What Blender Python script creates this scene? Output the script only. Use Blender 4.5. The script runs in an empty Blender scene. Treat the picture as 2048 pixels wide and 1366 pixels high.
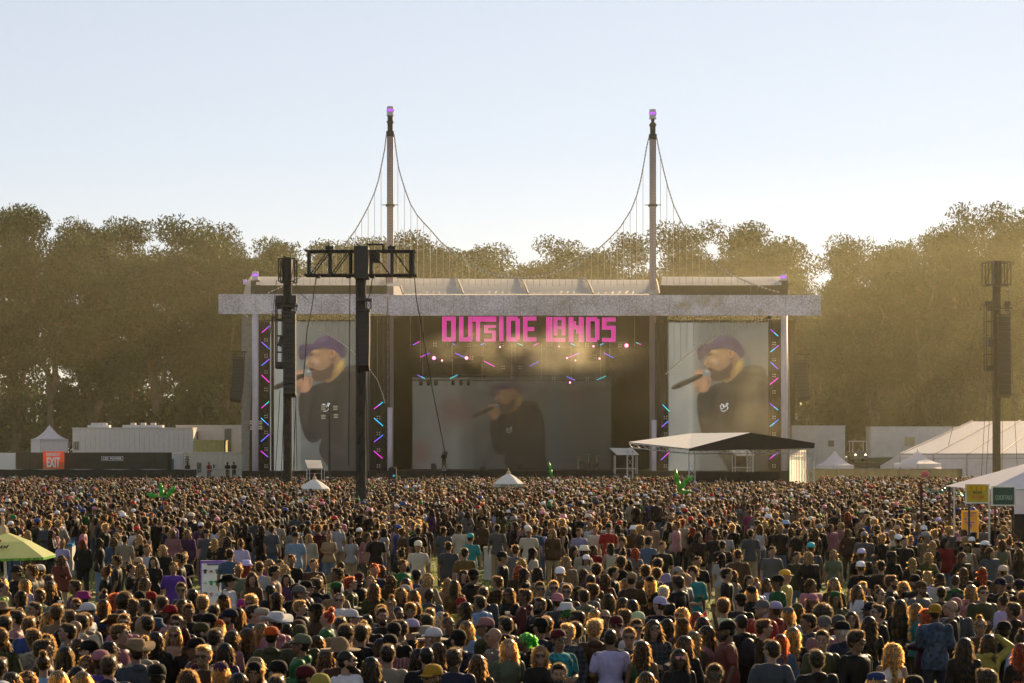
import bpy, bmesh, math, random
import numpy as np
HAZE = 0.00007; SMOKE = 0.24
from mathutils import Vector, Matrix, Euler
random.seed(7); RNG = np.random.default_rng(11)
SC = bpy.context.scene; COL = SC.collection
R = math.radians
# ------------------------------------------------------------------ camera
HC, YH, F = 4.1, 890.0, 3982.0          # eye height (m), horizon row and focal length (px of the 2048 px photograph)
cam = bpy.data.cameras.new('camera'); camo = bpy.data.objects.new('camera', cam); COL.objects.link(camo)
cam.sensor_width = 36; cam.lens = F/2048*36; cam.clip_start = 0.5; cam.clip_end = 3000
cam.shift_y = (YH-683)/2048; camo.location = (0, 0, HC); camo.rotation_euler = (R(90), 0, 0)
SC.camera = camo
SC.render.resolution_x, SC.render.resolution_y = 1024, 683
# ------------------------------------------------------------------ light
SUN_EL, SUN_AZ = 21.0, 30.0             # degrees; azimuth to the right of the viewing direction
w = bpy.data.worlds.new('World'); SC.world = w; w.use_nodes = True
nt = w.node_tree; nt.nodes.clear()
sky = nt.nodes.new('ShaderNodeTexSky'); sky.sky_type = 'NISHITA'; sky.sun_disc = False
sky.sun_elevation = R(SUN_EL); sky.sun_rotation = R(SUN_AZ)
sky.air_density = 1.0; sky.dust_density = 0.0; sky.ozone_density = 2.0; sky.altitude = 0
hsv = nt.nodes.new('ShaderNodeHueSaturation'); hsv.inputs['Saturation'].default_value = 0.56
bg = nt.nodes.new('ShaderNodeBackground'); bg.inputs['Strength'].default_value = 0.050
wo = nt.nodes.new('ShaderNodeOutputWorld')
gm = nt.nodes.new('ShaderNodeGamma'); gm.inputs[1].default_value = .6; mu = nt.nodes.new('ShaderNodeVectorMath'); mu.operation = 'MULTIPLY'; mu.inputs[1].default_value = (2.60,2.44,2.56)
nt.links.new(sky.outputs[0], gm.inputs[0]); nt.links.new(gm.outputs[0], mu.inputs[0]); nt.links.new(mu.outputs[0], hsv.inputs['Color']); nt.links.new(hsv.outputs[0], bg.inputs[0]); nt.links.new(bg.outputs[0], wo.inputs[0])
sl = bpy.data.lights.new('sun', 'SUN'); sl.energy = 5.0; sl.angle = R(0.5); sl.color = (1.0, 0.72, 0.40)
so = bpy.data.objects.new('sun', sl); COL.objects.link(so)
sd = Vector((math.sin(R(SUN_AZ))*math.cos(R(SUN_EL)), math.cos(R(SUN_AZ))*math.cos(R(SUN_EL)), math.sin(R(SUN_EL))))
so.rotation_euler = sd.to_track_quat('Z', 'Y').to_euler(); so.location = (60, 100, 60)
SC.view_settings.view_transform = 'Standard'; SC.view_settings.look = 'None'
SC.view_settings.exposure = 1.08; SC.view_settings.gamma = 1.0
cy = SC.cycles; cy.max_bounces = 5; cy.diffuse_bounces = 2; cy.glossy_bounces = 2; cy.transmission_bounces = 3
cy.volume_bounces = 0; cy.transparent_max_bounces = 8; cy.use_denoising = True
cy.caustics_reflective = False; cy.caustics_refractive = False
# ------------------------------------------------------------------ helpers
def P(px, py, Y):
    "the world point at distance Y seen at pixel (px, py) of the photograph"
    k = Y/F; return Vector(((px-1024)*k, Y, HC-(py-YH)*k))
MATS = {}
def mat(name, col=(.5,.5,.5), rough=.7, var=.15, scale=3.0, bump=0.0, metal=0.0, emit=None, es=1.0, trans=0.0, objcol=False, spec=.3, sheen=0.0, stretch=(1,1,1), pattern=None, attr=None, tcol=None):
    if name in MATS: return MATS[name]
    m = bpy.data.materials.new(name); m.use_nodes = True; t = m.node_tree; n = t.nodes; L = t.links
    b = n['Principled BSDF']; out = n['Material Output']
    b.inputs['Roughness'].default_value = rough; b.inputs['Metallic'].default_value = metal
    b.inputs['Specular IOR Level'].default_value = spec
    if sheen: b.inputs['Sheen Weight'].default_value = sheen; b.inputs['Sheen Roughness'].default_value = .22; b.inputs['Sheen Tint'].default_value = (1,.86,.66,1)
    tc = n.new('ShaderNodeTexCoord'); mp = n.new('ShaderNodeMapping'); mp.inputs['Scale'].default_value = stretch
    L.new(tc.outputs['Object'], mp.inputs[0])
    if objcol:
        src = n.new('ShaderNodeObjectInfo').outputs['Color']
    elif attr:
        a = n.new('ShaderNodeAttribute'); a.attribute_name = attr; src = a.outputs['Color']
    else:
        rg = n.new('ShaderNodeRGB'); rg.outputs[0].default_value = (*col, 1); src = rg.outputs[0]
    if pattern: src = pattern(t, mp.outputs[0], src)
    if var or bump:
        ns = n.new('ShaderNodeTexNoise'); ns.inputs['Scale'].default_value = scale; ns.inputs['Detail'].default_value = 4
        L.new(mp.outputs[0], ns.inputs['Vector'])
    if var:
        mr = n.new('ShaderNodeMapRange'); mr.inputs['From Min'].default_value = .3; mr.inputs['From Max'].default_value = .7
        mr.inputs['To Min'].default_value = 1-var; mr.inputs['To Max'].default_value = 1+var
        L.new(ns.outputs['Fac'], mr.inputs['Value'])
        vm = n.new('ShaderNodeVectorMath'); vm.operation = 'SCALE'
        L.new(src, vm.inputs[0]); L.new(mr.outputs[0], vm.inputs['Scale']); src = vm.outputs[0]
    L.new(src, b.inputs['Base Color'])
    if bump:
        bp = n.new('ShaderNodeBump'); bp.inputs['Strength'].default_value = bump; bp.inputs['Distance'].default_value = .02
        L.new(ns.outputs['Fac'], bp.inputs['Height']); L.new(bp.outputs[0], b.inputs['Normal'])
    if emit is not None:
        b.inputs['Emission Color'].default_value = (*emit, 1); b.inputs['Emission Strength'].default_value = es*.45
    if trans:
        tr = n.new('ShaderNodeBsdfTranslucent'); L.new(src if tcol is None else tcol(t, mp.outputs[0], src), tr.inputs[0])
        mx = n.new('ShaderNodeMixShader'); mx.inputs[0].default_value = trans
        L.new(b.outputs[0], mx.inputs[1]); L.new(tr.outputs[0], mx.inputs[2]); L.new(mx.outputs[0], out.inputs[0])
    MATS[name] = m; return m

class M:
    "collects simple shapes in world coordinates; linked later as one mesh"
    def __init__(s): s.v = []; s.f = []; s.smooth = False
    def add(s, vs, fs):
        o = len(s.v); s.v += [tuple(p) for p in vs]; s.f += [tuple(i+o for i in f) for f in fs]; return s
    def box(s, a, b):
        x0,y0,z0 = a; x1,y1,z1 = b
        return s.add([(x0,y0,z0),(x1,y0,z0),(x1,y1,z0),(x0,y1,z0),(x0,y0,z1),(x1,y0,z1),(x1,y1,z1),(x0,y1,z1)],
            [(0,3,2,1),(4,5,6,7),(0,1,5,4),(1,2,6,5),(2,3,7,6),(3,0,4,7)])
    def cbox(s, c, sz, rz=0, ry=0, rx=0):
        h = [d/2 for d in sz]; m = Euler((rx,ry,rz)).to_matrix(); c = Vector(c)
        vs = [m @ Vector((x*h[0],y*h[1],z*h[2])) + c for z in (-1,1) for y in (-1,1) for x in (-1,1)]
        return s.add(vs, [(0,2,3,1),(4,5,7,6),(0,1,5,4),(2,6,7,3),(0,4,6,2),(1,3,7,5)])
    def bar(s, p, q, r, n=5, r2=None):
        p = Vector(p); q = Vector(q); d = (q-p)
        if d.length < 1e-6: return s
        u = d.normalized().orthogonal().normalized(); v = d.normalized().cross(u); r2 = r if r2 is None else r2
        vs = []
        for c, rr in ((p,r),(q,r2)):
            for i in range(n):
                a = 2*math.pi*(i+.5)/n; vs.append(c+u*math.cos(a)*rr+v*math.sin(a)*rr)
        fs = [(i,(i+1)%n,n+(i+1)%n,n+i) for i in range(n)] + [tuple(range(n))[::-1], tuple(range(n,2*n))]
        return s.add(vs, fs)
    def path(s, pts, r, n=4, rr=None):
        for i in range(len(pts)-1):
            a = r if rr is None else rr[i]; b = r if rr is None else rr[i+1]
            s.bar(pts[i], pts[i+1], a, n, b)
        return s
    def lathe(s, c, prof, n=16, sx=1, sy=1):
        c = Vector(c); vs = []
        for r, z in prof:
            for i in range(n):
                a = 2*math.pi*i/n; vs.append(c+Vector((math.cos(a)*r*sx, math.sin(a)*r*sy, z)))
        fs = []
        for k in range(len(prof)-1):
            for i in range(n): fs.append((k*n+i, k*n+(i+1)%n, (k+1)*n+(i+1)%n, (k+1)*n+i))
        fs.append(tuple(range(n))[::-1]); fs.append(tuple(range((len(prof)-1)*n, len(prof)*n)))
        return s.add(vs, fs)
    def prism(s, poly, y0, y1):
        "outline of (x, z) points pushed from y0 to y1"
        n = len(poly); vs = [(x,y0,z) for x,z in poly]+[(x,y1,z) for x,z in poly]
        return s.add(vs, [tuple(range(n)), tuple(range(n,2*n))[::-1]] + [(i,n+i,n+(i+1)%n,(i+1)%n) for i in range(n)])
    def quad(s, a, b, c, d): return s.add([a,b,c,d], [(0,1,2,3)])
    def mesh(s, name, off=(0,0,0)):
        me = bpy.data.meshes.new(name); o = Vector(off)
        me.from_pydata([tuple(Vector(v)-o) for v in s.v], [], s.f); me.update()
        if s.smooth: me.shade_smooth()
        return me
ORG = {}
def tag(o, label=None, cat=None, group=None, kind=None):
    if label: o['label'] = label
    if cat: o['category'] = cat
    if group: o['group'] = group
    if kind: o['kind'] = kind
    return o
def thing(name, label, cat, loc, group=None):
    o = bpy.data.objects.new(name, None); COL.objects.link(o); o.location = loc; o.empty_display_size = .3
    ORG[o.name] = Vector(loc); return tag(o, label, cat, group)
def part(name, m, ma, parent, label=None):
    o = bpy.data.objects.new(name, m.mesh(name, ORG[parent.name])); COL.objects.link(o)
    o.data.materials.append(ma); o.parent = parent; ORG[o.name] = ORG[parent.name]
    if label: o['label'] = label
    return o
def solo(name, m, ma, label, cat, group=None, kind=None):
    a = np.array(m.v); loc = Vector(((a[:,0].min()+a[:,0].max())/2, (a[:,1].min()+a[:,1].max())/2, a[:,2].min()))
    o = bpy.data.objects.new(name, m.mesh(name, loc)); COL.objects.link(o); o.location = loc
    o.data.materials.append(ma); ORG[o.name] = loc; return tag(o, label, cat, group, kind)
def text_m(body, cx, cz, Y, h, wid=None, y_off=0.0, bold=0.0, depth=.01, rz=0):
    "lettering as a mesh standing upright facing the camera side, centred on (cx, cz)"
    cu = bpy.data.curves.new('text', 'FONT'); cu.body = body; cu.align_x = 'CENTER'; cu.align_y = 'CENTER'
    cu.extrude = depth; cu.offset = bold; cu.resolution_u = 3
    ob = bpy.data.objects.new('t', cu); COL.objects.link(ob)
    dg = bpy.context.evaluated_depsgraph_get(); me = bpy.data.meshes.new_from_object(ob.evaluated_get(dg))
    a = np.array([v.co[:] for v in me.vertices]); bpy.data.objects.remove(ob)
    lo = a.min(0); hi = a.max(0); sz = h/(hi[1]-lo[1]); sx = sz if wid is None else wid/(hi[0]-lo[0])
    mm = M(); c, s_ = math.cos(rz), math.sin(rz)
    vs = []
    for p in a:
        x = (p[0]-(lo[0]+hi[0])/2)*sx; z = (p[1]-(lo[1]+hi[1])/2)*sz; d = -p[2]
        vs.append((cx+x*c-d*s_, Y+y_off+x*s_+d*c, cz+z))
    mm.add(vs, [tuple(p.vertices) for p in me.polygons]); bpy.data.meshes.remove(me); return mm
def truss(m, p, q, w_=.4, r=.03, step=.6, h=None):
    "box truss between two points"
    p = Vector(p); q = Vector(q); d = (q-p); L = d.length; d.normalize(); h = w_ if h is None else h
    u = Vector((0,0,1)) if abs(d.z) < .8 else Vector((1,0,0)); v = d.cross(u).normalized()
    cs = [u*h/2+v*w_/2, u*h/2-v*w_/2, -u*h/2-v*w_/2, -u*h/2+v*w_/2]
    for c in cs: m.bar(p+c, q+c, r, 4)
    n = max(1, round(L/step))
    for i in range(n):
        a = p+d*(L*i/n); b = p+d*(L*(i+1)/n)
        for k in range(4):
            c0, c1 = cs[k], cs[(k+1)%4]
            if i % 2: c0, c1 = c1, c0
            m.bar(a+c0, b+c1, r*.6, 3)
    return m
# ================================================================== setting
def pat_grass(t, vec, src):
    n = t.nodes; L = t.links
    a = n.new('ShaderNodeTexNoise'); a.inputs['Scale'].default_value = .35; a.inputs['Detail'].default_value = 5; L.new(vec, a.inputs[0])
    r = n.new('ShaderNodeValToRGB'); e = r.color_ramp.elements
    e[0].position = .35; e[0].color = (.085,.115,.03,1); e[1].position = .68; e[1].color = (.20,.19,.07,1)
    L.new(a.outputs['Fac'], r.inputs[0])
    return r.outputs[0]
G = M(); N = 60
xs = np.linspace(-300, 300, N); ys = np.linspace(-50, 400, N)
for j in range(N):
    for i in range(N): G.v.append((xs[i], ys[j], 0.0))
for j in range(N-1):
    for i in range(N-1): G.f.append((j*N+i, j*N+i+1, (j+1)*N+i+1, (j+1)*N+i))
g = solo('ground', G, mat('grass_ground', pattern=pat_grass, var=.35, scale=9, bump=.5, rough=.9), 'trodden green grass field under the crowd', 'ground', kind='structure')
# blades of grass in the open walkway between the near and the middle crowd
def grass_blades(n):
    Y = 26+RNG.random(n)**.8*46; X = (RNG.random(n)-.5)*2*(Y*.27)
    a = RNG.random(n)*6.283; h = .03+.05*RNG.random(n); wd = .012+.01*RNG.random(n)
    dx = np.cos(a)*wd; dy = np.sin(a)*wd; lx = (RNG.random(n)-.5)*.06; ly = (RNG.random(n)-.5)*.06
    v = np.zeros((n,3,3)); v[:,0] = np.c_[X-dx, Y-dy, np.zeros(n)]; v[:,1] = np.c_[X+dx, Y+dy, np.zeros(n)]; v[:,2] = np.c_[X+lx, Y+ly, h]
    me = bpy.data.meshes.new('grass'); me.vertices.add(3*n); me.vertices.foreach_set('co', v.reshape(-1).astype('f'))
    me.loops.add(3*n); me.loops.foreach_set('vertex_index', np.arange(3*n, dtype='i')); me.polygons.add(n)
    me.polygons.foreach_set('loop_start', np.arange(0,3*n,3,dtype='i')); me.polygons.foreach_set('loop_total', np.full(n,3,'i')); me.update()
    o = bpy.data.objects.new('grass', me); COL.objects.link(o); me.materials.append(mat('grass_blade', (.17,.22,.045), var=.5, scale=.5, trans=.5))
    tag(o, 'short sunlit grass in the walkway through the crowd', 'grass', kind='stuff')
grass_blades(90000)

# ------------------------------------------------------------------ eucalyptus trees
leaf_m = mat('eucalyptus_leaves', (.036,.058,.018), rough=.6, var=.45, scale=.35, trans=.25, spec=.2)
bark_m = mat('bark', (.13,.10,.075), rough=.9, var=.35, scale=2.0, bump=.4, stretch=(3,3,.5))
def np_mesh(name, v, f):
    me = bpy.data.meshes.new(name); nv = len(v); nf, k = f.shape
    me.vertices.add(nv); me.vertices.foreach_set('co', np.asarray(v,'f').reshape(-1))
    me.loops.add(nf*k); me.loops.foreach_set('vertex_index', f.astype('i').reshape(-1)); me.polygons.add(nf)
    me.polygons.foreach_set('loop_start', np.arange(0,nf*k,k,dtype='i')); me.polygons.foreach_set('loop_total', np.full(nf,k,'i'))
    me.update(); return me
def leaves(cents, rads, per, ln=.5, wd=.2, droop=.6, seed=1):
    g_ = np.random.default_rng(seed); V = []
    for (c, r) in zip(cents, rads):
        n = int(per*r[0]*r[1]*r[2]**.5)+12
        d = g_.normal(size=(n,3)); d /= np.linalg.norm(d,axis=1)[:,None]; rad = g_.random(n)**.36
        p = np.array(c)+d*rad[:,None]*np.array(r)*(1+.07*g_.normal(size=(n,1)))
        a = g_.normal(size=(n,3)); a[:,2] -= droop*1.6; a /= np.linalg.norm(a,axis=1)[:,None]
        b = np.cross(a, g_.normal(size=(n,3))); b /= np.linalg.norm(b,axis=1)[:,None]
        l = ln*(.5+g_.random(n))[:,None]; w_ = wd*(.5+g_.random(n))[:,None]
        V.append(np.stack([p-b*w_*.5, p+a*l*.5-b*0, p+b*w_*.5, p-a*l*.5], 1)[:, [3,0,1,2]])
    V = np.concatenate(V); n = len(V); return V.reshape(-1,3), np.arange(4*n).reshape(n,4)
def tree_proto(k, H=30.0, kind='tall'):
    g_ = random.Random(100+k); tr = M(); tr.smooth = True
    lean = Vector((g_.uniform(-.09,.09), g_.uniform(-.05,.05), 1))
    base_h = H*(.22 if kind == 'tall' else .3)
    trunk = [Vector((0,0,-.2))]
    for i in range(1,6): trunk.append(Vector((lean.x*base_h*i/5+g_.uniform(-.15,.15), lean.y*base_h*i/5, base_h*i/5)))
    tr.path(trunk, 0, 8, rr=[.62-.05*i for i in range(6)])
    ends = []; cl = []; rd = []
    nl = g_.choice((3,4,5))
    for i in range(nl):
        az = 6.283*i/nl+g_.uniform(-.5,.5); spread = H*g_.uniform(.07,.17); top = H*g_.uniform(.74,.97)
        p = trunk[-1].copy(); pts = [p]
        for j in range(1,7):
            t = j/6; q = trunk[-1]+Vector((math.cos(az)*spread*t**.8, math.sin(az)*spread*t**.8, (top-base_h)*t))+Vector((g_.uniform(-.6,.6),g_.uniform(-.6,.6),0))
            pts.append(q)
            if j >= 2:
                for _ in range(3 if j < 5 else 4):
                    a2 = g_.uniform(0,6.283); l2 = H*g_.uniform(.04,.13)*(1.15-.5*t)
                    e = q+Vector((math.cos(a2)*l2, math.sin(a2)*l2, H*g_.uniform(-.01,.07)))
                    tr.path([q, (q+e)/2+Vector((0,0,g_.uniform(-.3,.5))), e], 0, 4, rr=[.12,.08,.04]); ends.append(e)
                    if g_.random() < .84:
                        r = g_.uniform(1.2,2.5); cl.append(e); rd.append((r*1.15, r*1.15, r*.85))
        tr.path(pts, 0, 6, rr=[.40-.055*j for j in range(7)])
        cl.append(pts[-1]); rd.append((1.9,1.9,1.5))
    for _ in range(16 if kind == 'tall' else 6):   # hanging lower sprays
        a2 = g_.uniform(0,6.283); zz = H*g_.uniform(.2,.5); l2 = H*g_.uniform(.05,.13)
        e = Vector((math.cos(a2)*l2, math.sin(a2)*l2, zz)); cl.append(e); r = g_.uniform(.9,1.7); rd.append((r,r,r*1.3))
    v, f = leaves(cl, rd, 85, .40, .17, .7, 500+k)
    cm = np_mesh('crown', v, f); cm.materials.append(leaf_m)
    tm = tr.mesh('trunk'); tm.materials.append(bark_m)
    return tm, cm
PRO = [tree_proto(i, 30, 'tall' if i < 5 else 'open') for i in range(8)]
def place_tree(px, py_top, Y, proto, label, group, rot=0, wide=1.0):
    top = P(px, py_top, Y); s = top.z/29.5
    root = thing('eucalyptus_tree', label, 'tree', (top.x, Y, 0), group)
    root.rotation_euler.z = rot; root.scale = (s*wide, s*wide, s)
    for nm, me in (('trunk', PRO[proto][0]), ('crown', PRO[proto][1])):
        o = bpy.data.objects.new(nm, me); COL.objects.link(o); o.parent = root
LG, MG, RG = 'tall eucalyptus trees left of the stage', 'trees far behind the stage roof', 'tall eucalyptus trees right of the stage'
for i, (px, py, Y, pr, lab) in enumerate([
    (-60, 440, 226, 0, 'tall dark eucalyptus cut off by the left edge of the view'),
    (30, 436, 232, 1, 'tall dark eucalyptus behind the white panel at the left end of the fence'),
    (110, 458, 228, 5, 'tall eucalyptus with bright sky gaps behind the small white peaked tent'),
    (185, 470, 234, 2, 'dense eucalyptus just right of the small white peaked tent'),
    (245, 452, 240, 3, 'dense eucalyptus behind the black power container with the lettered sign'),
    (325, 446, 232, 4, 'tallest round-topped eucalyptus over the long white cargo trailer'),
    (400, 474, 238, 6, 'eucalyptus rising behind the yellow shipping container'),
    (450, 458, 230, 0, 'eucalyptus behind the right half of the white trailers, left of stage'),
    (500, 490, 236, 3, 'eucalyptus beside the left end of the silver stage banner'),
    (515, 528, 250, 7, 'small pale eucalyptus peeking over the left corner of the stage')]):
    place_tree(px, py, Y, pr, lab, LG, rot=i*1.7, wide=1.0)
for i, (px, py, Y, pr, lab) in enumerate([
    (632, 536, 285, 7, 'small far tree left of the truss-topped delay tower'),
    (668, 486, 300, 2, 'round far tree behind the lattice head of the nearest delay tower'),
    (735, 470, 300, 4, 'highest domed far tree just left of the left stage mast'),
    (800, 474, 298, 1, 'far tree just right of the left stage mast'),
    (868, 490, 302, 3, 'far domed tree under the right cable of the left mast'),
    (935, 500, 300, 0, 'far tree one step right of the domed tree by the left mast'),
    (1000, 505, 306, 5, 'low far tree above the roof midpoint between the masts'),
    (1085, 492, 300, 6, 'lacy far tree above the word ending in E of the pink sign'),
    (1150, 512, 304, 2, 'dark flat far tree above the letters LA of the pink sign'),
    (1225, 500, 300, 7, 'lacy far tree left of the right stage mast'),
    (1335, 480, 290, 5, 'far tree directly right of the right stage mast'),
    (1410, 500, 286, 4, 'far bushy tree under the right cable of the right mast'),
    (1470, 462, 282, 6, 'tallest lacy far tree above the right roof wing'),
    (1520, 474, 284, 7, 'far lacy tree second from the right end of the stage roof'),
    (1548, 494, 276, 1, 'dark tree behind the lantern on the right roof corner')]):
    place_tree(px, py+13, Y, pr, lab, MG, rot=i*2.3+.4, wide=1.2)
for i, (px, py, Y, pr, lab) in enumerate([
    (1630, 590, 250, 7, 'low pale tree just right of the stage banner end'),
    (1712, 510, 240, 3, 'hazy eucalyptus behind the white cabin right of the stage'),
    (1745, 494, 236, 2, 'hazy eucalyptus behind the parked cart with headlights'),
    (1810, 490, 238, 4, 'hazy eucalyptus behind the long white cabin with one window'),
    (1868, 476, 234, 0, 'hazy eucalyptus behind the small peaked tent on the right'),
    (1925, 462, 236, 1, 'tall hazy eucalyptus left of the right delay tower'),
    (1980, 440, 232, 6, 'tall lacy eucalyptus right behind the right delay tower'),
    (2040, 428, 228, 4, 'tallest eucalyptus over the big marquee at the right edge'),
    (2105, 450, 226, 3, 'eucalyptus cut off by the right edge of the view')]):
    place_tree(px, py, Y, pr, lab, RG, rot=i*1.3+.9, wide=1.0)
# the wood behind them reads as one mass
cl = []; rd = []
g_ = random.Random(5)
for i in range(620):
    px = g_.uniform(-160, 2210); side = px < 560 or px > 1640
    Y = g_.uniform(262, 300) if side else g_.uniform(318, 345)
    top = (560 if side else 572)
    if 560 <= px <= 640: top = 620
    py = top+(905-top)*g_.random()**.62
    if 40 < px < 130 and 590 < py < 840: continue
    if px < 560 and (py < 700 or g_.random() < .35): continue
    if px > 1640 and py < 640 and g_.random() < .5: continue
    if 1590 < px < 1700 and py < 640: continue
    if 1570 < px < 1690 and py < 640: continue
    cl.append(P(px, py, Y)); r = g_.uniform(2.2,4.0); rd.append((r*1.2,r*.7,r))
v, f = leaves(cl, rd, 9, 1.2, .6, .4, 77)
me = np_mesh('background_wood', v, f); me.materials.append(leaf_m)
o = bpy.data.objects.new('background_wood', me); COL.objects.link(o)
tag(o, 'dark far wood seen between the tree trunks', 'woodland', kind='stuff')
# dark understorey hedge at the foot of the trees
cl = []; rd = []
for i in range(230):
    px = g_.uniform(-160, 2210)
    if 520 < px < 1600: continue
    cl.append(P(px, g_.uniform(790, 900), g_.uniform(238,250))); r = g_.uniform(1.6,2.8); rd.append((r*1.3,r,r))
v, f = leaves(cl, rd, 16, .8, .4, .3, 78)
me = np_mesh('undergrowth', v, f); me.materials.append(leaf_m)
o = bpy.data.objects.new('undergrowth', me); COL.objects.link(o)
tag(o, 'low dark undergrowth at the foot of the trees', 'undergrowth', kind='stuff')
# two birds
for i, (px, py) in enumerate(((94,434),(97,438))):
    c = P(px, py, 200); m = M()
    m.smooth = True
    m.lathe((0,0,0), [(.0,-.2),(.05,-.12),(.065,0),(.05,.1),(.0,.2)], 8)
    m.v = [(v_[2], v_[0], v_[1]) for v_ in m.v]
    for sgn in (-1,1):
        m.add([(-.07,0,0.02),(.08,0,0.02),(.02,sgn*.28,.12*(1-2*i)),(-.06,sgn*.3,.1*(1-2*i)),(-.02,sgn*.55,.04),(0.0,sgn*.28,.10*(1-2*i))],[(0,1,2,3),(3,2,4),(0,3,5,1)])
    m.v = [(v_[0]*1.0+c.x, v_[1]+c.y, v_[2]+c.z) for v_ in m.v]
    solo('bird', m, mat('bird_black', (.03,.03,.03)), ['small dark bird flying above the left trees, the upper of two','small dark bird flying above the left trees, the lower of two'][i], 'bird', 'birds over the left trees')
# ================================================================== the festival stage
YS = 181.0                                  # distance of its front face
k22 = YS/F
blk = mat('black_steel', (.022,.022,.022), rough=.5, var=.2, scale=2)
drape = mat('black_drape', (.018,.017,.016), rough=.95, var=.3, scale=1.2, stretch=(4,4,.3), bump=.4)
tarp = mat('white_tarp', (.80,.76,.70), rough=.6, var=.08, scale=.6, trans=.5, bump=.2)
paint = mat('pale_lilac_paint', (.56,.50,.54), rough=.5, var=.08, scale=1)
steel = mat('galvanised_steel', (.42,.42,.41), rough=.4, metal=.6, var=.15)
def pat_shimmer(t, vec, src):
    n = t.nodes; L = t.links
    v = n.new('ShaderNodeTexVoronoi'); v.inputs['Scale'].default_value = 11; L.new(vec, v.inputs[0])
    w2 = n.new('ShaderNodeTexNoise'); w2.inputs['Scale'].default_value = .45; w2.inputs['Detail'].default_value = 5; L.new(vec, w2.inputs[0])
    m1 = n.new('ShaderNodeSeparateColor'); L.new(v.outputs['Color'], m1.inputs[0])
    m2 = n.new('ShaderNodeMath'); m2.operation = 'MULTIPLY_ADD'; m2.inputs[1].default_value = .5; L.new(m1.outputs[0], m2.inputs[0]); L.new(w2.outputs['Fac'], m2.inputs[2])
    r = n.new('ShaderNodeValToRGB'); e = r.color_ramp.elements
    e[0].position = .40; e[0].color = (.22,.20,.22,1); e[1].position = .98; e[1].color = (.62,.59,.68,1)
    x = e.new(.7); x.color = (.38,.35,.40,1); L.new(m2.outputs[0], r.inputs[0])
    w3 = n.new('ShaderNodeTexNoise'); w3.inputs['Scale'].default_value = .16; w3.inputs['Detail'].default_value = 7; w3.inputs['Roughness'].default_value = .7; L.new(vec, w3.inputs[0])
    r3 = n.new('ShaderNodeMapRange'); r3.inputs[1].default_value = .60; r3.inputs[2].default_value = .68; L.new(w3.outputs['Fac'], r3.inputs[0])
    mx = n.new('ShaderNodeMix'); mx.data_type = 'RGBA'; L.new(r3.outputs[0], mx.inputs['Factor']); L.new(r.outputs[0], mx.inputs[6]); mx.inputs[7].default_value = (.24,.19,.11,1)  # golden-brown blotches painted in for mirrored reflections
    sp = n.new('ShaderNodeSeparateXYZ'); L.new(vec, sp.inputs[0]); q = n.new('ShaderNodeMath'); q.operation = 'PINGPONG'; q.inputs[1].default_value = .75; L.new(sp.outputs['X'], q.inputs[0])
    q2 = n.new('ShaderNodeMath'); q2.operation = 'GREATER_THAN'; q2.inputs[1].default_value = .035; L.new(q.outputs[0], q2.inputs[0]); q3 = n.new('ShaderNodeMath'); q3.operation = 'MULTIPLY_ADD'; q3.inputs[1].default_value = .3; q3.inputs[2].default_value = .7; L.new(q2.outputs[0], q3.inputs[0])
    vs = n.new('ShaderNodeVectorMath'); vs.operation = 'SCALE'; L.new(mx.outputs[2], vs.inputs[0]); L.new(q3.outputs[0], vs.inputs['Scale']); return vs.outputs[0]
shimmer = mat('silver_shimmer_discs', pattern=pat_shimmer, var=.15, scale=8, rough=.35, metal=.0, spec=.8)
def rect(m, x0, y0, x1, y1, Y, d=.15):
    a = P(x0, y1, Y); b = P(x1, y0, Y); return m.box((a.x, Y, a.z), (b.x, Y+d, b.z))
def bandp(m, pts, Y, d=.03): return m.prism([(P(x,y,Y).x, P(x,y,Y).z) for x, y in pts], Y, Y+d)

st = thing('festival_stage', 'huge festival stage with white roof, two cable-strung masts and silver banner', 'stage', (P(1040,980,YS).x, YS, 0))
m = M(); a = P(487,0,YS).x; b = P(1600,0,YS).x
m.box((a, YS-1.0, 0), (b, YS+24, 1.75)); part('stage_deck', m, drape, st)
# back and side drapes
for q in ((500, 640, 1590, 975, YS+24.5), (745, 632, 1335, 968, YS+15)):
    m = M(); rect(m, *q); part('backdrop', m, drape, st)
for x in (545, 742, 1333, 1541):
    m = M(); p = P(x, 632, YS+1.2); m.box((p.x-.12, YS+1.2, 1.75), (p.x+.12, YS+23, p.z)); part('wing_drape', m, drape, st)
# header truss and fascia
for (x0, x1, y0, y1, Y) in ((437, 774, 588, 628, YS-.6), (777, 1642, 590, 631, YS-1.0)):
    m = M(); rect(m, x0, y0, x1, y1, Y, .08)
    fa = part('fascia_banner', m, shimmer, st)
    tr = M(); a = P(x0, (y0+y1)/2, Y+.5); b = P(x1, (y0+y1)/2, Y+.5)
    truss(tr, (a.x+.1, Y+.55, a.z), (b.x-.1, Y+.55, b.z), .6, .05, 1.2, h=1.5); part('fascia_truss', tr, blk, st)
m = M(); rect(m, 774.2, 588, 776.8, 628, YS-.4, .3); part('fascia_post', m, paint, st)
m = M(); rect(m, 500, 590, 1580, 600, YS+1.5, 3.0); part('roof_edge_beam', m, drape, st)
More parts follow.
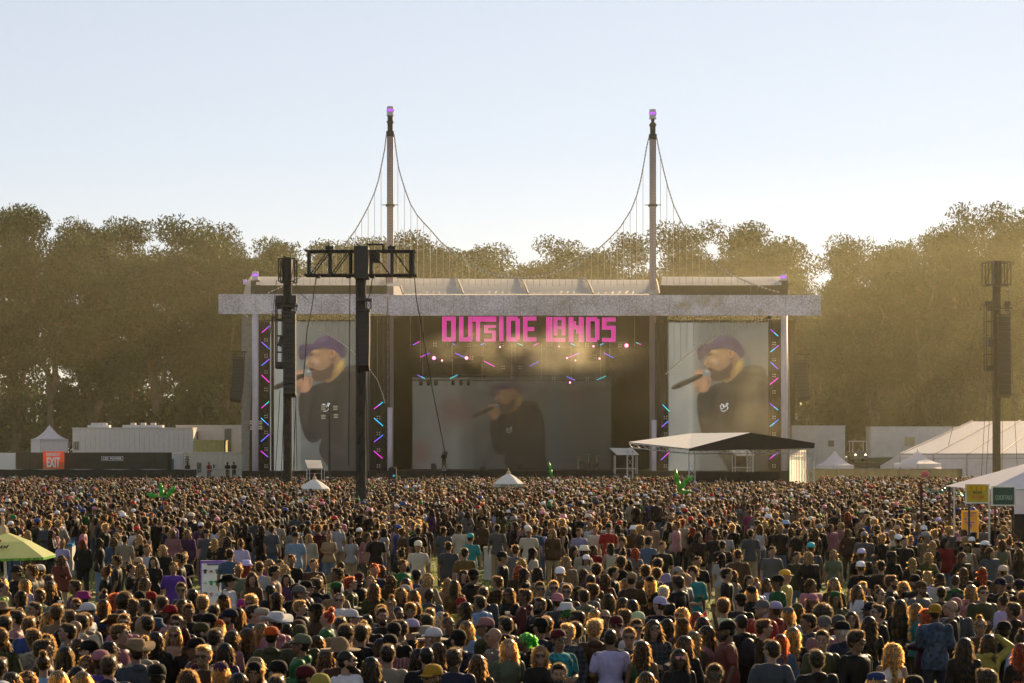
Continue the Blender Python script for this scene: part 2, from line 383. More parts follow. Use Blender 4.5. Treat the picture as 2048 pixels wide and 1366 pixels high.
# roof : centre bay (tall, five tarpaulins) and two lower wings
def roof_patch(m, xf0, xf1, pf, xb0, xb1, pb, Yf, Yb, sag=.25, n=8):
    base = len(m.v)
    for j in range(n+1):
        t = j/n
        for i in range(n+1):
            s_ = i/n; A = P(xf0+(xf1-xf0)*s_, pf, Yf); B = P(xb0+(xb1-xb0)*s_, pb, Yb)
            q = A.lerp(B, t); q.z += -sag*.4*math.sin(math.pi*s_)*math.sin(math.pi*t)+ .45*math.sin(math.pi*t)
            m.v.append(tuple(q))
    for j in range(n):
        for i in range(n): m.f.append((base+j*(n+1)+i, base+j*(n+1)+i+1, base+(j+1)*(n+1)+i+1, base+(j+1)*(n+1)+i))
xf = [800, 924, 1054, 1184, 1322]; xb = [781, 904, 1032, 1160, 1306]
xf = [806, 926, 1056, 1186, 1318]
for i in range(4):
    m = M(); m.smooth = True; roof_patch(m, xf[i]+.8, xf[i+1]-.8, 588, xb[i]+.8, xb[i+1]-.8, 557+i*.8, YS+1, YS+12)
    roof_patch(m, xb[i]+.8, xb[i+1]-.8, 557+i*.8, xb[i], xb[i+1], 600, YS+12, YS+23)
    part('roof_tarpaulin', m, tarp, st)
m = M(); m.smooth = True
roof_patch(m, 773, 805, 572, 782, 781.5, 557, YS+1, YS+12, .1, 4); part('roof_tarpaulin', m, tarp, st)
for i in range(5):
    m = M(); A = P(xf[i], 588, YS+.9); B = P(xb[i], 557, YS+11.9); pts = []
    for j in range(7):
        q = A.lerp(B, j/6); q.z += .55*math.sin(math.pi*j/6)+.05; pts.append(q)
    m.path(pts, .09, 5); part('roof_rib', m, mat('dull_rib', (.30,.27,.24)), st)
m = M()
g_ = random.Random(3)
for i in range(4):            # slack edge ropes lying on the tarpaulins
    for j in range(9):
        x = xf[i]+(xf[i+1]-xf[i])*(j+.7)/9.6; a = P(x, 587, YS+.75); b = P(x+g_.uniform(3,9), 579+abs(j-4)*.6, YS+3.2); m.bar(a, b, .018, 3)
part('edge_ropes', m, blk, st)
for (x0,x1,x2,x3) in ((512,772,508,772),(1322,1563,1318,1566)):
    m = M(); m.smooth = True; roof_patch(m, x0, x1, 570, x2+8, x3-4, 557, YS+4, YS+13, .1); roof_patch(m, x2+8, x3-4, 557, x2+8, x3-4, 592, YS+13, YS+22, .1)
    part('wing_tarpaulin', m, tarp, st)
    m = M(); rect(m, x0-2, 570.5, x1+2, 592, YS+4.2, .2); part('wing_gable', m, mat('dark_olive_fabric', (.05,.05,.04), rough=.9), st)
# columns
for x0, x1, yt, yb, Y in ((504,517,628,975,YS-.3),(1562,1575,631,975,YS-.3),(775,785,815,975,YS+.3),(1303,1313,840,975,YS+.3)):
    m = M(); m.smooth = True; a = P((x0+x1)/2, yb, Y); b = P((x0+x1)/2, yt, Y); m.bar((a.x,Y,0), (b.x,Y,b.z), (x1-x0)/2*Y/F, 12); part('column', m, paint, st)
for x in (770, 1322):
    m = M(); a = P(x, 632, YS+1); truss(m, (a.x, YS+1.3, 1.7), (a.x, YS+1.3, a.z), .7, .04, 1.0); part('column_truss', m, blk, st)
# masts with lantern tops
bulb_m = mat('bulb_glass', (.55,.5,.42), rough=.3, var=0)
lilac_glow = mat('violet_light', (.3,.05,.5), emit=(.42,.04,1.0), es=2.2, var=0)
mast_m = mat('mast_paint', (.34,.27,.27), rough=.55, var=.15, scale=1.5, stretch=(1,1,.2))
dark_m = mat('mast_dark', (.06,.06,.05), rough=.6)
def lantern(x, ytop, w_, h_, Y, par):
    m = M(); m.smooth = False; a = P(x, ytop+h_, Y); b = P(x, ytop, Y); r = w_/2*Y/F; H = b.z-a.z
    m.lathe((a.x,Y,a.z), [(r*1.12,0),(r*1.12,H*.06),(r,H*.06),(r,H*.42),(r*.96,H*.42),(r*.96,H*.72),(r,H*.72),(r,H*.96),(r*.9,H)], 16)
    l = part('lantern', m, paint, par)
    m = M(); m.lathe((a.x,Y,a.z), [(r*.99,H*.44),(r*.99,H*.70)], 16); part('light_ring', m, lilac_glow, l)
    m = M()
    for i in range(16):
        an = 6.283*i/16; m.bar((a.x+math.cos(an)*r*1.01,Y+math.sin(an)*r*1.01,a.z+H*.43),(a.x+math.cos(an)*r*1.01,Y+math.sin(an)*r*1.01,a.z+H*.71),.03,3)
    part('lantern_rib', m, paint, l)
for x, yt, yb in ((780.5,213,590),(1305.5,219,590)):
    Y = YS+3
    m = M(); m.smooth = False
    for ya, yb_, wd in ((yt+53, 628, 12.5),):
        a = P(x, yb_, Y); b = P(x, ya, Y); r = wd/2*Y/F; m.box((a.x-r,Y-r,1.75),(a.x+r,Y+r,b.z))
    ma = part('mast', m, mast_m, st)
    m = M(); r = 6.6*Y/F
    a = P(x, yt+60, Y); b = P(x, yt+50, Y); m.box((a.x-r*1.15,Y-r*1.15,a.z),(a.x+r*1.15,Y+r*1.15,b.z))
    a = P(x, 413, Y); b = P(x, 409, Y); m.box((a.x-r*1.3,Y-r*1.3,a.z),(a.x+r*1.3,Y+r*1.3,b.z)); m.bar((a.x-.75,Y-.35,a.z+.1),(a.x+.75,Y-.35,a.z+.1),.04)
    part('collar', m, dark_m, ma)
    m = M(); a = P(x, yt+50, Y); b = P(x, yt+ (18 if x < 1000 else 27), Y); r = 5.2*Y/F; m.box((a.x-r,Y-r,a.z),(a.x+r,Y+r,b.z))
    if x > 1000: c = P(x, yt+18, Y); m.bar((b.x,Y,b.z),(b.x,Y,c.z),.16,8)
    c = P(x, yt+31, Y); m.box((c.x-r*1.3,Y-r*1.3,c.z-.08),(c.x+r*1.3,Y+r*1.3,c.z+.05)); part('mast_head', m, dark_m, ma)
    m = M()
    for i in range(46):
        c = P(x+2.5, yt+66+i*(560-yt-66)/46, Y); m.lathe((c.x,Y-.33,c.z), [(.03,-.05),(.05,0),(.03,.05)], 5)
    part('mast_bulbs', m, bulb_m, ma)
    lantern(x, yt, 13.5, 19, Y, st)
lantern(510.5, 543, 13, 17, YS+6, st); lantern(1567, 548, 13, 15, YS+6, st); lantern(490, 559, 8, 10, YS+20, st)
for x in (510.5, 1567): m = M(); rect(m, x-9, 561, x+9, 590, YS+5.4, 1.2); part('corner_block', m, dark_m, st)
m = M(); bandp(m, [(487,590),(492,566),(505,548),(510,548),(512,590)], YS+7, .3); part('corner_sail', m, tarp, st)
m = M(); bandp(m, [(1557,590),(1545,553),(1551,553),(1562,575)], YS+7, .3); part('corner_sail', m, tarp, st)
# suspension cables, hangers and bulbs
cab = mat('cable', (.30,.26,.22), rough=.6, var=0)
CAB = [
 [(773,268),(769,300),(763,330),(757,360),(749,385),(739,408),(727,432),(711,460),(690,488),(660,516),(625,540),(590,560),(560,575),(535,586)],
 [(788,268),(792,300),(797,335),(804,360),(811,382),(821,408),(834,430),(848,446),(863,462),(880,482),(900,500),(925,518),(950,533),(975,545),(1000,552),(1040,556),(1080,552),(1105,546),(1130,537),(1160,524),(1185,507),(1213,483),(1240,455),(1262,420),(1273,392),(1281,362),(1288,325),(1293,295),(1298,274)],
 [(1313,274),(1319,305),(1327,340),(1336,375),(1347,410),(1360,438),(1375,465),(1392,490),(1412,512),(1436,532),(1464,550),(1500,566),(1535,578),(1560,585)]]
def interp(c, x):
    for (a,b) in zip(c[:-1], c[1:]):
        if min(a[0],b[0]) <= x <= max(a[0],b[0]): return a[1]+(b[1]-a[1])*(x-a[0])/((b[0]-a[0]) or 1)
for ci, c in enumerate(CAB):
    m = M(); Y = YS+2.6
    m.path([P(x,y,Y) for x,y in c], .045, 4); cb = part('suspension_cable', m, cab, st)
    m = M(); h = M()
    xs_ = np.arange(min(c[0][0],c[-1][0])+8, max(c[0][0],c[-1][0])-6, 12.9)
    for x in xs_:
        y = interp(c, x)
        if y is None or y > 574: continue
        a = P(x, y, Y); b = P(x, 572 if y < 566 else 588, Y+ .5); h.bar(a, b, .028, 3)
    part('hangers', h, cab, cb)
    L_ = 0
    for (p,q) in zip(c[:-1], c[1:]):
        d = math.dist(p,q); n = max(1, int(d/6.5))
        for j in range(n):
            t = (j+.5)/n; z = P(p[0]+(q[0]-p[0])*t, p[1]+(q[1]-p[1])*t, Y); m.lathe((z.x, Y-.05, z.z), [(.03,-.12),(.075,-.04),(.05,.06)], 5)
    part('cable_bulbs', m, bulb_m, cb)
# light strings in front of the side screens
for c in ([(556,632),(590,641),(625,652),(655,668),(690,690),(715,712),(735,732),(755,760),(766,790),(770,806)],
          [(1560,636),(1520,641),(1480,652),(1440,668),(1402,690),(1370,712),(1345,735),(1331,748)]):
    m = M(); h = M(); Y = YS+.6
    m.path([P(x,y,Y) for x,y in c], .03, 3)
    for x in np.arange(min(c[0][0],c[-1][0])+4, max(c[0][0],c[-1][0]), 13):
        y = interp(c, x)
        if y: h.bar(P(x,634,Y), P(x,y,Y), .02, 3)
    for (p,q) in zip(c[:-1], c[1:]):
        for j in range(6):
            t = (j+.5)/6; z = P(p[0]+(q[0]-p[0])*t, p[1]+(q[1]-p[1])*t, Y); m.lathe((z.x,Y-.03,z.z), [(.02,-.1),(.06,-.03),(.04,.04)], 5)
    left = c[0][0] < 1000
    o = thing('light_string', 'unlit bulb string curving down in front of the %s side screen' % ('left' if left else 'right'), 'light string', P(c[0][0], c[0][1], Y), 'bulb strings over the side screens')
    w_ = part('bulbs', m, bulb_m, o); part('hangers', h, mat('rope', (.30,.27,.2)), o)
# slanting side walls
m = M(); bandp(m, [(483,975),(483,632),(507,634),(496,975)], YS+2, .3); part('side_wall', m, mat('grey_canvas', (.36,.34,.30), rough=.9, trans=.2), st)
m = M(); bandp(m, [(1575,975),(1575,634),(1579,760),(1583,975)], YS+2, .3); part('side_wall', m, mat('grey_canvas'), st)
# drum kit, wedges and cases on the deck
for i, (x0,x1,y0) in enumerate(((862,874,927),(960,973,932),(1035,1046,928),(1092,1104,931))):
    m = M(); a = P(x0,y0,YS+4); b = P(x1,0,YS+4); m.prism([(a.x,1.75),(a.x,a.z),(b.x-.15,a.z),(b.x,1.75)], YS+4, YS+5)
    solo('stage_monitor', m, blk, ['black wedge speaker on the deck left of the cameraman','black wedge speaker below the singer picture on the deck','black wedge speaker on the deck right of the pretzel umbrella','rightmost black wedge speaker on the deck'][i], 'speaker', 'wedge speakers on the stage deck')
dk = thing('drum_kit', 'dark drum kit standing on the deck in front of the centre screen', 'drum kit', (P(1175,0,YS+10).x, YS+10, 1.75))
c = ORG[dk.name]
for dx, dz, r, h_ in ((0,.1,.3,.5),(-.5,.5,.18,.3),(.4,.55,.18,.3),(.8,.2,.25,.4)):
    m = M(); m.lathe((c.x+dx,c.y,c.z+dz), [(r,0),(r,h_)], 12); part('drum', m, mat('drum_shell', (.10,.06,.05), rough=.3), dk)
for dx, dz in ((-.9,1.2),(.9,1.3),(.1,1.45)):
    m = M(); m.lathe((c.x+dx,c.y,c.z+dz), [(.28,0),(.05,.04)], 12); m.bar((c.x+dx,c.y,c.z),(c.x+dx,c.y,c.z+dz),.02); part('cymbal', m, mat('brass', (.6,.45,.15), metal=.9, rough=.3), dk)

# ------------------------------------------------------------------ video screens (the live picture is painted cell by cell on the LED wall)
def inside(poly, X, Y):
    r = np.zeros(X.shape, bool); n = len(poly)
    for k in range(n):
        x1,y1 = poly[k]; x2,y2 = poly[(k+1)%n]
        if y1 == y2: continue
        c = ((y1 > Y) != (y2 > Y)) & (X < (x2-x1)*(Y-y1)/(y2-y1)+x1); r ^= c
    return r.astype(float)
def blur(a, s):
    if s <= 0: return a
    k = np.exp(-.5*(np.arange(-int(3*s+1), int(3*s+2))/s)**2); k /= k.sum(); pad = len(k)//2
    for ax in (0,1):
        b = np.pad(a, [(pad,pad) if i == ax else (0,0) for i in range(2)], mode='edge'); a = sum(k[q]*np.take(b, range(q, q+a.shape[ax]), axis=ax) for q in range(len(k)))
    return a
def curve(pts, n=5):
    "round an outline (Chaikin)"
    for _ in range(2):
        q = []
        for a, b in zip(pts, pts[1:]+pts[:1]): q += [(a[0]*.75+b[0]*.25, a[1]*.75+b[1]*.25), (a[0]*.25+b[0]*.75, a[1]*.25+b[1]*.75)]
        pts = q
    return pts
def live_picture(W_, H_, tx, ty, sc, seed, strength):
    "W_ x H_ picture; the man is drawn in the pixel frame of the right-hand screen and moved to (tx, ty)"
    Yg, Xg = np.mgrid[0:H_, 0:W_].astype(float); X = (Xg-tx)/sc+1393; Y = (Yg-ty)/sc+672; g_ = np.random.default_rng(seed)
    u = Xg/W_; img = np.zeros((H_,W_,3)); n0 = blur(g_.normal(size=(H_,W_)), 9)*9
    lum = .085+.065*np.exp(-((u-.10)/.16)**2)+.035*np.exp(-((u-.215)/.03)**2)+.018*np.exp(-((u-.98)/.05)**2)+.012*n0-.02*(Yg/H_)*(u > .3)
    for c_, k_ in enumerate((1.0,1.02,.94)): img[...,c_] = lum*k_
    def put(pts, col, soft=.8, al=1.0, rnd=True):
        m_ = blur(inside(curve(pts) if rnd else pts, X, Y), soft*.55*max(.6,sc))*al
        for c_ in range(3): img[...,c_] = img[...,c_]*(1-m_)+m_*(col[c_] if not callable(col) else col(c_))
        return m_
    def glow(cx, cy_, rx, ry, col, al, rot=0.0, mask=None):
        dx = X-cx; dy = Y-cy_; xr = dx*math.cos(rot)+dy*math.sin(rot); yr = -dx*math.sin(rot)+dy*math.cos(rot); m_ = np.exp(-(xr/rx)**2-(yr/ry)**2)*al
        if mask is not None: m_ = m_*mask
        for c_ in range(3): img[...,c_] = img[...,c_]*(1-m_)+m_*col[c_]
    mk = put([(1417,886),(1405,872),(1397,845),(1392,805),(1396,785),(1410,778),(1430,768),(1446,764),(1462,752),(1485,735),(1500,730),(1518,734),(1530,746),(1543,765),(1552,820),(1556,1010),(1462,1010),(1458,940),(1442,918),(1434,903),(1436,890),(1441,874),(1430,884)], (.024,.021,.018), 1.2)
    for (cx,cy_,rx,ry,v,rt) in ((1410,815,5,34,.034,.12),(1425,800,4,40,.012,.2),(1440,842,3,46,.036,-.1),(1470,800,5,60,.013,.15),(1489,830,5,70,.038,.05),(1512,790,7,48,.044,-.1),(1535,800,5,60,.05,-.05),(1418,868,12,5,.010,.4),(1475,900,18,8,.036,.4),(1500,880,14,9,.012,-.5),(1455,780,14,4,.040,-.6)): glow(cx,cy_,rx,ry,(v*1.05,v*.92,v*.82),.75,rt,mk)
    put([(1458,760),(1480,737),(1500,729),(1522,731),(1536,744),(1520,752),(1494,748),(1472,762)], (.034,.030,.026), 1.2); glow(1506,739,22,3,(.060,.054,.046),.8,.05); glow(1500,748,20,3,(.010,.009,.008),.8,.08)
    put([(1446,766),(1452,742),(1470,726),(1481,718),(1488,733),(1476,748),(1458,764)], (.15,.10,.045), 1.2); glow(1478,728,6,14,(.27,.20,.07),.8,.5); glow(1456,752,5,12,(.05,.03,.02),.8,.5)
    fm = put([(1417,696),(1413,704),(1414,713),(1409,721),(1406,728),(1413,732),(1411,737),(1419,741),(1414,746),(1420,757),(1431,762),(1445,758),(1459,748),(1471,730),(1479,714),(1470,700),(1455,693),(1430,692)], (.155,.098,.060), 1.0)
    glow(1428,721,8,6,(.27,.19,.125),.8,.2,fm); glow(1428,702,9,4,(.26,.175,.10),.75,0,fm); glow(1410,724,3,6,(.23,.15,.10),.8,.4,fm); glow(1446,712,8,10,(.20,.125,.07),.7,0,fm); glow(1442,694,22,4,(.05,.03,.025),.8,.05,fm)
    glow(1418,709,6,2.6,(.035,.02,.015),.9,-.35,fm); glow(1421,713,5,1.4,(.20,.13,.09),.6,-.3,fm); glow(1416,705,5,1.3,(.04,.022,.016),.8,-.45,fm); glow(1416,727,2.4,2.0,(.05,.03,.02),.7,0,fm); glow(1422,729,1.8,7,(.07,.04,.03),.5,.5,fm)
    bm = put([(1416,747),(1422,758),(1433,764),(1447,760),(1459,749),(1466,732),(1463,722),(1454,733),(1441,741),(1429,739),(1417,734),(1414,737),(1424,742),(1417,744)], (.050,.032,.024), 1.6, .85)
    glow(1419,738.5,4.5,2.4,(.010,.006,.006),.95,-.15); glow(1424,744,5,1.6,(.10,.05,.04),.6,-.1); glow(1462,716,5,8,(.06,.038,.026),.6,0,fm)
    put([(1455,701),(1460,697),(1467,700),(1467,709),(1461,717),(1456,712)], (.20,.115,.065), .8); glow(1461,706,2.4,4.5,(.07,.035,.025),.8,.2); glow(1465,703,1.4,6,(.30,.19,.10),.7,.1)
    put([(1424,693),(1426,683),(1435,675),(1449,670.5),(1463,673),(1476,680),(1485,692),(1489,704),(1485,717),(1479,714),(1471,704),(1456,696),(1438,693)], (.052,.036,.066), 1.0)
    glow(1442,678,10,5,(.105,.075,.115),.75,-.3); glow(1475,694,5,12,(.026,.018,.034),.7,-.6); glow(1456,684,1.5,12,(.026,.018,.034),.6,-.2); glow(1484,708,3,7,(.08,.055,.05),.5,0); glow(1450,671,3,1.4,(.10,.07,.10),.8)
    put([(1394,697),(1396,691),(1410,687),(1428,688),(1441,692),(1438,697.5),(1422,699),(1413,708),(1403,721),(1396,718),(1393,707)], (.043,.030,.052), .9); glow(1406,700,4,10,(.070,.05,.078),.7,.5); glow(1424,692,14,1.6,(.10,.075,.11),.6,.05); glow(1400,714,3,5,(.02,.014,.02),.7,.4)
    put([(1386,752),(1390,743),(1400,737),(1411,739),(1417,748),(1423,758),(1420,773),(1413,784),(1398,785),(1390,773),(1387,762)], (.19,.115,.072), 1.0)
    for q in range(4): glow(1391+q*6.2,746+q*1.2,2.6,5.5,(.29,.185,.12),.8,-.5); glow(1394+q*6.2,750+q*1.2,.9,5,(.07,.04,.028),.8,-.5)
    glow(1408,770,6,10,(.25,.15,.095),.7,.1); glow(1394,778,5,8,(.09,.05,.035),.7,.2); glow(1417,764,2.5,9,(.10,.055,.038),.7,0)
    put([(1342,775),(1346,769.5),(1372,758),(1401,745),(1408,752),(1380,766),(1352,778.5),(1345,779)], (.017,.014,.013), .7); glow(1372,760,26,1.2,(.085,.075,.062),.8,-.42); glow(1347,774,3,4,(.06,.05,.045),.6)
    put([(1404,744),(1408,738),(1415,738),(1421,744),(1421,751),(1414,755),(1408,752)], (.10,.11,.105), .8); glow(1413,742,3.5,2.5,(.24,.25,.24),.8)
    for q in ([(1440,812),(1443,807),(1446,812),(1446,817),(1442,817),(1440,812)],[(1446,808),(1449,814),(1453,807)],[(1452,806),(1456,806),(1453,811),(1456,816),(1452,819)],[(1441,819),(1444,822),(1452,821)]):
        for (p_, q_) in zip(q[:-1], q[1:]):
            dx, dy = q_[0]-p_[0], q_[1]-p_[1]; l_ = math.hypot(dx,dy); nx, ny = -dy/l_*.6, dx/l_*.6; put([(p_[0]-nx,p_[1]-ny),(q_[0]-nx,q_[1]-ny),(q_[0]+nx,q_[1]+ny),(p_[0]+nx,p_[1]+ny)], (.42,.42,.42), .5, 1, False)
    if sc < .9:
        for gx,gy,rx,ry,cc,al in ((85,65,34,30,(.15,.065,.055),.6),(18,150,18,26,(.14,.06,.055),.6),(285,70,10,46,(.05,.10,.13),.5),(290,140,12,50,(.05,.085,.11),.4),(325,28,18,10,(.13,.05,.06),.5),(200,70,40,60,(.10,.055,.035),.25)):
            m_ = np.exp(-((Xg-gx)/rx)**2-((Yg-gy)/ry)**2)*al
            for c_ in range(3): img[...,c_] = img[...,c_]*(1-m_)+m_*cc[c_]
        img *= (1-.45*np.clip((u-.55)/.45,0,1))[...,None]
    img *= (1+.05*g_.normal(size=(H_,W_,1))); img *= (1-.06*((Xg%13) < 1)-.05*((Yg%13) < 1))[...,None]
    img = .12*(np.clip(img,0,1)/.12)**1.22; return np.clip(img,0,1)*strength*1.08
def screen(label, X0, Y0, X1, Y1, Yd, tx, ty, sc_, strength, seed):
    a = P((X0+X1)/2, Y1, Yd); t_ = thing('video_screen', label, 'video screen', (a.x, Yd, a.z), 'video screens on the stage')
    m = M(); rect(m, X0-1.5, Y0-1.5, X1+1.5, Y1, Yd, .35); part('panel', m, blk, t_)
    W_, H_ = int(X1-X0), int(Y1-Y0); img = live_picture(W_, H_, tx-X0, ty-Y0, sc_, seed, strength); A = P(X0,Y0,Yd-.05); B = P(X1,Y1,Yd-.05)
    xs_ = np.linspace(A.x,B.x,W_+1); zs_ = np.linspace(A.z,B.z,H_+1); XX, ZZ = np.meshgrid(xs_, zs_); v = np.stack([XX, np.full_like(XX,Yd-.05), ZZ],-1).reshape(-1,3)-np.array(ORG[t_.name])
    r, c_ = np.mgrid[0:H_,0:W_]; i0 = r*(W_+1)+c_; f = np.stack([i0,i0+W_+1,i0+W_+2,i0+1],-1).reshape(-1,4); me = np_mesh('picture', v, f)
    at = me.attributes.new('picture','FLOAT_COLOR','CORNER'); at.data.foreach_set('color', np.repeat(np.concatenate([img, np.ones((H_,W_,1))],-1).reshape(-1,4), 4, axis=0).astype('f').reshape(-1))
    if 'led_picture' not in MATS:
        mm_ = bpy.data.materials.new('led_picture'); mm_.use_nodes = True; t = mm_.node_tree; b = t.nodes['Principled BSDF']; an = t.nodes.new('ShaderNodeAttribute'); an.attribute_name = 'picture'
        t.links.new(an.outputs['Color'], b.inputs['Emission Color']); b.inputs['Emission Strength'].default_value = 1.0; b.inputs['Base Color'].default_value = (.02,.02,.02,1); b.inputs['Roughness'].default_value = .7; MATS['led_picture'] = mm_
    me.materials.append(MATS['led_picture']); o = bpy.data.objects.new('picture', me); COL.objects.link(o); o.parent = t_; return t_
screen('tall left side screen showing a man in a purple cap with microphone', 540, 643, 744, 946, YS+1.4, 596, 672, 1.0, .62, 1)
screen('tall right side screen showing the same man behind the low black gable roof', 1337, 645, 1541, 946, YS+1.4, 1393, 672, 1.0, .60, 2)
screen('wide centre screen deep in the stage showing a small dim man', 825, 755, 1222, 946, YS+13, 979, 760, .70, .20, 3)

# ------------------------------------------------------------------ dot-matrix sign
FONT = {
'O': ['111111','111111','11..11','11..11','11..11','11..11','11..11','11..11','11..11','11..11','111111','111111'],
'U': ['11..11','11..11','11..11','11..11','11..11','11..11','11..11','11..11','11..11','11..11','111111','111111'],
'T': ['111111','111111','..11..','..11..','..11..','..11..','..11..','..11..','..11..','..11..','..11..','..11..'],
'S': ['111111','111111','11....','11....','111111','111111','....11','....11','....11','....11','111111','111111'],
'I': ['11','11','11','11','11','11','11','11','11','11','11','11'],
'D': ['11111.','111111','11..11','11..11','11..11','11..11','11..11','11..11','11..11','11..11','111111','11111.'],
'E': ['111111','111111','11....','11....','11....','11111.','11111.','11....','11....','11....','111111','111111'],
'L': ['11....','11....','11....','11....','11....','11....','11....','11....','11....','11....','111111','111111'],
'A': ['111111','111111','11..11','11..11','11..11','11..11','111111','111111','11..11','11..11','11..11','11..11'],
'N': ['11..11','11..11','111.11','111.11','111111','111111','11.111','11.111','11..11','11..11','11..11','11..11']}
sg = thing('dot_matrix_sign', 'glowing pink dot-matrix lettering OUTSIDE LANDS under the silver banner', 'sign', (P(1058,685,YS+1).x, YS+1, P(1058,685,YS+1).z))
mg = mat('magenta_led', (.4,.05,.25), emit=(1.0,.035,.50), es=.95, var=.12, scale=2)
def letter(ch, x0, x1, y0, y1, hasT=False):
    bm_ = FONT[ch]; rows = len(bm_)*2; cols = len(bm_[0])*2; cw = (x1-x0)/cols; chh = (y1-y0)/rows; m = M(); Y = YS+1.0; g2 = .13
    for r in range(rows):
        for c_ in range(cols):
            if bm_[r//2][c_//2] == '1':
                a = P(x0+(c_+g2)*cw, y0+(r+g2)*chh, Y); b = P(x0+(c_+1-g2)*cw, y0+(r+1-g2)*chh, Y)
                m.quad((a.x,Y,b.z),(b.x,Y,b.z),(b.x,Y,a.z),(a.x,Y,a.z))
    part('letter', m, mg, sg)
for ch, x0, x1, y0, y1 in (('O',884,911.5,633,683),('U',918,945,633,683),('T',936,974,633,683),('S',968,992,650,683),('I',998,1007,633,683),('D',1013,1040,633,683),('E',1046,1073,633,683),
                   ('L',1092,1131,634,684),('A',1107,1131,634,671),('N',1137,1167.5,634,684),('D',1172,1199,634,684),('S',1204,1231.5,635,684)):
    if ch == 'U': letter('U', x0, x1, y0, y1)
    elif ch == 'T':
        m = M(); Y = YS+.98
        for r in range(24):
            for c_ in range(22):
                X = 945.5+c_*2.14
                on = (r < 5 and X < 992) or (950 < X < 959.5)
                if on:
                    a = P(X+.25, 633+r*2.083+.25, Y); b = P(X+1.9, 633+(r+1)*2.083-.25, Y); m.quad((a.x,Y,b.z),(b.x,Y,b.z),(b.x,Y,a.z),(a.x,Y,a.z))
        part('letter', m, mg, sg)
    else: letter(ch, x0, x1, y0, y1)
m = M(); rect(m, 880, 631.5, 1236, 686.5, YS+1.1, .1); part('sign_panel', m, drape, sg)

# ------------------------------------------------------------------ light bars and lamps
COLS = {'m':(.9,.04,.75),'p':(.35,.10,.95),'b':(.08,.22,1.0),'c':(.05,.62,1.0),'t':(.05,.75,.65),'r':(1.0,.12,.22)}
def bars(t_, lst, Y):
    for x1,y1,x2,y2,c1,c2 in lst:
        a = P(x1,y1,Y); b = P(x2,y2,Y); mid = (a+b)/2
        m = M(); m.bar(a, mid, .042, 6); part('light_bar', m, mat('tube_'+c1, COLS[c1], emit=COLS[c1], es=.95, var=0), t_)
        m = M(); m.bar(mid, b, .042, 6); part('light_bar', m, mat('tube_'+c2, COLS[c2], emit=COLS[c2], es=.95, var=0), t_)
def dots(t_, lst, Y):
    for x,y in lst:
        m = M()
        for dx in (-2.2,2.2):
            for dy in (-2.2,2.2):
                a = P(x+dx,y+dy,Y); m.lathe((a.x,Y,a.z), [(.02,-.06),(.06,-.03),(.06,.03),(.02,.06)], 8)
        part('blinder_lamp', m, mat('lamp_glass', (.55,.50,.40), rough=.2), t_)
SB = [('left edge of the left screen', 515, 539, 645, 955, [(524,665,539,652,'m','p'),(523,684,539,698,'p','b'),(523,731,539,718,'b','p'),(523,750,539,765,'m','m'),(523,816,538,803,'m','t'),(522,836,537,850,'c','b'),(522,883,539,868,'b','p'),(522,902,536,914,'m','p')], [(532,680),(532,712),(532,744),(532,779),(532,833),(532,865),(532,898),(532,932)]),
      ('right edge of the left screen', 745, 771, 645, 955, [(748,818,766,804,'m','c'),(748,836,766,852,'c','c'),(748,884,766,870,'p','b'),(748,902,765,917,'m','m')], [(757,835),(757,867),(757,900),(757,932)]),
      ('left edge of the right screen', 1314, 1335, 645, 955, [(1325,809,1339,823,'c','t'),(1323,854,1337,842,'p','b'),(1322,920,1338,905,'p','m')], [(1331,835),(1331,868),(1331,932)]),
      ('right edge of the right screen', 1541, 1561, 645, 955, [(1541,659,1556,672,'p','c'),(1541,704,1557,691,'c','p'),(1541,724,1556,738,'b','p'),(1540,769,1556,756,'m','m'),(1540,807,1556,820,'p','c'),(1540,853,1557,839,'c','b'),(1539,918,1555,905,'m','p')], [(1548,687),(1548,719),(1548,751),(1548,784),(1548,835),(1548,868),(1548,932)])]
for nm, x0, x1, y0, y1, bl, dl in SB:
    a = P((x0+x1)/2, y1, YS+.9); t_ = thing('light_tower', 'black lighting tower with coloured tubes along the '+nm, 'stage lights', (a.x, YS+.9, 1.75), 'lighting towers beside the screens')
    m = M(); rect(m, x0, y0, x1, 945, YS+.95, .3); part('tower_panel', m, drape, t_)
    m = M(); e = P(x0+1, 0, YS+.8).x; truss(m, (e, YS+1.0, 1.8), (e, YS+1.0, P(0,y0,YS).z), .35, .03, .8); part('tower_truss', m, blk, t_)
    bars(t_, bl, YS+.8); dots(t_, dl, YS+.85)
